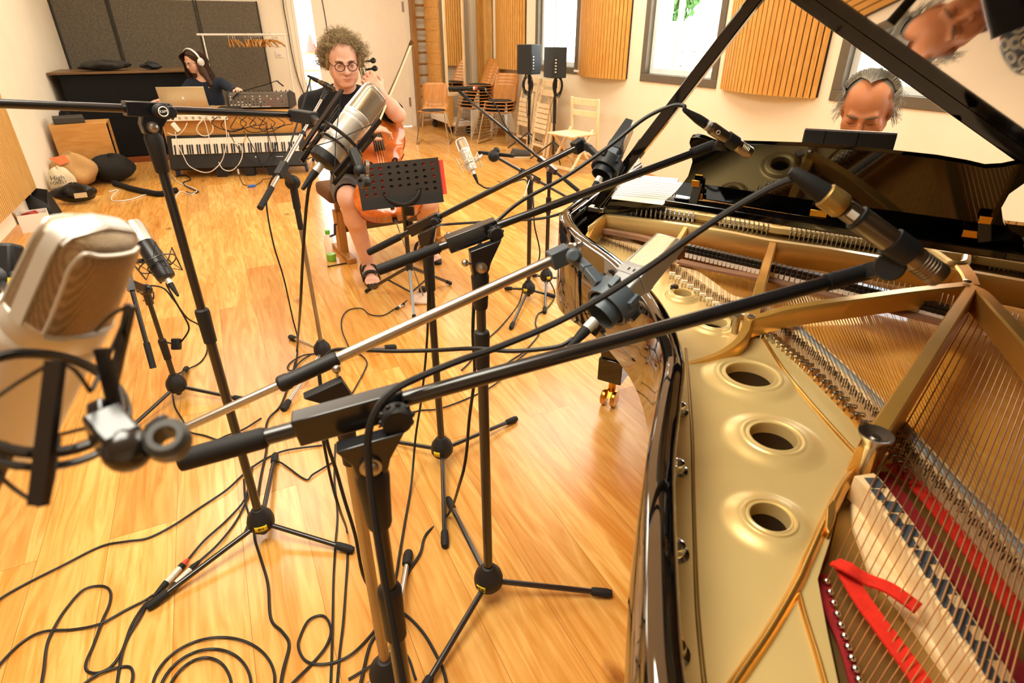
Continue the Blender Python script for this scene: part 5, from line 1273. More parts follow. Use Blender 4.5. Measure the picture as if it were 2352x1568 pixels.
b.prism([DQ(u0, v, z) for v, z in q], DX * (u1 - u0)); b.build('chassis', MIXM, t, bevel=.004)
for u in (u0 - .015, u1): 
    b = MB(); b.prism([DQ(u, v, z) for v, z in ((.18, DTOP), (.23, DTOP + .17), (.35, DTOP + .19), (.68, DTOP + .13), (.68, DTOP))], DX * .015); b.build('side_cheek', BLKM, t, bevel=.003)
pd = (DQ(0, .24, .155) - DQ(0, .20, .02)).normalized(); pn = DX.cross(pd); pn = pn if pn.dot(DY) < 0 else -pn
random.seed(4)
for r in range(4):
    for k in range(16):
        p = DQ(u0 + .03 + (u1 - u0 - .06) * k / 15, .20, DTOP + .02) + pd * (.03 + r * .030)
        if r == 3 and k % 2: continue
        col = 'red_knob' if (k > 8 and random.random() < .6) else ('white_knob' if random.random() < .45 else 'dark_knob')
        MB().cyl(p, p + pn * .012, .0062, 8).build('knob', mat(col, {'red_knob': 'b03a2e', 'white_knob': 'e6dfd0', 'dark_knob': '1c1a18'}[col], .4), t)
b = MB()
for k in range(3): b.box(DQ(u0 + .16 + .12 * k, .20, DTOP + .02) + pd * .012 + pn * .001, (.09, .004, .002), (DX, pd, pn))
b.build('printed_lines', LABELW, t)
for k in range(12):
    p = DQ(u0 + .06 + k * (u1 - u0 - .1) / 11, .36 + .02 * (k % 3), DTOP + .17); MB().cyl(p - UP * .008, p + UP * .016, .006, 8).build('knob', BLKM, t)
solo(MB().strip(crom([PL(x, y, P0 + DY * .24, DY) for x, y in ((535, 226), (548, 213), (575, 204), (612, 194), (634, 186), (641, 190), (651, 198))], 4), .05, .008, [UP] * 25), 'carry_strap', BLKC, 'black webbing strap arching over the mixing desk', 'strap')
t = thing('power_strip', 'white power strip along the front edge of the desk', 'power strip', DQ(.25, .02, DTOP))
dbox(MB(), -.06, .62, -.045, -.005, DTOP - .075, DTOP - .02).build('housing', WHITE, t, bevel=.004)
b = MB()
for k in range(9): b.lathe([(.016, 0), (.016, .002), (.012, -.001)], DQ(.0 + k * .068, -.045, DTOP - .047), -DY, 12)
b.build('socket', mat('socket_grey', 'b9ae9a', .5), t)
for px, py, lb in ((404, 292, 'white power plug hanging from the left end of the power strip'),):
    p = PL(px, py, P0 - DY * .06, DY); solo(MB().box(p, (.045, .03, .10), (V((.85, .1, .45)).normalized(), DY, V((-.45, 0, .85)).normalized())), 'power_plug', WHITE, lb, 'plug', bevel=.006)
b = MB(); b.box(DQ(-.02, .12, DTOP + .004), (.3, .2, .006), DAX).box(DQ(.22, .1, DTOP + .005), (.26, .19, .008), (V((.98, .1, 0)), V((-.1, .98, 0)), UP)); solo(b, 'papers', mat('pale_paper', 'e8dfc9', .8), 'loose papers at the left end of the desk', 'papers')
solo(MB().box(DQ(.62, .16, DTOP + .022), (.22, .18, .04), DAX), 'audio_interface', mat('dark_interface', '24211f', .4, .3), 'low black audio interface between laptop and mixing desk', 'audio interface', bevel=.004)
def dcable(L, m, lb, r=.0045, off=.05, cat='cable', sm=5):
    solo(MB().tube([PL(x, y, P0 - DY * (off + .012 * (i % 2)), DY) for i, (x, y) in enumerate(L)], r, 6, sm=sm), 'cable', m, lb, cat)
dcable([(384, 305), (398, 310), (412, 308), (424, 295), (430, 282)], WHITEC, 'white cable looping under the left end of the power strip')
dcable([(470, 272), (456, 285), (452, 300), (464, 311), (480, 310), (489, 298), (486, 282), (474, 270), (468, 276)], WHITEC, 'round loop of white cable hanging at the middle of the desk front', .0055)
dcable([(466, 268), (474, 290), (480, 315), (486, 345)], WHITEC, 'white cable hanging straight down across the keyboard keys')
dcable([(516, 270), (518, 290), (521, 315), (517, 345), (508, 372), (488, 392), (470, 396), (450, 390), (432, 378), (420, 355), (408, 330), (402, 302)], WHITEC, 'long white cable hanging in a wide arc over the keyboard', off=.20)
dcable([(524, 305), (530, 325), (548, 332), (555, 340), (556, 360), (546, 380), (530, 392), (512, 388), (502, 372)], WHITEC, 'white cable with a yellow plug curling over the keyboard keys', off=.20)
dcable([(545, 278), (562, 290), (565, 310), (558, 330), (553, 342)], YELC, 'yellow network cable hanging down the desk front')
random.seed(8)
for k in range(6):
    x0 = 500 + k * 22; L = [(x0, 268), (x0 - 14, 282 + 6 * (k % 3)), (x0 + 8, 296 + 7 * (k % 2)), (x0 + 42, 300 - 6 * (k % 3)), (x0 + 66, 284), (x0 + 48, 270)]
    dcable([(min(x, 672), y) for x, y in L], CABLE, ('black cable looped at the desk front, leftmost of the tangle', 'second black loop from the left in the tangle at the desk front', 'third black loop from the left in the tangle at the desk front', 'fourth black loop from the left in the tangle at the desk front', 'fifth black loop from the left in the tangle at the desk front', 'black cable looped at the desk front, rightmost of the tangle')[k], off=.06 + .012 * k)
for L, lb in (([(525, 300), (540, 330), (560, 355), (590, 375), (612, 372), (620, 355), (622, 330), (610, 290)], 'black cable sagging in an arc over the right half of the keyboard'), ([(560, 300), (580, 335), (596, 370), (612, 392), (640, 412)], 'black cable slanting from the tangle down to the floor'), ([(612, 280), (616, 320), (620, 350)], 'short black cable hanging straight below the mixing desk'), ([(622, 285), (634, 320), (630, 345), (620, 360)], 'black cable curving below the right end of the desk')):
    dcable(L, CABLE, lb, off=.17)
t = thing('inline_connector', 'grey inline connector dangling below the digital piano', 'connector', PL(548, 400, P0 - DY * .2, DY))
q = PL(546, 388, P0 - DY * .22, DY); MB().tube([PL(544, 372, P0 - DY * .21, DY), q], .003, 6).tube([q - UP * .05, Z(556, 420, .01), Z(566, 426, .006)], .004, 6, sm=3).build('lead', CABLE, t); MB().cyl(q, q - UP * .06, .010, 10).build('shell', NICK, t)
q = Z(578, 427, .012); t = thing('blue_connector', 'blue plug lying on the floor in front of the desk', 'connector', q); MB().box(q, (.075, .035, .022), (V((.97, .2, 0)), V((-.2, .97, 0)), UP)).build('housing', mat('blue_plastic', '2f62b8', .4), t, bevel=.004)
MB().tube([q + V((.03, 0, 0)), Z(600, 418, .02), Z(604, 412, .05), Z(625, 408, .01), Z(632, 395, .01), Z(645, 385, .01)], .0045, 6, sm=4).build('lead', CABLE, t)
# floor cables before the desk
for L, m, r, lb in (([(250, 440), (272, 436), (256, 452), (262, 462), (300, 458), (330, 448), (352, 443)], WHITEC, .005, 'white cable in an S curve on the floor before the bags'), ([(395, 402), (412, 420), (440, 430), (452, 438), (440, 446), (415, 440), (404, 452), (402, 468)], WHITEC, .005, 'white cable bunched on the floor by the left end of the desk'), ([(398, 398), (406, 416), (400, 432), (412, 440)], YELC, .005, 'yellow cable on the floor by the left end of the desk'), ([(404, 405), (425, 402), (438, 412), (420, 420), (436, 432), (456, 440), (440, 444), (428, 440)], CABLE, .006, 'black cable coiled on the floor by the left end of the desk'), ([(0, 560), (18, 568), (22, 590), (8, 618), (-10, 640)], WHITEC, .004, 'white cable on the floor at the foot of the left wall')):
    solo(MB().tube([Z(x, y, r + .001 + .002 * (i % 2)) for i, (x, y) in enumerate(L)], r, 6, sm=5), 'cable', m, lb, 'cable')
# wall bars, rolling mirror and corner posts
t = thing('wall_bars', 'brown wooden wall bars standing between the door and the pine board', 'wall bars', (3.36, 10.3, 0))
DKW = wood('brown_oak', '8a5f2c', 'a97b3f', 2, 8)
for x in (3.27, 3.62): MB().bx((x - .035, 10.24, 0), (x + .035, 10.34, 2.5)).build('upright', DKW, t, bevel=.003)
b = MB()
for k in range(14): MB().tube([(3.29, 10.29, .14 + k * .17), (3.60, 10.29, .14 + k * .17)], .018, 10).build('bar', DKW, t)
t = thing('rolling_mirror', 'tall rolling pine board with a framed mirror on its end, beside the stacked chairs', 'mirror', (3.45, 9.5, 0))
b = MB()
for k in range(13): b.bx((3.43, 9.55, .36 + k * .16), (3.46, 10.18, .36 + k * .16 + .158))
b.build('plank_board', PINE, t, bevel=.002)
MB().bx((3.44, 9.0, .14), (3.75, 10.2, .19)).build('base', WHITE, t, bevel=.004); MB().bx((3.435, 9.25, .19), (3.455, 10.18, .36)).build('lower_panel', WHITE, t)
for x, y in ((3.48, 10.1), (3.48, 9.35), (3.7, 9.1)):
    b = MB().lathe([(.02, -.015), (.06, -.015), (.062, 0), (.06, .015), (.02, .015)], (x, y, .063), (1, .3, 0), 18).bx((x - .03, y - .02, .10), (x + .03, y + .02, .14)); b.build('castor', BLKM, t)
mn = V((.22, -.975, 0)).normalized(); mx_ = UP.cross(mn).normalized(); mx_ = mx_ if mx_.x > 0 else -mx_; mc = V((3.535, 9.16, 0)); MAX = (mx_, mn, UP)
MB().box(mc + UP * 1.40, (.30, .006, 1.56), MAX).build('mirror_glass', mat('mirror_silver', 'f4f4f0', .015, 1., var=0), t)
b = MB()
for s in (-1, 1): b.box(mc + mx_ * (.165 * s) + UP * 1.40, (.035, .03, 1.62), MAX)
b.box(mc + UP * .605, (.40, .05, .05), MAX).build('mirror_frame', PALEW, t, bevel=.003)
MB().box(mc - mx_ * .13 + UP * .36, (.10, .04, .46), MAX).build('lower_post', PINE, t, bevel=.003)
for i, (px, w, m) in enumerate(((1088, .05, WALL), (1104, .03, SLAT), (1120, .035, SLATL))):
    p = PL(px, 200, (4.1, 0, 0), (1, 0, 0)); struct(MB().bx((4.06, p.y - w, 0), (4.18, p.y + w, 2.9)).build('trim_%d' % (i + 1), m, bevel=.004))
# stacking chairs: one moulded plywood shell, seat pad, two chrome side frames
def make_chair(label, pad=True):
    t = thing('stacking_chair', label, 'chair')
    prof = [(-.205, .452, .20), (-.16, .447, .205), (0, .440, .205), (.12, .440, .20), (.165, .452, .195), (.188, .48, .188), (.20, .53, .18), (.215, .60, .185), (.235, .70, .19), (.25, .77, .175), (.256, .80, .14)]
    rows = []
    for y, z, w in prof: rows.append([V((w * u, y - .012 * u * u * (z > .5) * -1, z + .010 * (1 - abs(u)) * -1 * (z < .5))) for u in np.linspace(-1, 1, 9)])
    b = MB().grid(rows); o = b.build('shell', PLY, t, local=True, ang=60); k = o.modifiers.new('s', 'SOLIDIFY'); k.thickness = .011; k.offset = 0
    if pad: MB().lathe([(0, 0), (.17, 0), (.178, .006), (.17, .013), (0, .015)], (0, -.02, .446), UP, 28, sx=1.0, sy=1.0).build('seat_pad', DARKG, t, local=True)
    for s in (-1, 1):
        x0, x1 = .17 * s, .235 * s
        b = MB().tube([(.03 * s, -.13, .428), (x0 * .9, -.14, .428), (x0, -.15, .40), (x1, -.21, .03), (x1, -.20, .012), (x1, -.16, .009), (x1, .20, .009), (x1, .235, .014), (x1, .24, .03), (x0, .12, .40), (x0 * .9, .11, .428), (.03 * s, .10, .428)], .0085, 8, sm=3)
        b.build('leg_frame', CHR, t, local=True)
    return t
ch0 = make_chair('plywood chair standing alone beside the door, with a dark round seat pad')
p = Z(1000, 327, 0); ch0.location = (p.x, p.y, 0); ch0.rotation_euler = (0, 0, radians(-28))
p = V((3.66, 8.80, 0))
bases = ['lowest plywood chair of the tall stack', 'second chair from the floor in the tall stack', 'third chair from the floor in the tall stack', 'fourth chair from the floor in the tall stack', 'fifth chair from the floor in the tall stack', 'sixth chair from the floor in the tall stack', 'seventh chair from the floor in the tall stack', 'topmost plywood chair of the tall stack, its dark round pad in view']
for k in range(8): dup(ch0, p + V((.022 * k, .006 * k, .043 * k)), radians(-78), bases[k], 'tall stack of plywood chairs')
p = Z(1140, 330, 0) + V((.06, .05, 0))
for k, lb in enumerate(('lowest plywood chair of the short stack by the window wall', 'second plywood chair from the floor in the short stack', 'third plywood chair from the floor in the short stack', 'topmost plywood chair of the short stack, its pad lit by the window')):
    dup(ch0, p + V((.016 * k, .012 * k, .043 * k)), radians(-50), lb, 'short stack of plywood chairs')
# folding chairs leaning against the wall and one unfolded
def fold_flat(y, x0, tilt, label, w=.42):
    t = thing('folding_chair', label, 'chair', (x0, y, 0), group='folded chairs leaning on the window wall'); dz = V((sin(tilt), 0, cos(tilt))); dy = V((0, 1, 0)); n = dz.cross(dy); AX = (dy, n, dz)
    c = V((x0, y, 0))
    for s in (-1, 1):
        MB().box(c + dy * (s * w / 2) + dz * .46, (.035, .022, .92), AX).build('stile', PALEW, t, bevel=.004)
        MB().box(c + dy * (s * (w / 2 - .045)) + dz * .36 + n * .03, (.03, .02, .70), AX).build('rear_leg', PALEW, t, bevel=.003)
    for z in (.88, .77): MB().box(c + dz * z, (w, .016, .075), AX).build('back_slat', PALEW, t, bevel=.003)
    for k in range(6): MB().box(c + dz * (.30 + .062 * k) + n * .055, (w - .10, .016, .052), AX).build('seat_slat', PALEW, t, bevel=.002)
    MB().box(c + dz * .12 + n * .03, (w - .09, .014, .03), AX).build('stretcher', PALEW, t)
fold_flat(7.72, 3.98, .13, 'folded slatted chair leaning on the wall, the one closest to the stacked chairs')
fold_flat(7.22, 3.95, .15, 'folded slatted chair leaning on the wall between the two loudspeaker stands')
fold_flat(6.98, 3.84, .17, 'folded slatted chair leaning on the wall, the one closest to the unfolded pale chair')
t = thing('folding_chair', 'pale wooden folding chair standing unfolded in front of the leaning ones', 'chair', (3.62, 6.0, 0))
fa = (Z(1320, 412, 0) - Z(1243, 392, 0)).normalized(); fb_ = V((-fa.y, fa.x, 0)); fb_ = fb_ if fb_.y > 0 else -fb_; fc = (Z(1320, 412, 0) + Z(1243, 392, 0)) / 2 + fb_ * .2
def FQ(u, v, z): return fc + fa * u + fb_ * v + UP * z
for s in (-1, 1):
    MB().bar(FQ(.21 * s, .22, .0) , FQ(.21 * s, .17, .80), .022, .034, fa).build('back_post', PALEW, t, bevel=.004)
    MB().bar(FQ(.18 * s, -.20, .0), FQ(.18 * s, .15, .48), .022, .03, fa).build('front_leg', PALEW, t, bevel=.004)
    MB().bar(FQ(.165 * s, .26, .0), FQ(.165 * s, -.14, .43), .02, .03, fa).build('rear_leg', PALEW, t, bevel=.004)
for z, h in ((.755, .07), (.635, .06)): MB().bar(FQ(-.21, .178, z), FQ(.21, .178, z), .016, h, UP).build('back_slat', PALEW, t, bevel=.003)
b = MB(); b.box(FQ(0, -.01, .435), (.40, .38, .022), (fa, fb_, UP)); b.build('seat', PALEW, t, bevel=.008)
for v, z in ((-.16, .08), (.22, .10)): MB().bar(FQ(-.18, v, z), FQ(.18, v, z), .014, .03, UP).build('stretcher', PALEW, t)
# loudspeakers on stands with hanging coils of cable
SPK = mat('speaker_black', '23282a', .55, var=.08)
for i, (fp, top, bot, cx, lbs, lbp, lbc) in enumerate(((Z(1214, 345, 0), 102, 170, 1216, 'slim black tripod stand under the loudspeaker nearer the stacked chairs', 'black loudspeaker nearer the stacked chairs, turned half sideways', 'coil of black cable hanging below the loudspeaker nearer the stacked chairs'), (Z(1270, 370, 0), 108, 178, 1265, 'slim black tripod stand behind the unfolded pale chair', 'black loudspeaker whose back panel faces the room, before the window', 'coil of black cable hanging below the loudspeaker before the window'))):
    t = thing('speaker_stand', lbs, 'speaker stand', fp); zb = up_at(fp, bot)
    MB().cyl(fp + UP * .08, fp + UP * zb, .016, 12).build('pole', BLK, t); MB().cyl(fp + UP * .45, fp + UP * (.45 + .28), .021, 12).cyl(fp + UP * (zb - .12), fp + UP * (zb - .02), .022, 12).build('collar', BLKM, t)
    for a in (.3, 2.4, 4.5): MB().tube([fp + UP * .24, fp + V((.30 * cos(a), .30 * sin(a), .015))], .009, 8).build('leg', BLK, t)
    zt = up_at(fp, top); u = (V((0, 0, 0)) - fp); u.z = 0; u.normalize(); an = (.75, .35)[i]; fr_ = V((u.x * cos(an) - u.y * sin(an), u.x * sin(an) + u.y * cos(an), 0)); sd = UP.cross(fr_); w, dp = .115, .12
    s = thing('loudspeaker', lbp, 'loudspeaker', fp + UP * zb)
    c = fp; q = [c + fr_ * dp - sd * w * .75, c + fr_ * dp + sd * w * .75, c + fr_ * (dp * .2) + sd * w, c - fr_ * dp + sd * w, c - fr_ * dp - sd * w, c + fr_ * (dp * .2) - sd * w]
    MB().prism([p + UP * zb for p in q], UP * (zt - zb)).build('cabinet', SPK, s, bevel=.008)
    b = MB(); h = zt - zb; pp = c + fr_ * (dp + .001) - sd * w * .42
    b.box(pp + UP * (zb + h * .4), (.05, .003, h * .55), (sd, fr_, UP)); b.build('rear_panel', BLKM, s)
    b = MB()
    for k in range(5): b.box(pp + UP * (zb + h * (.2 + .1 * k)) + fr_ * .003, (.02, .004, .014), (sd, fr_, UP))
    b.build('sockets', NICK, s)
    cc = fp + u * .05; zc = up_at(fp, (192, 196)[i]); b = MB(); rs = random.Random(i + 3)
    for k in range(11):
        R = .108 + rs.uniform(-.022, .020); ax = (u + sd * rs.uniform(-.7, .7)).normalized()
        b.ring(cc + UP * (zc - rs.uniform(-.02, .02)) + u * rs.uniform(0, .03) - sd * .03 * (1 - 2 * i), ax, R, .0036, 28, 5, sy=rs.uniform(.45, .62), xh=UP)
    b.tube([cc + UP * (zc - .08), cc + UP * (zc - .25) - sd * .05, cc + UP * (zc - .42) - sd * .03], .004, 6, sm=4)
    b.tube([cc + UP * (zb + .02), cc + UP * (zc + .10), cc + UP * (zc + .07)], .004, 6)
    solo(b, 'cable_coil', CABLE, lbc, 'cable coil')
# trainer on the floor
sp = Z(1196, 362, 0); t = thing('trainer_shoe', 'dark grey trainer with a pale sole on the floor below the loudspeakers', 'shoe', sp)
sx_ = V((.95, -.3, 0)).normalized(); sy_ = UP.cross(sx_); rows = []
for k in range(11):
    u = k / 10; w = .018 + .030 * sin(pi * min(1, u * .9 + .08)) ** .6; h = (.055 + .045 * (1 - u) ** .7 - .02 * (u > .8) * (u - .8) * 5) * (1 if 0 < k < 10 else .4)
    rows.append([sp + sx_ * (.27 * (u - .5)) + sy_ * (w * cos(a)) + UP * (.022 + h * max(0, sin(a)) ** .7) for a in np.linspace(0, pi, 11)])
MB().grid(rows).build('upper', mat('dark_grey_suede', '4b4a47', .9), t, solid=.003)
pl = [sp + sx_ * (.145 * cos(a)) + sy_ * (.05 * sin(a) * (1 - .15 * cos(a))) for a in np.linspace(0, 2 * pi, 25)[:-1]]
MB().prism(pl, UP * .024).build('sole', mat('cream_rubber', 'd9cbb0', .7), t, bevel=.004)
b = MB()
for k in range(4): b.bar(sp + sx_ * (.01 + .022 * k) + sy_ * .025 + UP * .085, sp + sx_ * (.015 + .022 * k) - sy_ * .025 + UP * .085, .006, .004)
b.build('laces', mat('grey_lace', '8d8a82', .8), t)
# ---------------------------------------------------------------- people
def smooth_solid(prims, res, pad=.03):
    """one continuous surface around blended round forms. prims: ('c', a, b, ra, rb, k) tapered limb, ('e', c, (rx, ry, rz), axes, k) ellipsoid,
    a leading '-' carves instead"""
    P = [(p if len(p) else p) for p in prims]; lo = np.full(3, 1e9); hi = -lo
    for p in P:
        if p[0].startswith('-'): continue
        if p[0] == 'c':
            for q, r in ((p[1], p[3]), (p[2], p[4])): lo = np.minimum(lo, np.array(q) - r); hi = np.maximum(hi, np.array(q) + r)
        else: m = max(p[2]); lo = np.minimum(lo, np.array(p[1]) - m); hi = np.maximum(hi, np.array(p[1]) + m)
    lo -= pad; hi += pad; n = np.ceil((hi - lo) / res).astype(int) + 1; Fd = np.full(n, .3, np.float32)
    ax = [lo[i] + res * np.arange(n[i]) for i in range(3)]
    for p in P:
        neg = p[0][0] == '-'; k = p[-1]
        if p[0][-1] == 'c':
            a, b = np.array(p[1]), np.array(p[2]); ra, rb = p[3], p[4]; l_, h_ = np.minimum(a, b) - max(ra, rb), np.maximum(a, b) + max(ra, rb)
        else:
            c = np.array(p[1]); m = max(p[2]); l_, h_ = c - m, c + m
        mg = k * 1.5 + res * 4
        i0 = np.clip(np.floor((l_ - mg - lo) / res).astype(int), 0, n - 1); i1 = np.clip(np.ceil((h_ + mg - lo) / res).astype(int) + 1, 1, n)
        sl = tuple(slice(i0[i], i1[i]) for i in range(3))
        X, Y, Zz = np.meshgrid(*[ax[i][sl[i]] for i in range(3)], indexing='ij')
        if p[0][-1] == 'c':
            d = b - a; L2 = max(1e-9, float(d @ d)); t = np.clip(((X - a[0]) * d[0] + (Y - a[1]) * d[1] + (Zz - a[2]) * d[2]) / L2, 0, 1)
            q = np.sqrt((X - a[0] - t * d[0]) ** 2 + (Y - a[1] - t * d[1]) ** 2 + (Zz - a[2] - t * d[2]) ** 2) - (ra + (rb - ra) * t)
        else:
            R = np.array(p[3]) if p[3] is not None else np.eye(3); r = p[2]; dx, dy, dz = X - c[0], Y - c[1], Zz - c[2]
            u = [(R[i][0] * dx + R[i][1] * dy + R[i][2] * dz) / r[i] for i in range(3)]
            k0 = np.sqrt(u[0] ** 2 + u[1] ** 2 + u[2] ** 2); k1 = np.sqrt((u[0] / r[0]) ** 2 + (u[1] / r[1]) ** 2 + (u[2] / r[2]) ** 2) + 1e-9
            q = k0 * (k0 - 1) / k1
        f = Fd[sl]
        if neg:
            g = -q; h = np.maximum(k - np.abs(f - g), 0) / max(k, 1e-6); Fd[sl] = np.maximum(f, g) + h * h * k / 4
        else:
            h = np.maximum(k - np.abs(f - q), 0) / max(k, 1e-6); Fd[sl] = np.minimum(f, q) - h * h * k / 4
    # surface nets
    S = Fd < 0; nx, ny, nz = n
    cnt = np.zeros((nx - 1, ny - 1, nz - 1), np.int32); pos = np.zeros((nx - 1, ny - 1, nz - 1, 3), np.float32)
    G = np.stack(np.meshgrid(*[np.arange(m - 1, dtype=np.float32) for m in n], indexing='ij'), -1)
    def cut(v, di, dj, dk): return v[di:nx - 1 + di, dj:ny - 1 + dj, dk:nz - 1 + dk]
    for a, o1, o2 in ((0, 1, 2), (1, 0, 2), (2, 0, 1)):
        for p_ in (0, 1):
            for q_ in (0, 1):
                off = [0, 0, 0]; off[o1] = p_; off[o2] = q_; off2 = list(off); off2[a] = 1
                f0, f1 = cut(Fd, *off), cut(Fd, *off2); mk = (f0 < 0) != (f1 < 0)
                t = np.where(mk, f0 / np.where(mk, f0 - f1, 1), 0); v = np.zeros(pos.shape, np.float32); v[..., a] = t; v[..., o1] = p_; v[..., o2] = q_
                pos += v * mk[..., None]; cnt += mk
    act = cnt > 0; idx = np.full(cnt.shape, -1, np.int64); idx[act] = np.arange(act.sum())
    V_ = (pos[act] / cnt[act][:, None] + G[act]) * res + lo
    faces = []
    for a, o1, o2 in ((0, 1, 2), (1, 2, 0), (2, 0, 1)):
        sa = [slice(1, -1)] * 3; sa[a] = slice(0, -1); sb = [slice(1, -1)] * 3; sb[a] = slice(1, None)
        s0, s1 = S[tuple(sa)], S[tuple(sb)]; ch = np.argwhere(s0 != s1); 
        if not len(ch): continue
        fl = s0[tuple(ch.T)]; base = ch.copy(); base[:, o1] += 1; base[:, o2] += 1
        def g(d1, d2):
            c = base.copy(); c[:, o1] -= d1; c[:, o2] -= d2; return idx[tuple(c.T)]
        q = np.stack([g(0, 0), g(1, 0), g(1, 1), g(0, 1)], 1); q[~fl] = q[~fl][:, ::-1]; faces.append(q)
    faces = np.concatenate(faces); faces = faces[(faces >= 0).all(1)]
    b = MB(); b.v = [tuple(map(float, v)) for v in V_]; b.f = [tuple(map(int, f)) for f in faces]; return b
def relax(o, it=4, f=.5):
    m = o.modifiers.new('relax', 'SMOOTH'); m.iterations = it; m.factor = f; return o
def axes(fwd, up=(0, 0, 1)):
    f = V(fwd).normalized(); u = V(up); u = (u - f * u.dot(f)).normalized(); return f.cross(u), f, u     # x: the person's own right-hand side seen along f
def head_prims(c, A_, k=1., lids=False, jaw=1., chin=0.):
    x, y, z = A_; R = [tuple(x), tuple(y), tuple(z)]
    def p(a, b, d): return V(c) + (x * a + y * b + z * d) * k
    def e(a, b, d, r, kk=.015): return ('e', p(a, b, d), tuple(q * k for q in r), R, kk * k)
    def cp(q1, q2, r1, r2, kk=.012): return ('c', p(*q1), p(*q2), r1 * k, r2 * k, kk * k)
    L = [e(0, -.014, .034, (.077, .097, .084)), e(0, .024, -.038, (.061 * jaw, .066, .078), .03), e(0, .062, -.096 - chin, (.026, .024, .020), .025)]
    for s in (-1, 1):
        L += [cp((.056 * s * jaw, -.005, -.055), (.022 * s, .060, -.098 - chin), .017, .017, .025), e(.043 * s, .060, -.026, (.025, .020, .020), .02), e(.040 * s, .055, -.058, (.024, .026, .026), .02)]
        L += [('-e', p(.033 * s, .104, .001), (.020 * k, .018 * k, .012 * k), R, .012 * k)]
        L += [e(.079 * s, -.010, -.004, (.008, .019, .031), .006), cp((.076 * s, -.004, -.032), (.079 * s, -.006, -.020), .007, .007, .005)]
    L += [cp((-.040, .078, .021), (-.012, .087, .016), .009, .008, .012), cp((.040, .078, .021), (.012, .087, .016), .009, .008, .012)]
    L += [cp((0, .086, .012), (0, .109, -.030), .0075, .0115, .010), e(0, .108, -.034, (.012, .012, .010), .006), e(-.013, .098, -.036, (.0085, .011, .008), .005), e(.013, .098, -.036, (.0085, .011, .008), .005)]
    L += [cp((-.021, .083, -.064), (0, .092, -.061), .0055, .0065, .008), cp((.021, .083, -.064), (0, .092, -.061), .0055, .0065, .008), cp((-.018, .083, -.073), (.018, .083, -.073), .0068, .0068, .008), cp((0, .088, -.074), (0, .088, -.073), .0065, .0065, .008)]
    L += [('-c', p(-.022, .098, -.0685), p(.022, .098, -.0685), .0022 * k, .0022 * k, .003 * k)]
    if lids:
        for s in (-1, 1): L += [e(.033 * s, .076, .002, (.0155, .0130, .0115), .004), ('-c', p(.020 * s, .0925, -.003), p(.046 * s, .0865, -.003), .0016 * k, .0016 * k, .002 * k)]
    return L, p
SKIN = mat('skin_pink', 'e3b198', .5, var=.05, scale=14, sub=.12, bump=.06, bscale=300)
SKINW = mat('skin_tanned', 'c98052', .5, var=.06, scale=14, sub=.12, bump=.06, bscale=300)
LIP = mat('lip', 'c07864', .45, var=.05)
EYEW = mat('eye_white', 'e9e2da', .2, var=.02); IRIS = mat('eye_iris', '3a2a1c', .15, var=.1)
def face_parts(body, p, A_, k, browm, lip=True, eyes=True, look=(0, 0), brow=True, R=.0118):
    x, y, z = A_
    for s in (-1, 1):
        if eyes:
            c = p(.033 * s, .0765, .001); e = MB().ball(c, R * k, 14).build('eye', EYEW, body)
            g = (y + x * look[0] + z * look[1]).normalized(); MB().ball(c + g * R * k * .62, R * k * .48, 12).build('iris', IRIS, e)
            rows = []
            for i in range(7):    # upper lid
                a = -1.15 + 2.3 * i / 6; rows.append([c + (x * sin(a) * cos(q) + y * cos(a) * cos(q) + z * sin(q)) * R * k * 1.10 for q in np.linspace(.10, 1.25, 5)])
            MB().grid(rows).build('eyelid', body.data.materials[0], body, solid=.001)
            rows = []
            for i in range(7):
                a = -1.15 + 2.3 * i / 6; rows.append([c + (x * sin(a) * cos(q) + y * cos(a) * cos(q) + z * sin(q)) * R * k * 1.08 for q in np.linspace(-.26, -1.2, 4)])
            MB().grid(rows).build('eyelid', body.data.materials[0], body, solid=.001)
        if brow:
            MB().tube([p(.013 * s, .0965, .0165), p(.030 * s, .0945, .0215), p(.052 * s, .077, .017)], [.0042 * k, .0050 * k, .0022 * k], 7, sm=4).build('eyebrow', browm, body)
    if lip:
        b = MB()
        b.tube([p(-.027, .0850, -.0680), p(-.013, .0925, -.0655), p(0, .0950, -.0660), p(.013, .0925, -.0655), p(.027, .0850, -.0680)], [.0010 * k, .0026 * k, .0026 * k, .0026 * k, .0010 * k], 8, sm=3)
        b.tube([p(-.024, .0855, -.0705), p(0, .0940, -.0730), p(.024, .0855, -.0705)], [.0010 * k, .0030 * k, .0010 * k], 8, sm=4)
        b.build('lips', LIP, body)
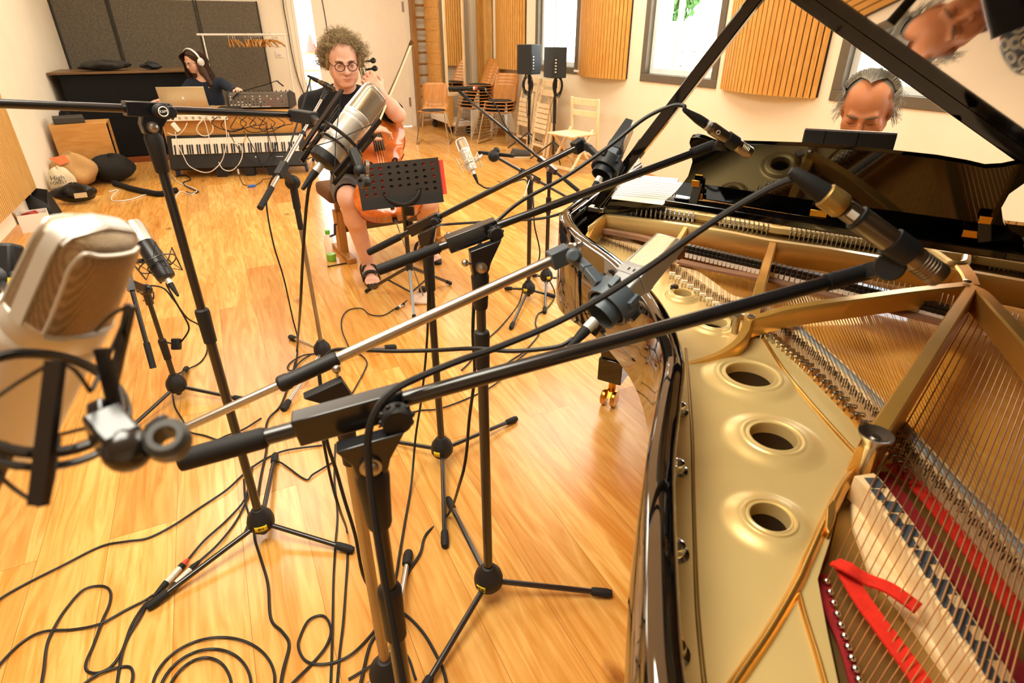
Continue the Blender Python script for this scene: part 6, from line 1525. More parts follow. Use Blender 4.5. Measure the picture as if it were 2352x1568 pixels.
def hand_prims(w, fwd, palm, curl, k=1., thumb=1, spread=.10, tcurl=.5):
    """w: wrist; fwd: towards the fingers; palm: direction the palm faces; curl: bend of each finger (index..little); thumb: side"""
    f = V(fwd).normalized(); n = V(palm); n = (n - f * n.dot(f)).normalized(); s = f.cross(n) * thumb; w = V(w); L = []
    L += [('c', w, w + f * .03 * k, .027 * k, .028 * k, .02)]
    for i, q in enumerate((.028, .010, -.009, -.026)):
        L.append(('c', w + f * .02 * k + s * q * .7 * k, w + f * (.085 - .006 * abs(i - 1)) * k + s * q * k, .0155 * k, .0115 * k, .012))
    ln = ((.040, .025, .020), (.044, .028, .021), (.041, .026, .020), (.032, .020, .018))
    for i, q in enumerate((.030, .010, -.010, -.029)):
        p = w + f * (.088 - .006 * abs(i - 1)) * k + s * q * k; d = (f + s * (q * spread / .03)).normalized(); c = curl[i]; r = (.0098, .0100, .0096, .0086)[i] * k
        for j in range(3):
            a = c * (1.0, 1.15, .75)[j]; d2 = (d * cos(a) + n * sin(a)).normalized(); n2 = (n * cos(a) - d * sin(a)); e = p + d2 * ln[i][j] * k
            L.append(('c', p, e, r, r * .92, .004)); p, d, n_ = e, d2, n2; n = n2; r *= .92
        n = V(palm); n = (n - f * n.dot(f)).normalized()
    b0 = w + f * .022 * k + s * .022 * k; d = (f * .62 + s * .72 + n * .35 * tcurl).normalized(); e = b0 + d * .045 * k; d2 = (f * .8 + s * .25 + n * .5 * tcurl).normalized(); e2 = e + d2 * .032 * k; d3 = (f * .9 - s * .1 + n * .5 * tcurl).normalized()
    L += [('c', b0, e, .0155 * k, .0125 * k, .010), ('c', e, e2, .0120 * k, .0105 * k, .005), ('c', e2, e2 + d3 * .026 * k, .0105 * k, .0085 * k, .004)]
    return L
def curls(name, body, m, spots, n_per, r, seed, wire=.0012, size=.018):
    """curly hair: many small tight coils rooted over the scalp"""
    rs = random.Random(seed); b = MB()
    for c, out in spots:
        for _ in range(n_per):
            o = V(c) + V((rs.gauss(0, 1), rs.gauss(0, 1), rs.gauss(0, 1))) * r; x, y, z = frame(V(out) + V((rs.gauss(0, .5), rs.gauss(0, .5), rs.gauss(0, .5)))); q = size * rs.uniform(.5, 1.1); ph = rs.uniform(0, 6.28); L = rs.uniform(.018, .042); tn = rs.uniform(1.2, 2.2)
            pts = [o + z * (L * i / 9) + (x * cos(ph + 6.28 * tn * i / 9) + y * sin(ph + 6.28 * tn * i / 9)) * q * .5 for i in range(10)]
            b.tube(pts, wire, 3, cap=False)
    return b.build(name, m, body, ang=0, flip=False)
# ------------------------------------------------ the cellist
def cellist():
    hc = A(788, 141, 3.56); look = (CAM - hc); look = (look.normalized() * .9 - UP * .22 + CR * .12); HA = axes(look, UP - CR * .02); hc = hc + UP * .0
    pel = A(832, 446, 3.95); pel.z = .55; nk = A(792, 212, 3.66); ch_ = A(795, 300, 3.70)
    face = V((CAM.x - pel.x, CAM.y - pel.y, 0)).normalized(); sx = UP.cross(face)          # sx: towards photo right
    sx = sx if sx.dot(CR) > 0 else -sx
    t = thing('person', 'curly-haired man with glasses, black T-shirt, shorts and sandals playing the cello', 'person', V((pel.x, pel.y, 0)))
    shR = nk - sx * .19 - UP * .065; shL = nk + sx * .18 - UP * .06
    elR = A(722, 322, 3.52); haR = A(842, 306, 3.33); elL = A(914, 264, 3.44); haL = A(872, 214, 3.38)
    hipR, hipL = pel - sx * .10 - UP * .02, pel + sx * .10 - UP * .02
    knR = A(800, 455, 3.44); knL = A(985, 462, 3.38); anR = Z(846, 606, .10) ; anL = Z(975, 560, .10)
    L, p = head_prims(hc, HA, 1.0, jaw=1.08)
    L += [('c', hc - HA[2] * .07 - HA[1] * .02, nk - UP * .02, .055, .062, .03), ('c', nk - UP * .06 - sx * .12, nk - UP * .06 + sx * .12, .07, .07, .05), ('e', ch_, (.17, .11, .22), [tuple(sx), tuple(face), (0, 0, 1)], .06), ('e', pel + UP * .06, (.165, .125, .15), [tuple(sx), tuple(face), (0, 0, 1)], .06)]
    for sh, el, ha in ((shR, elR, haR), (shL, elL, haL)):
        L += [('c', sh, el, .052, .040, .03), ('c', el, el.lerp(ha, .35), .039, .040, .02), ('c', el.lerp(ha, .35), ha, .040, .026, .02)]
    for hp_, kn, an in ((hipR, knR, anR), (hipL, knL, anL)):
        L += [('c', hp_, kn, .088, .060, .04), ('c', kn, kn.lerp(an, .30) - face * -.0, .058, .062, .02), ('c', kn.lerp(an, .30) - face * .018, an, .060, .040, .02)]
    # feet
    fd = []
    for an, tip in ((anR, Z(858, 655, .03)), (anL, Z(1012, 600, .03))):
        d = tip - an; d.z = 0; d.normalize(); hl = V((an.x, an.y, .035)) - d * .045; ball = V((an.x, an.y, .035)) + d * .13; s_ = UP.cross(d)
        L += [('c', an, V((an.x, an.y, .05)) - d * .02, .036, .040, .02), ('c', hl, V((an.x, an.y, .05)) + d * .05, .032, .038, .02), ('c', V((an.x, an.y, .06)) + d * .02, ball, .040, .030, .02), ('c', ball - s_ * .022, ball + s_ * .022, .024, .024, .015)]
        for i in range(5):
            o = ball + s_ * ((i - 2) * .018) + d * (.012 - .006 * abs(i - 1.5)); g = 1 if an is anR else -1; big = (i == (4 if s_.dot(sx) > 0 else 0)) if an is anR else (i == (0 if s_.dot(sx) > 0 else 4))
            L.append(('c', o, o + d * (.040 if big else .030) - UP * .006, .0125 if big else .0095, .011 if big else .008, .004))
        fd.append((an, d, s_, hl, ball))
    # left hand wraps the neck of the cello, right hand plucks with the bow in it
    cn = A(842, 186, 3.47); fwL = (A(842, 192, 3.42) - haL)
    L += hand_prims(haL, fwL + UP * .05, (cn - haL) - UP * .03 + FW * .12, (.55, .6, .62, .6), 1.0, thumb=-1, tcurl=1.4)
    L += hand_prims(haR, A(862, 298, 3.30) - haR + UP * .0, FW * .4 - UP * .9, (.25, .6, .75, .8), 1.0, thumb=-1, tcurl=.8)
    body = relax(smooth_solid(L, .0062).build('body', SKIN, t, ang=0, flip=False), 3)
    face_parts(body, p, HA, 1.0, mat('grey_brown_brow', '6b5238', .9), look=(-.05, -.12))
    # T-shirt
    S_ = [('c', nk - UP * .085 - sx * .125, nk - UP * .085 + sx * .125, .082, .082, .05), ('c', nk - UP * .02, shR, .075, .068, .03), ('c', nk - UP * .02, shL, .075, .068, .03), ('e', ch_, (.188, .128, .235), [tuple(sx), tuple(face), (0, 0, 1)], .06), ('e', pel + UP * .10, (.185, .145, .15), [tuple(sx), tuple(face), (0, 0, 1)], .06)]
    for sh, el in ((shR, elR), (shL, elL)): S_ += [('c', sh, sh.lerp(el, .78), .066, .062, .03), ('-c', sh.lerp(el, .80), el, .056, .07, .004)]
    S_ += [('-c', nk + UP * .045 + face * .012, nk + UP * .16, .068, .10, .006), ('-e', pel - UP * .05, (.14, .10, .06), [tuple(sx), tuple(face), (0, 0, 1)], .01)]
    relax(smooth_solid(S_, .0075).build('t_shirt', mat('black_cotton', '141416', .95, var=.15, scale=20, bump=.25, bscale=25), body, ang=0, flip=False), 3)
    H_ = [('e', pel + UP * .05, (.185, .150, .13), [tuple(sx), tuple(face), (0, 0, 1)], .05)]
    for hp_, kn in ((hipR, knR), (hipL, knL)): H_ += [('c', hp_, hp_.lerp(kn, .80), .098, .086, .04), ('-c', hp_.lerp(kn, .86), kn.lerp(hp_, -.1), .074, .085, .004)]
    relax(smooth_solid(H_, .0085).build('shorts', mat('grey_brown_cotton', '5d524b', .95, var=.12, bump=.3, bscale=20), body, ang=0, flip=False), 3)
    # sandals
    SAN = mat('sandal_black', '22211f', .7, var=.1)
    for i, (an, d, s_, hl, ball) in enumerate(fd):
        sd = MB(); c0 = V((an.x, an.y, 0)) + d * .055
        out = [c0 + d * (.150 * cos(a)) + s_ * ((.043 + .010 * cos(a)) * sin(a)) for a in np.linspace(0, 2 * pi, 33)[:-1]]
        sd.prism([q + UP * .002 for q in out], UP * .022); o = sd.build('sandal', SAN, body, bevel=.004)
        for off, h, w in ((.098, .083, .034), (.030, .108, .036), (-.05, .100, .032)):
            q = V((an.x, an.y, 0)) + d * off; pts = [q - s_ * .052 + UP * .022, q - s_ * .051 + UP * h * .6, q - s_ * .025 + UP * h, q + s_ * .025 + UP * h, q + s_ * .051 + UP * h * .6, q + s_ * .052 + UP * .022]
            pts = crom(pts, 4); nn = [((pp - (q + UP * .03)).normalized()) for pp in pts]; MB().strip(pts, w, .006, nn).build('strap', SAN, o)
        MB().strip([V((an.x, an.y, 0)) + d * e_ + s_ * (.047 * g_) + UP * (.03) for g_ in (-1,) for e_ in (-.05, .0, .05, .1)], .02, .005, s_).build('strap', SAN, o)
    # glasses
    GL = mat('dark_red_frame', '3a1518', .25, var=.05); b = MB()
    for s in (-1, 1): b.ring(p(.033 * s, .104, -.003), HA[1] + HA[0] * s * .12, .0245, .0021, 28, 8, sy=.86, xh=HA[0])
    b.tube([p(-.010, .106, .003), p(0, .110, .006), p(.010, .106, .003)], .0019, 7, sm=3)
    for s in (-1, 1): b.tube([p(.057 * s, .098, .002), p(.068 * s, .085, .004), p(.082 * s, .0, .004), p(.084 * s, -.03, -.012)], .0019, 7, sm=3)
    g_ = b.build('glasses', GL, body)
    for s in (-1, 1): MB().lathe([(.0240, -.0004), (.0240, .0004)], p(.033 * s, .104, -.003), HA[1] + HA[0] * s * .12, 24, HA[0], sy=.86).build('lens', GLASS, g_)
    # hair: a wide halo of grey-blond curls around a high forehead
    rs = random.Random(2); spots = []
    for i in range(560):
        a = rs.uniform(0, 2 * pi); ph = rs.uniform(-.75, 1.45); u = V((cos(a) * cos(ph), sin(a) * cos(ph), sin(ph)))
        if u.y > .30 and u.z < .62 and abs(u.x) < .86: continue
        if u.y > .02 and u.z < .0: continue
        if u.y > .55 and abs(u.x) < .75 and u.z < .80: continue
        R_ = (.086, .098, .080); gr = rs.uniform(.86, 1.16); o = (HA[0] * u.x + HA[1] * u.y + HA[2] * u.z)
        c = hc + HA[1] * -.012 + HA[2] * .030 + HA[0] * u.x * R_[0] * gr * (1.16 if u.z < .35 else 1.0) + HA[1] * u.y * R_[1] * gr + HA[2] * u.z * R_[2] * gr; spots.append((c, o))
    HAIR = mat('grey_blond_hair', 'b5a07a', .75, var=.3, scale=30)
    curls('curly_hair', body, HAIR, spots, 12, .011, 4, .00085, .017)
    hb = [('e', hc + HA[1] * -.03 + HA[2] * .055, (.090, .094, .080), [tuple(HA[0]), tuple(HA[1]), tuple(HA[2])], .02), ('e', hc - HA[0] * .082 - HA[1] * .03 - HA[2] * .0, (.018, .045, .050), [tuple(q) for q in HA], .02), ('e', hc + HA[0] * .082 - HA[1] * .03 - HA[2] * .0, (.018, .045, .050), [tuple(q) for q in HA], .02), ('-e', hc + HA[1] * .085 + HA[2] * .03, (.072, .085, .084), [tuple(q) for q in HA], .01)]
    smooth_solid(hb, .006).build('hair_mass', mat('dark_blond_hair', '9c865e', .9, var=.3, scale=40, bump=.8, bscale=90), body, ang=0, flip=False)
    return t, dict(cn=cn, haR=haR, face=face, sx=sx, pel=pel)
CELLIST, CJ = cellist()
# ------------------------------------------------ the engineer behind the desk
def engineer():
    hc = DQ(.46, 1.0, 0); q = PL(443, 140, DQ(0, .95, 0), DY); hc = q; u = hc
    look = (-DY * .80 - DX * .55 - UP * .38); HA = axes(look, UP + DX * .12)
    t = thing('person', 'long-haired person in a navy shirt and headphones working at the laptop', 'person', V((hc.x, hc.y + .1, 0)))
    f = -DY; sx = DX; nk = hc - UP * .19 + DX * .07 + DY * .04; ch_ = nk - UP * .24 + DY * .02; pel = V((nk.x + .02, nk.y + .12, .48))
    shR, shL = nk - sx * .17 - UP * .06, nk + sx * .19 - UP * .05
    haR = PL(362, 232, DQ(0, .52, 0), DY); haL = PL(548, 206, DQ(0, .52, 0), DY)
    elR = shR.lerp(haR, .5) - UP * .12 - DX * .02; elL = shL.lerp(haL, .55) - UP * .06 + DY * .08
    L, p = head_prims(hc, HA, .98, jaw=.95)
    RX = [tuple(sx), tuple(f), (0, 0, 1)]
    L += [('c', hc - HA[2] * .07 - HA[1] * .02, nk, .048, .055, .03), ('c', nk - UP * .06 - sx * .11, nk - UP * .06 + sx * .11, .06, .06, .05), ('e', ch_, (.155, .10, .21), RX, .06), ('e', pel, (.16, .13, .16), RX, .06)]
    for sh, el, ha, wr in ((shR, elR, haR, None), (shL, elL, haL, None)):
        w_ = ha.lerp(el, .18); L += [('c', sh, el, .047, .036, .03), ('c', el, w_, .036, .024, .02)]
    L += hand_prims(haR.lerp(elR, .18), haR - elR, -UP, (.25, .3, .3, .35), .95, thumb=1)
    L += hand_prims(haL.lerp(elL, .18), haL - elL, -UP, (.3, .35, .35, .4), .95, thumb=-1)
    for s in (-1, 1):
        kn = pel - DY * .42 + sx * .13 * s - UP * .02; kn.z = .46; L += [('c', pel + sx * .09 * s, kn, .08, .055, .04), ('c', kn, V((kn.x, kn.y, .08)), .05, .036, .02), ('c', V((kn.x, kn.y, .05)), V((kn.x, kn.y, .04)) - DY * .17, .036, .03, .02)]
    body = relax(smooth_solid(L, .0075).build('body', SKIN, t, ang=0, flip=False), 3)
    face_parts(body, p, HA, .98, mat('brown_brow', '3f2a1a', .9), look=(0, -.5))
    S_ = [('c', nk - UP * .075 - sx * .115, nk - UP * .075 + sx * .115, .075, .075, .05), ('e', ch_, (.172, .118, .225), RX, .06), ('e', pel + UP * .04, (.175, .145, .16), RX, .06)]
    for sh, el, ha in ((shR, elR, haR), (shL, elL, haL)): S_ += [('c', sh, el, .060, .050, .03), ('c', el, el.lerp(ha, .62), .050, .036, .02)]
    S_ += [('-c', nk + UP * .01 + f * .015, nk + UP * .12, .070, .09, .006)]
    sh_ = relax(smooth_solid(S_, .009).build('shirt', mat('navy_cotton', '1d2433', .95, var=.15, bump=.3, bscale=22), body, ang=0, flip=False), 3)
    q = PL(480, 201, nk + f * .13, f); MB().lathe([(.007, 0), (.005, .002)], q, f, 8).build('yellow_badge', YELC, sh_)
    P_ = []
    for s in (-1, 1):
        kn = pel - DY * .42 + sx * .13 * s - UP * .02; kn.z = .46; P_ += [('c', pel + sx * .09 * s, kn, .095, .07, .04), ('c', kn, V((kn.x, kn.y, .10)), .066, .06, .02)]
    relax(smooth_solid(P_, .011).build('trousers', mat('dark_denim', '22252c', .95, var=.15), body, ang=0, flip=False))
    # long straight hair, parted, over the shoulders
    HR = mat('brown_hair', '4a2e18', .6, var=.35, scale=8, stretch=(30, 30, 2), bump=.6, bscale=40)
    hb = [('e', hc - HA[1] * .028 + HA[2] * .045, (.089, .100, .086), [tuple(a) for a in HA], .02)]
    for s in (-1, 1):
        a0 = hc + HA[0] * .080 * s - HA[1] * .020 + HA[2] * .03
        hb += [('c', a0, hc + HA[0] * .088 * s - HA[1] * .02 - UP * .12, .032, .036, .02), ('c', hc + HA[0] * .088 * s - HA[1] * .03 - UP * .10, nk + HA[0] * .10 * s - UP * .05 + f * .03, .040, .024, .02)]
    hb += [('c', hc - HA[1] * .085, nk + DY * .06 - UP * .03, .06, .06, .03), ('-e', hc + HA[1] * .088 - HA[2] * .016, (.060, .075, .085), [tuple(a) for a in HA], .008)]
    relax(smooth_solid(hb, .006).build('long_hair', HR, body, ang=0, flip=False), 2)
    rs = random.Random(6); b = MB()
    for i in range(260):
        s = rs.choice((-1, 1, 1)); a = rs.uniform(-.5 if s > 0 else .0, 1.5); c = hc + HA[0] * s * .012 + HA[1] * (.07 - .09 * a * .8) + HA[2] * .122
        q0 = 0 if s > 0 else -.035
        e = [c, hc + HA[0] * s * .085 + HA[1] * (.045 - .09 * a) + HA[2] * .075, hc + HA[0] * s * .100 + HA[1] * (.02 + q0 - .08 * a) - UP * .03, hc + HA[0] * s * .104 + HA[1] * (.01 + q0 - .08 * a) - UP * (.12 + rs.uniform(0, .05)), nk + HA[0] * s * (.11 + rs.uniform(-.02, .03)) + HA[1] * (.01 - .07 * a) - UP * rs.uniform(.0, .10)]
        b.tube([q + V((rs.gauss(0, .004), rs.gauss(0, .004), 0)) for q in e], [.0022, .0022, .0018], 4, cap=False, sm=3)
    b.build('hair_strands', HR, body, ang=0, flip=False)
    b = MB(); 
    for s in (-1, 1): b.ring(p(.033 * s, .103, -.002), HA[1], .0215, .0013, 20, 6, sy=.72, xh=HA[0]); b.tube([p(.054 * s, .10, .002), p(.082 * s, .0, .004)], .0013, 6)
    b.tube([p(-.012, .105, .002), p(.012, .105, .002)], .0013, 6); b.build('glasses', BLKM, body)
    # headphones rest on the head
    HPW = mat('silver_white_plastic', 'dcdad4', .35, .1)
    h = thing('headphones', 'silver-white over-ear headphones on the head of the person at the laptop', 'headphones', hc + HA[2] * .02)
    pts = [hc + HA[0] * (.112 * sin(a)) + HA[2] * (.030 + .108 * cos(a)) - HA[1] * .012 for a in np.linspace(-1.55, 1.55, 17)]
    MB().strip(pts, .024, .009, [((q - hc).normalized()) for q in pts]).build('headband', HPW, h, bevel=.002)
    for s in (-1, 1):
        c = hc + HA[0] * .104 * s - HA[1] * .012 - HA[2] * .004; MB().lathe([(.02, -.02), (.040, -.018), (.042, -.004), (.036, .0)], c, HA[0] * s, 24, HA[2], sx=1.1).build('ear_cushion', BLKM, h); MB().lathe([(.042, -.004), (.043, .008), (.036, .022), (.016, .027), (0, .027)], c, HA[0] * s, 24, HA[2], sx=1.1).build('ear_cup', HPW, h)
engineer()
# ------------------------------------------------ the pianist
def pianist():
    bp = PW(0, 2.75, 0); hc = PL(1990, 252, bp, PK); f = -PK; sx = PT
    look = f * .86 - UP * .38 + PT * .08; HA = axes(look, UP)
    t = thing('person', 'older man with tied-back grey hair and a patterned shirt playing the piano', 'person', V((hc.x, hc.y, 0)))
    nk = hc - UP * .165 + PK * .075; ch_ = nk - UP * .25 + PK * .02; pel = V((nk.x, nk.y, .52)) + PK * .10; RX = [tuple(sx), tuple(f), (0, 0, 1)]
    L, p = head_prims(hc, HA, 1.04, lids=True, jaw=1.06)
    L += [('c', hc - HA[2] * .07 - HA[1] * .03, nk, .058, .066, .03), ('c', nk - UP * .06 - sx * .13, nk - UP * .06 + sx * .13, .07, .07, .05), ('e', ch_, (.18, .12, .22), RX, .06), ('e', pel, (.18, .14, .16), RX, .06)]
    arms = []
    for s in (-1, 1):
        sh = nk + sx * .20 * s - UP * .07; el = sh + sx * .06 * s - UP * .27 - PK * .10; ha = PW(.02 + .26 * s, 2.34, .79)
        arms.append((sh, el, ha)); L += [('c', sh, el, .054, .042, .03), ('c', el, ha, .042, .028, .02)]
        L += hand_prims(ha, -PK * 1 - UP * .1, -UP, (.35, .4, .4, .45), 1.0, thumb=s)
        kn = pel - PK * .40 + sx * .14 * s; kn.z = .50; L += [('c', pel + sx * .1 * s, kn, .09, .062, .04), ('c', kn, V((kn.x, kn.y, .08)), .055, .038, .02), ('c', V((kn.x, kn.y, .05)), V((kn.x, kn.y, .04)) - PK * .18, .038, .03, .02)]
    body = relax(smooth_solid(L, .0065).build('body', SKINW, t, ang=0, flip=False), 3)
    face_parts(body, p, HA, 1.06, mat('grey_brown_brow', '5d4632', .9), eyes=False)
    for s in (-1, 1): MB().tube([p(.018 * s, .0905, -.004), p(.032 * s, .0915, -.0075), p(.047 * s, .0865, -.004)], [.0006, .0016, .0006], 6, sm=4).build('lash_crease_line', mat('lash_and_crease', '2a1a12', .8), body)  # lash line that also paints the dark crease of the closed lids
    S_ = [('c', nk - UP * .075 - sx * .14, nk - UP * .075 + sx * .14, .085, .085, .05), ('e', ch_, (.20, .14, .235), RX, .06), ('e', pel + UP * .05, (.20, .16, .17), RX, .06)]
    for sh, el, ha in arms: S_ += [('c', sh, el, .070, .06, .03), ('c', el, el.lerp(ha, .7), .058, .046, .02)]
    S_ += [('-c', nk + UP * .02 + f * .03, nk + UP * .12, .085, .10, .006)]
    sm = mat('patterned_shirt', '3d3d3b', .9); nt = sm.node_tree; vo = nt.nodes.new('ShaderNodeTexVoronoi'); vo.inputs['Scale'].default_value = 22; rp = nt.nodes.new('ShaderNodeValToRGB')
    tc = [n for n in nt.nodes if n.type == 'TEX_COORD'][0]; nt.links.new(tc.outputs['Object'], vo.inputs['Vector']); nt.links.new(vo.outputs['Distance'], rp.inputs[0])
    rp.color_ramp.interpolation = 'CONSTANT'; rp.color_ramp.elements[0].color = lin('c9a878'); rp.color_ramp.elements[1].position = .28; rp.color_ramp.elements[1].color = lin('2c2c2e')
    e = rp.color_ramp.elements.new(.42); e.color = lin('8a7a62'); e = rp.color_ramp.elements.new(.62); e.color = lin('232427'); nt.links.new(rp.outputs[0], nt.nodes['Principled BSDF'].inputs['Base Color'])
    relax(smooth_solid(S_, .009).build('shirt', sm, body, ang=0, flip=False), 3)
    P_ = []
    for s in (-1, 1):
        kn = pel - PK * .40 + sx * .14 * s; kn.z = .50; P_ += [('c', pel + sx * .1 * s, kn, .105, .078, .04), ('c', kn, V((kn.x, kn.y, .10)), .07, .06, .02)]
    relax(smooth_solid(P_, .011).build('trousers', mat('dark_denim', '22252c', .95), body, ang=0, flip=False))
    HR = mat('grey_hair', '918878', .7, var=.45, scale=10, bump=.7, bscale=70)
    k = 1.06; hb = [('e', hc - HA[1] * .034 * k + HA[2] * .036 * k, (.081 * k, .092 * k, .084 * k), [tuple(a) for a in HA], .02), ('e', hc - HA[1] * .12, (.03, .04, .04), [tuple(a) for a in HA], .02),
        ('-e', hc + HA[1] * .10 + HA[2] * .055 + HA[0] * .045, (.044, .11, .070), [tuple(a) for a in HA], .008), ('-e', hc + HA[1] * .10 + HA[2] * .055 - HA[0] * .045, (.044, .11, .070), [tuple(a) for a in HA], .008), ('-e', hc + HA[1] * .10 - HA[2] * .03, (.07, .09, .06), [tuple(a) for a in HA], .008)]
    relax(smooth_solid(hb, .005).build('hair_mass', HR, body, ang=0, flip=False), 2)
    rs = random.Random(9); b = MB()
    for i in range(700):
        a = rs.uniform(-1.5, 1.5); s0 = V((sin(a), .0, cos(a))); c = hc + HA[0] * s0.x * .080 * k + HA[2] * (.045 + s0.z * .080) * k + HA[1] * (.052 - .062 * min(1, abs(abs(a) - 0) / .55) ** .8 + .03 * (abs(a) > 1.25)) * k
        m_ = hc + HA[0] * s0.x * .090 * k + HA[2] * (.042 + s0.z * .090) * k - HA[1] * .04; e = hc - HA[1] * .12 + HA[0] * s0.x * .02
        j = lambda q: V((rs.gauss(0, q), rs.gauss(0, q), rs.gauss(0, q)))
        b.tube([c, m_ + j(.003), e + j(.01)], .0008, 4, cap=False, sm=4)
    for s in (-1, 1):   # loose wisps at the temples
        for i in range(90):
            c = hc + HA[0] * s * .078 * k + HA[1] * rs.uniform(-.05, .02) + HA[2] * rs.uniform(-.03, .06); d = HA[0] * s * rs.uniform(.3, 1) + UP * rs.uniform(-.8, .3) - HA[1] * rs.uniform(-.2, .6)
            b.tube([c, c + d * .02 + V((0, 0, .004)), c + d * rs.uniform(.03, .05) - UP * .012], .0007, 3, cap=False, sm=3)
    b.build('hair_strands', HR, body, ang=0, flip=False)
    w = MB()
    for i in range(200):    # grey stubble beard along the jaw
        a = rs.uniform(-1.2, 1.2); c = p(.066 * sin(a), .02 + .060 * cos(a), -.085 - .02 * rs.random()); w.tube([c, c - UP * .012 + HA[1] * .006], .0007, 3, cap=False)
    w.build('beard', HR, body, ang=0, flip=False)
    # bench
    c = V((pel.x, pel.y, 0)); n = thing('piano_bench', 'black piano bench under the pianist', 'bench', c)
    MB().box(c + UP * .335, (.56, .34, .09), (PT, PK, UP)).build('seat', BLKM, n, bevel=.015)
    for i in (-1, 1):
        for j in (-1, 1): MB().bar(c + PT * .24 * i + PK * .13 * j + UP * .29, c + PT * .24 * i + PK * .13 * j, .045, .045, PK).build('leg', EBONY, n)
pianist()
# tablet in a grey folding cover standing on the music desk
q = [PL(x, y, DA - PK * .035, PK) for x, y in ((1840, 332), (1848, 297), (2062, 309), (2052, 346))]
t = thing('tablet', 'tablet in a dark grey three-fold cover standing on the music desk', 'tablet', q[0])
b = MB(); 
b.prism([q[0] - UP * .10, q[1], q[2], q[3] - UP * .10], PK * .006); b.build('cover', mat('dark_slate_cover', '3b4047', .65, var=.04), t, bevel=.003)
MB().prism([q[1] + PK * .006 + UP * .003 - UP * .13, q[1] + PK * .006 + UP * .003, q[2] + PK * .006 + UP * .003, q[2] + PK * .006 + UP * .003 - UP * .13], PK * .007).build('tablet_body', mat('rose_aluminium', 'dcbfae', .35, .5), t, bevel=.002)
b = MB()
for f_ in (.24, .60): b.bar(q[0].lerp(q[3], f_) - PK * .0006 - UP * .09, q[1].lerp(q[2], f_) - PK * .0006, .0015, .002, PK)
b.build('fold_line', BLKM, t)
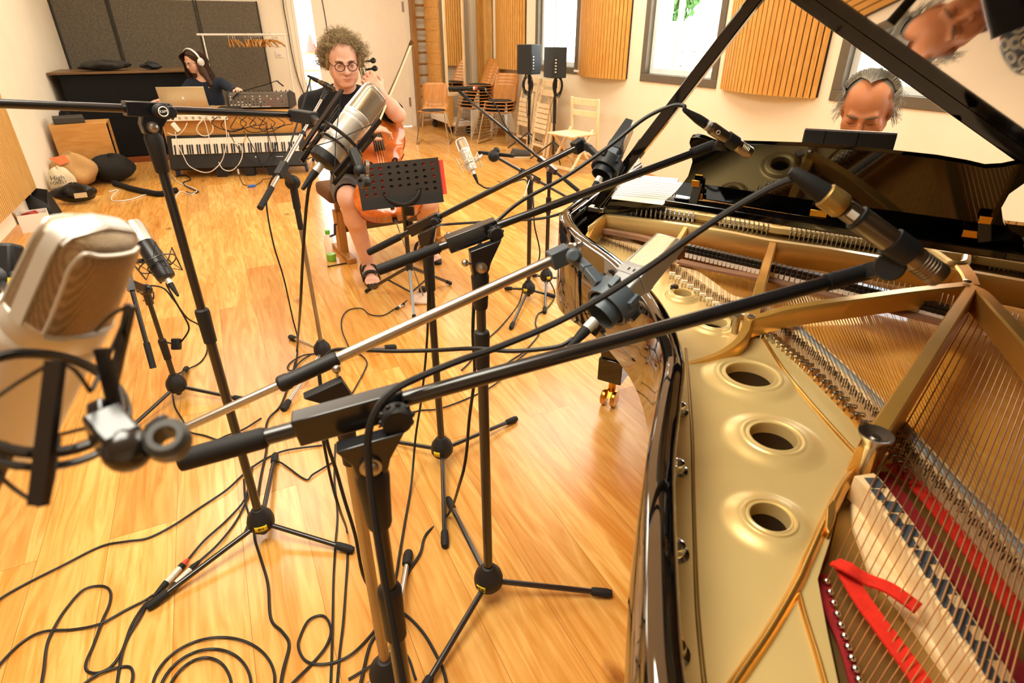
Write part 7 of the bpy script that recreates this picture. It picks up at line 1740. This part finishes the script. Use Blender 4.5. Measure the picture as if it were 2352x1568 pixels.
# ---------------------------------------------------------------- cello, bow, music stand and small things by the cellist
def cello():
    bt = A(905, 494, 3.29); top = A(836, 176, 3.74)
    ax = (top - bt).normalized(); n = (CAM - bt.lerp(top, .4)); n = (n - ax * n.dot(ax)).normalized() + CR * .0; n = (n - ax * n.dot(ax)).normalized(); s = ax.cross(n); s = s if s.dot(CR) > 0 else -s
    k = (bt - A(835, 168, 3.74)).length / 1.05; kw = k * 1.16
    t = thing('cello', 'orange-brown varnished cello held between the knees of the curly-haired man', 'cello', Z(973, 688, .0))
    VAR = wood('cello_varnish', 'b9551c', 'e07a2c', 1, 6, .22, coat=.7, long=.3)
    hw = [(0, 0), (.004, .10), (.03, .165), (.08, .205), (.14, .217), (.20, .210), (.26, .180), (.30, .160), (.315, .163), (.33, .140), (.38, .115), (.43, .117), (.47, .140), (.485, .146), (.50, .140), (.56, .166), (.62, .171), (.68, .152), (.72, .110), (.75, .055), (.755, 0)]
    hs = crom([V((a, b, 0)) for a, b in hw], 3)
    def belly(off, bulge, sg):
        rows = []
        for q in hs:
            rows.append([bt + ax * q.x * k + s * (q.y * u * kw) + n * (off + sg * bulge * max(0, 1 - u * u) ** .8 * min(1, q.y / .10)) for u in np.linspace(-1, 1, 15)])
        return rows
    b = MB().grid(belly(.0, .028, 1)); bel = b.build('belly', VAR, t, ang=60)
    MB().grid(belly(-.115, .02, -1)).build('back', VAR, t, ang=60)
    rr = []
    for sg in (-1, 1): rr.append([[bt + ax * q.x * k + s * (max(0, q.y - .006) * sg * kw) + n * o for o in (.002, -.117)] for q in hs])
    b = MB(); b.grid(rr[0]).grid(rr[1]); b.build('ribs', wood('cello_ribs', '9a4418', 'c0621f', 2, 8, .25, coat=.6), t, ang=50)
    EB = mat('ebony', '151210', .3, var=.1)
    def q_(a, w, h): return bt + ax * a * k + s * w * kw + n * h
    nkp = q_(1.05, 0, .035)
    MB().bar(q_(.72, 0, .005), q_(1.05, 0, .018), .03, .03, n).build('neck', VAR, t, bevel=.008)
    b = MB(); v = [q_(.44, -.031, .062), q_(.44, .031, .062), q_(1.05, .016, .036), q_(1.05, -.016, .036)]; b.prism(v, n * .012); b.build('fingerboard', EB, t, bevel=.003)
    b = MB(); b.bar(q_(1.05, 0, .022), q_(1.17, 0, .0), .035, .04, n); b.lathe([(.012, -.024), (.028, -.02), (.030, 0), (.028, .02), (.012, .024)], q_(1.19, 0, .0), s, 20); sc = b.build('scroll', mat('dark_scroll', '3a2214', .35, var=.2), t, bevel=.004)
    for sg, a in ((1, 1.075), (-1, 1.085), (1, 1.135), (-1, 1.145)):
        MB().tube([q_(a, .015 * sg, .008), q_(a, .062 * sg, .008)], .006, 8).ball(q_(a, .075 * sg, .008), .018, 10, (1, .5, 1), (ax, n, s)).build('peg', EB, sc)
    b = MB(); br = [q_(.318, w, h) for w, h in ((-.048, .028), (-.044, .05), (-.030, .085), (0, .098), (.030, .085), (.044, .05), (.048, .028), (.030, .028), (.018, .05), (-.018, .05), (-.030, .028))]; b.prism(br, ax * .010); b.build('bridge', MAPLE, t)
    b = MB(); b.prism([q_(.03, -.012, .035), q_(.03, .012, .035), q_(.25, .026, .075), q_(.25, -.026, .075)], n * .010); b.build('tailpiece', EB, t, bevel=.003)
    for i in range(4):
        w = (i - 1.5); MB().tube([q_(.25, w * .012, .088), q_(.322, w * .015, .100 - .004 * abs(w)), q_(1.05, w * .007, .051), q_(1.10, w * .006, .02)], .0011, 5).build('string', STRG, t)
    for sg in (-1, 1):      # f-holes: dark strips laid on the belly, painting the shade inside
        pts = crom([q_(a, sg * w, h) for a, w, h in ((.375, .062, .0265), (.388, .070, .0245), (.392, .082, .021), (.380, .088, .019), (.36, .080, .0225), (.32, .082, .0215), (.28, .098, .0165), (.255, .108, .013), (.243, .100, .0165), (.250, .090, .019), (.262, .088, .0195))], 3)
        MB().strip([q + n * .0035 for q in pts], [.005 + .007 * sin(pi * i / (len(pts) - 1)) for i in range(len(pts))], .002, n).ball(q_(.378, sg * .065, .029), .007, 8).ball(q_(.256, sg * .089, .022), .008, 8).build('sound_hole', mat('hole_shade', '0d0705', .9), bel)
    e = Z(972, 678, .02); MB().tube([bt - n * .05 + ax * .02, bt - n * .05 - ax * .03], .016, 12).build('endpin_collar', EB, t); MB().tube([bt - n * .05, e], .005, 10).build('endpin', STEEL, t)
    # anchor board
    a = Z(985, 690, 0); a = Z(982, 688, 0); t2 = thing('endpin_board', 'pale rounded wooden board on the floor that anchors the cello spike', 'board', a)
    bd = [Z(x, y, .002) for x, y in ((966, 664), (988, 665), (996, 690), (990, 698), (950, 699), (944, 694), (948, 684))]; MB().prism(crom(bd, 3, True), UP * .014).build('board', mat('pale_board', 'e2c6ae', .7), t2, bevel=.003)
    MB().box(Z(971, 664, .03), (.045, .04, .03), (CR, FH, UP)).build('anchor_block', BLKM, t2, bevel=.003)
    # bow
    h = A(850, 306, 3.27); b1 = A(942, 96, 3.62); d = (b1 - h).normalized(); h0 = h - d * .04; side = d.cross(n).normalized()
    t3 = thing('cello_bow', 'cello bow held upright in front of the white door', 'bow', h0)
    st = [h0, h0.lerp(b1, .35) + side * .006, h0.lerp(b1, .7) + side * .007, b1]; MB().tube(st, [.0048, .0045, .004, .0032], 10, sm=5).build('stick', mat('bow_brown', '6b4a26', .35, var=.1), t3)
    so = side * -1 if side.dot(CR) > 0 else side
    MB().strip([h0 + d * .05 - so * .020, b1 - so * .012 - d * .012], .010, .002, n).build('hair', mat('bow_hair', 'e9dcb8', .6), t3)
    MB().prism([b1 - d * .02, b1 + d * .012, b1 - so * .022 - d * .004, b1 - so * .012 - d * .022], n * .009).build('tip', mat('bow_tip_brown', '55361c', .35), t3)
    MB().box(h0 + d * .035 - so * .012, (.018, .05, .014), (so, d, n)).build('frog', EB, t3, bevel=.003)
cello()
# bench
bL, bR = Z(790, 585, 0), Z(1000, 548, 0); c = (bL + bR) / 2; sx = (bR - bL).normalized(); fx = V((sx.y, -sx.x, 0)); bw = (bR - bL).length / 2
t = thing('piano_bench', 'wooden bench with a brown padded seat and side crank under the cellist', 'bench', c)
BW = wood('bench_oak', '8f5a22', 'b8782f', 2, 8, .4)
MB().box(c + UP * .465 - sx * .05, (bw * 2 + .08, .36, .09), (sx, fx, UP)).build('seat', mat('brown_velour', '66401c', .95, var=.15), t, bevel=.025)
for s in (-1, 1):
    p = c + sx * bw * s
    MB().bar(p + UP * .03, p + UP * .33, .055, .10, fx).build('leg', BW, t, bevel=.003); MB().bar(p + UP * .33, p + UP * .42, .03, .04, fx).build('leg_post', BW, t)
    MB().bar(p - fx * .20 + UP * .018, p + fx * .22 + UP * .018, .06, .035).build('foot', BW, t, bevel=.004)
MB().bar(c - sx * bw + UP * .20, c + sx * bw + UP * .20, .04, .06).build('stretcher', wood('dark_stretcher', '4a2d14', '5f3b1b', 0, 8), t)
p = c - sx * (bw + .03) + UP * .24 + fx * .03; MB().tube([p + sx * .04, p - sx * .012, p - sx * .02 - UP * .07, p - sx * .06 - UP * .08], .009, 8).build('crank', BLKM, t)
# green-capped bottle, pen
p = Z(762, 598, 0); t = thing('water_bottle', 'clear plastic bottle with a green cap and green liquid beside the bench', 'bottle', p)
PETM = mat('clear_plastic', 'ffffff', .05, trans=1., ior=1.12, var=0, spec=.3); k = up_at(p, 540) / .21
MB().lathe([(0, 0), (.030, 0), (.034, .006), (.034, .12), (.033, .14), (.024, .175), (.014, .19), (.014, .205)], p, UP, 24, sx=1).build('bottle_body', glass_mat('bottle_clear', (.93, .90, .84), .10), t, ang=60)
MB().lathe([(0, .002), (.031, .002), (.033, .008), (.033, .050), (0, .050)], p, UP, 24).build('green_liquid', mat('green_liquid', '7fd43a', .15, var=.05, spec=.6), t, ang=50)
MB().lathe([(.0155, .195), (.0165, .197), (.0165, .218), (.015, .221), (0, .221)], p, UP, 20).build('cap', mat('green_cap', '5fc82e', .4), t)
a, b_ = Z(752, 612, .006), Z(796, 604, .006); d = (b_ - a)
t = thing('pen', 'black pen lying on the floor in front of the bottle', 'pen', a); MB().tube([a, a + d * .5], .0045, 8).tube([a + d * .5, b_], .0055, 10).build('barrel', BLKM, t); MB().tube([a + d * .48, a + d * .54], .0058, 10).build('ring', BRASS, t); MB().tube([a + d * .85, a + d * .88], .0058, 10).build('ring', BRASS, t)
# music stand with a red folder
hub = Z(940, 612, .26); base = V((hub.x, hub.y, 0)); q = [A(x, y, 2.98) for x, y in ((815, 380), (1006, 361), (994, 441), (809, 470))]
t = thing('music_stand', 'black perforated music stand in front of the cello', 'music stand', base)
e1 = (q[1] - q[0]); w = e1.length; e1.normalize(); e2 = (q[3] - q[0]); e2 = (e2 - e1 * e2.dot(e1)); h = e2.length; e2.normalize(); nn = e1.cross(e2); nn = nn if nn.dot(FW) < 0 else -nn
# the desk leans back a little
e2 = (e2 * .97 - nn * -.24).normalized(); nn = e1.cross(e2); nn = nn if nn.dot(FW) < 0 else -nn; h *= 1.03
o = q[0]
MB().perforated(o, e1, e2, w, h, 9, 5, .0088, .0068, .003, skip=((3, 4), (4, 4), (5, 4)), m=(.03, .03, .05, .16)).build('desk', mat('brown_black_sheet', '2e2721', .45, .2), t, flip=True)
b = MB(); b.bar(o + e2 * h, o + e1 * w + e2 * h, .05, .004, nn).bar(o + e2 * h - nn * .025, o + e1 * w + e2 * h - nn * .025, .003, .012, nn); b.build('ledge', BLKM, t)
ct = o + e1 * w * .52 + e2 * h * .92
b = MB(); b.tube(crom([o + e1 * w * .30 + e2 * h * .80 + nn * .008, o + e1 * w * .36 + e2 * h * .95 + nn * .02, ct + e2 * .03 + nn * .02, o + e1 * w * .66 + e2 * h * .95 + nn * .02, o + e1 * w * .72 + e2 * h * .76 + nn * .008], 4), .008, 8)
for u_, v_ in ((.28, .78), (.32, .80), (.70, .74), (.74, .72)): b.ball(o + e1 * w * u_ + e2 * h * v_ + nn * .008, .005, 8)
b.build('bracket', BLKM, t)
ptop = ct + e2 * .035; MB().cyl(V((base.x, base.y, .06)), V((base.x, base.y, .40)), .010, 12).build('lower_pole', STEEL, t); MB().tube([V((base.x, base.y, .30)), V((base.x, base.y, .62)), ptop], .0135, 12).build('upper_pole', BLK, t)
p = V((base.x, base.y, .58)); MB().box(p + CR * .03, (.05, .03, .05), (CR, FH, UP)).build('clamp', BLKM, t, bevel=.005); MB().box(p + CR * .028 - UP * .07, (.03, .025, .03), (CR, FH, UP)).build('clamp', BLKM, t, bevel=.005)
MB().cyl(V((base.x, base.y, .24)), V((base.x, base.y, .28)), .022, 12).build('hub', BLKM, t)
for x, y in ((842, 668), (1034, 650), (952, 735)):
    f_ = Z(x, y, .015); h_ = V((base.x, base.y, .26)); lg = MB().bar(h_, f_, .014, .018).build('leg', BLK, t); MB().tube([f_, f_.lerp(h_, .1)], .012, 10).ball(f_, .013, 10).build('rubber_foot', RUB, lg); MB().bar(h_.lerp(f_, .5), V((base.x, base.y, .10)), .008, .008).build('brace', BLK, t)
rf = MB(); oo = o - nn * .012
rf.prism([oo + e1 * w * .03 + e2 * h * .07, oo + e1 * w * 1.055 + e2 * h * .07, oo + e1 * w * 1.055 + e2 * h * .93, oo + e1 * w * .03 + e2 * h * .98], -nn * .004)
fo_ = solo(rf, 'folder', mat('red_folder', 'd8402e', .6), 'red folder standing on the music stand behind its perforated plate', 'folder')

MB().prism([oo + nn * .003 + e1 * w * a_ + e2 * h * b__ for a_, b__ in ((.36, .09), (.80, .09), (.84, .5), (.98, .52), (.98, .9), (.60, .92), (.33, .6))], -nn * .002).build('dark_pages', mat('dark_brown_paper', '2a2019', .8), fo_)
# ---------------------------------------------------------------- cables
def cab(pts, lb, r=.0034, m=CABLE, sm=6): return solo(MB().tube([V(p) for p in pts], r, 7, sm=sm), 'cable', m, lb, 'cable')
def fl(L, r=.0034): return [Z(x, y, r + .0015 + .0035 * (i % 2)) for i, (x, y) in enumerate(L)]
# from the big mic before the cellist down to the floor
tA = 1.40
cab([cabA, D(718, 405, 1.40), D(708, 440, 1.42), D(700, 520, 1.5), D(694, 620, 1.62), D(689, 720, 1.85), Z(682, 800, .03)] + fl([(676, 840), (664, 880), (645, 930), (618, 960), (610, 990), (612, 1030), (600, 1090), (592, 1140), (588, 1175), (584, 1230), (598, 1280), (615, 1340), (622, 1420), (648, 1450), (664, 1480), (650, 1540), (640, 1600)]), 'cable from the large mic before the cellist, down across the floor past the taped hub', .0042)
cab([cabE, D(712, 184, 2.65), D(690, 260, 2.6), D(660, 350, 2.55), D(640, 392, 2.55), D(620, 420, 2.6), D(612, 470, 2.65), D(628, 560, 2.7), D(652, 640, 2.8), D(672, 730, 3.0)] + fl([(684, 780), (680, 830), (672, 860)]), 'thin cable running down beside the old silver stand from its small mic', .0038)
cab([cabD, D(382, 650, tm if False else 2.3), D(402, 690, 2.35), D(425, 730, 2.4), D(434, 755, 2.45), D(420, 780, 2.5), D(405, 790, 2.5), D(380, 785, 2.5)], 'cable hanging in a loop from the black studio mic', .0038)
cab([D(340, 655, 2.45), D(352, 672, 2.45), D(350, 688, 2.45), D(330, 690, 2.5)], 'short cable loop behind the joint of the short black stand', .0036)
cab([D(320, 655, 2.5), D(372, 660, 2.5), D(400, 690, 2.55), D(430, 730, 2.65), D(462, 752, 2.75), Z(476, 800, .02)] + fl([(462, 830), (430, 848), (405, 860)]), 'cable sagging from the short black stand down to the floor', .0036)
cab(fl([(396, 905), (402, 935), (420, 965), (432, 990), (470, 1000), (498, 1010)]), 'cable on the floor leaving the hub of the short black stand', .0036)
solo(MB().box(D(405, 790, 2.5), (.035, .03, .05), (CR, FW, CU)), 'cable_clip', BLKM, 'black clip on the cable hanging under the black studio mic', 'clip', bevel=.006)
cab([cabF, D(1316, 778, 1.0), D(1280, 796, 1.0), D(1180, 806, 1.02), D(1090, 800, 1.06), D(1000, 804, 1.1), D(900, 806, 1.13), D(800, 802, 1.17), D(765, 805, 1.19), D(745, 822, 1.19), D(732, 835, 1.2)], 'cable from the pale square mic swinging back along the silver boom', .0042)
cab([D(730, 838, 1.21), D(742, 930, 1.22), D(750, 1010, 1.24), D(772, 1080, 1.28), D(792, 1150, 1.3), D(816, 1230, 1.34), D(838, 1330, 1.4), Z(884, 1385, .02)] + fl([(930, 1410), (970, 1450), (1000, 1500), (1020, 1545), (1030, 1600)]), 'cable hanging beside the silver boom stand and snaking off at the front', .0042)
tg = [cabG, D(1850, 412, .66), D(1800, 418, .67), D(1700, 470, .69), D(1600, 535, .70), D(1450, 640, .70), D(1300, 730, .69), D(1150, 795, .67), D(1050, 830, .65), D(950, 872, .63), D(900, 900, .605), D(865, 940, .595), D(846, 1000, .595), D(848, 1080, .60), D(862, 1200, .60), D(885, 1340, .60), D(910, 1480, .60), D(935, 1620, .60)]
cab(tg, 'cable from the closest pencil mic arching back to the nearest stand', .0042)
tc_ = [cabC, D(1570, 243, 1.15), D(1540, 244, 1.16), D(1480, 272, 1.18), D(1400, 335, 1.2), D(1300, 405, 1.22), D(1200, 460, 1.26), D(1150, 500, 1.27), D(1112, 540, 1.27), D(1096, 580, 1.27), D(1092, 640, 1.3), D(1086, 760, 1.33), D(1090, 860, 1.38), D(1078, 960, 1.45), D(1070, 1050, 1.5), D(1056, 1110, 1.55), Z(1030, 1180, .02)] + fl([(980, 1225), (965, 1270), (940, 1310), (925, 1345)])
cab(tc_, 'cable from the upper pencil mic arching down along its stand', .0042)
tb = proj(PB)[2]
cab([cabB, D(1345, 455, 1.6), D(1300, 485, 1.65), D(1240, 502, 1.7), D(1140, 508, 1.75), D(1030, 515, 1.78), D(1002, 520, tb - .06), D(988, 545, tb - .05), D(984, 600, tb), D(982, 760, tb + .1), D(970, 900, tb + .2), D(955, 1000, tb + .3), Z(945, 1110, .02)] + fl([(930, 1200), (918, 1270), (905, 1345), (880, 1430), (850, 1480), (830, 1560), (820, 1600)]), 'cable from the dark square mic running down the middle stand', .0040)
cab([cabH, D(1104, 425, 2.9), D(1120, 432, 2.9), D(1160, 425, 2.95), D(1200, 412, 3.0), D(1212, 418, 2.98)], 'cable from the silver mic to the joint of its stand', .004)
cab([D(1222, 425, 3.0), D(1226, 480, 3.0), D(1228, 520, 3.05), D(1240, 580, 3.15), D(1228, 620, 3.2), Z(1205, 655, .08)] + fl([(1190, 700), (1150, 750), (1120, 778), (1100, 800), (1080, 830), (1060, 850)]), 'thin cable hanging beside the nearer stand by the piano corner', .004)
cab([cabI, D(1118, 212, 3.4), D(1140, 245, 3.45), D(1165, 295, 3.45), D(1195, 330, 3.45)], 'cable leaving the slim black pencil mic along its boom', .0042)
cab([Z(1260, 640, .05)] + fl([(1274, 670), (1270, 690), (1252, 712), (1235, 722), (1230, 745), (1238, 765), (1225, 785), (1200, 810), (1170, 830), (1150, 850)]), 'cable curling on the floor beside the piano leg', .004)
# cello pickup lead
cab([Z(935, 690, .06), Z(922, 700, .02)] + fl([(905, 710), (880, 724), (850, 722), (830, 708), (800, 712), (785, 732), (786, 760), (796, 785), (800, 800), (780, 815), (740, 812), (700, 815), (670, 830), (660, 845), (672, 850), (690, 830), (720, 812), (760, 815), (820, 812), (842, 830), (838, 850), (822, 880), (808, 905)]), 'cable running from the music stand to the old silver stand hub', .0034)
q = Z(928, 697, .012); t = thing('cable_plug', 'small plug with pale tape on the floor by the music stand foot', 'plug', q); d = (Z(910, 709, .012) - q); MB().tube([q, q + d], .008, 10).build('shell', BLKM, t); MB().tube([q + d * .25, q + d * .7], .0086, 10).build('tape', LABELW, t)
# floor cables at the front
cab(fl([(-20, 1400), (0, 1375), (60, 1340), (140, 1300), (230, 1255), (290, 1243), (340, 1235), (400, 1205), (460, 1165), (520, 1125), (560, 1088), (590, 1065), (620, 1048), (660, 1033), (740, 1022)]), 'long black cable crossing the floor at the far left up to the taped stand foot', .0036)
cab(fl([(-20, 1560), (0, 1525), (50, 1475), (100, 1450), (170, 1445), (230, 1432), (290, 1400), (330, 1380), (352, 1366)]), 'black cable sweeping in from the left edge to the long tripod foot', .0036)
cab(fl([(90, 1600), (100, 1540), (108, 1480), (125, 1440), (150, 1400), (190, 1355), (230, 1345), (252, 1355), (252, 1385), (235, 1425), (215, 1480), (198, 1520), (200, 1540), (225, 1545), (255, 1530), (280, 1495), (300, 1440), (320, 1405), (335, 1385)]), 'black cable doubling back in an S bend at the front left', .0036)
cab(fl([(340, 1380), (320, 1420), (296, 1460), (280, 1500), (270, 1560), (265, 1600)]), 'black cable running straight off the front edge from the long tripod foot', .0036)
cab(fl([(180, 1580), (230, 1545), (290, 1530), (305, 1545), (300, 1580)]), 'small loop of black cable at the front edge near the corner', .0036)
for i, (x, y, a, b_, lb) in enumerate(((490, 1575, 140, 112, 'largest of the nested cable loops at the front edge'), (470, 1590, 105, 100, 'middle of the nested cable loops at the front edge'), (455, 1605, 75, 95, 'smallest of the nested cable loops at the front edge'))):
    pts = []
    for k in range(15):
        an = pi * (1.0 - k / 14) * 1.15 - .05; pts.append((x + a * cos(an) + 18 * sin(an), y - b_ * sin(an)))
    cab(fl(pts), lb, .0036)
cab(fl([(640, 1600), (680, 1560), (720, 1520), (748, 1485), (760, 1450), (752, 1422), (735, 1413), (708, 1425), (690, 1460), (685, 1485), (700, 1515), (730, 1525), (770, 1520), (810, 1500), (850, 1460), (880, 1420), (900, 1395)]), 'single round cable loop on the floor before the silver boom stand', .0036)
cab(fl([(770, 1020), (768, 1100), (775, 1180), (770, 1250), (766, 1330), (764, 1420), (762, 1500), (758, 1600)]), 'straight cable running down the floor, left of two parallel ones', .0034)
cab([D(742, 1010, 1.24), D(760, 1100, 1.3), D(780, 1170, 1.35)] + fl([(797, 1220), (798, 1280), (794, 1350), (788, 1430), (780, 1500), (772, 1600)]), 'straight cable running down the floor, right of two parallel ones', .0034)
cab(fl([(560, 1100), (563, 1150), (572, 1190), (560, 1225), (540, 1240)]), 'short cable behind the taped tripod hub', .0034)
cab(fl([(620, 1080), (640, 1060), (700, 1100), (720, 1088), (770, 1058)]), 'cable crossing the floor behind the rear foot of the taped stand', .0034)
cab(fl([(870, 980), (920, 960), (960, 943), (1010, 938), (1080, 912), (1140, 880), (1180, 835), (1220, 800)]), 'cable curving over the floor toward the piano leg', .0034)
cab(fl([(955, 1560), (930, 1500), (880, 1510), (850, 1530), (800, 1560)]), 'cable looping round the foot of the nearest stands', .0034)
cab(fl([(600, 960), (560, 985), (520, 1000), (500, 1010)]), 'short piece of cable behind the pole of the taped stand', .0034)
# two joined plugs lying along the tripod leg
for (x0, y0), (x1, y1), bootm, lb, tail in (((432, 1284), (352, 1370), mat('red_rubber_boot', 'c8402a', .5), 'joined metal cable plugs with a red boot lying by the long tripod foot', [(432, 1284), (470, 1240), (520, 1195), (560, 1150), (572, 1110), (580, 1070)]), ((458, 1288), (372, 1372), RUB, 'joined metal cable plugs with black boots lying beside the red-booted pair', [(458, 1288), (500, 1250), (540, 1200), (566, 1150), (574, 1120)])):
    a, b_ = Z(x0, y0, .012), Z(x1, y1, .012); d = b_ - a; t = thing('cable_plug', lb, 'plug', a)
    MB().tube([a, a + d * .16], [.0045, .0095], 12).build('front_boot', bootm, t); MB().tube([a + d * .16, a + d * .26], .0098, 12).build('collar', RUB, t)
    MB().tube([a + d * .26, a + d * .46], .0095, 14).tube([a + d * .46, a + d * .48], .0088, 14).tube([a + d * .48, a + d * .64], .0098, 14).build('metal_shell', NICK, t)
    MB().tube([a + d * .64, a + d], [.0098, .0045], 12).build('rear_boot', RUB, t); MB().tube(fl(tail), .0034, 7, sm=5).build('lead', CABLE, t)
# a black stand foot and gear at the edges of the view
solo(MB().bar(Z(1444, 1375, .014), Z(1490, 1390, .014), .028, .022), 'stand_foot', RUB, 'black rubber foot of another stand on the floor under the edge of the piano case', 'stand foot', bevel=.005)
_b = V((-1.15, .45, 0)); t = thing('microphone_stand', 'black stand at the far left edge with a yellow tag, holding the close silver mic', 'microphone stand', _b)
j = D(8, 650, .95); e_ = D(95, 880, .36); MB().tube([V((_b.x, _b.y, 1.15)), j], .009, 12).tube([j, j.lerp(e_, .5), D(60, 840, .42)], .007, 10).build('boom', BLK, t)
MB().ball(j, .030, 14, (1, .8, 1)).box(j + CU * .03, (.05, .03, .07), (CR, FW, CU)).build('joint', BLKM, t, bevel=.006); MB().box(D(26, 646, .925), (.010, .003, .012), (CR, FW, CU)).build('tag', TAPE, t); MB().ball(D(36, 634, .94), .010, 10).build('knob', BLKM, t)
MB().cyl(V((_b.x, _b.y, .05)), V((_b.x, _b.y, 1.16)), .011, 12).build('pole', BLK, t)
for a in (.6, 2.7, 4.8): MB().tube([V((_b.x, _b.y, .08)), V((_b.x + .3 * cos(a), _b.y + .3 * sin(a), .013))], .009, 8).build('leg', BLK, t)
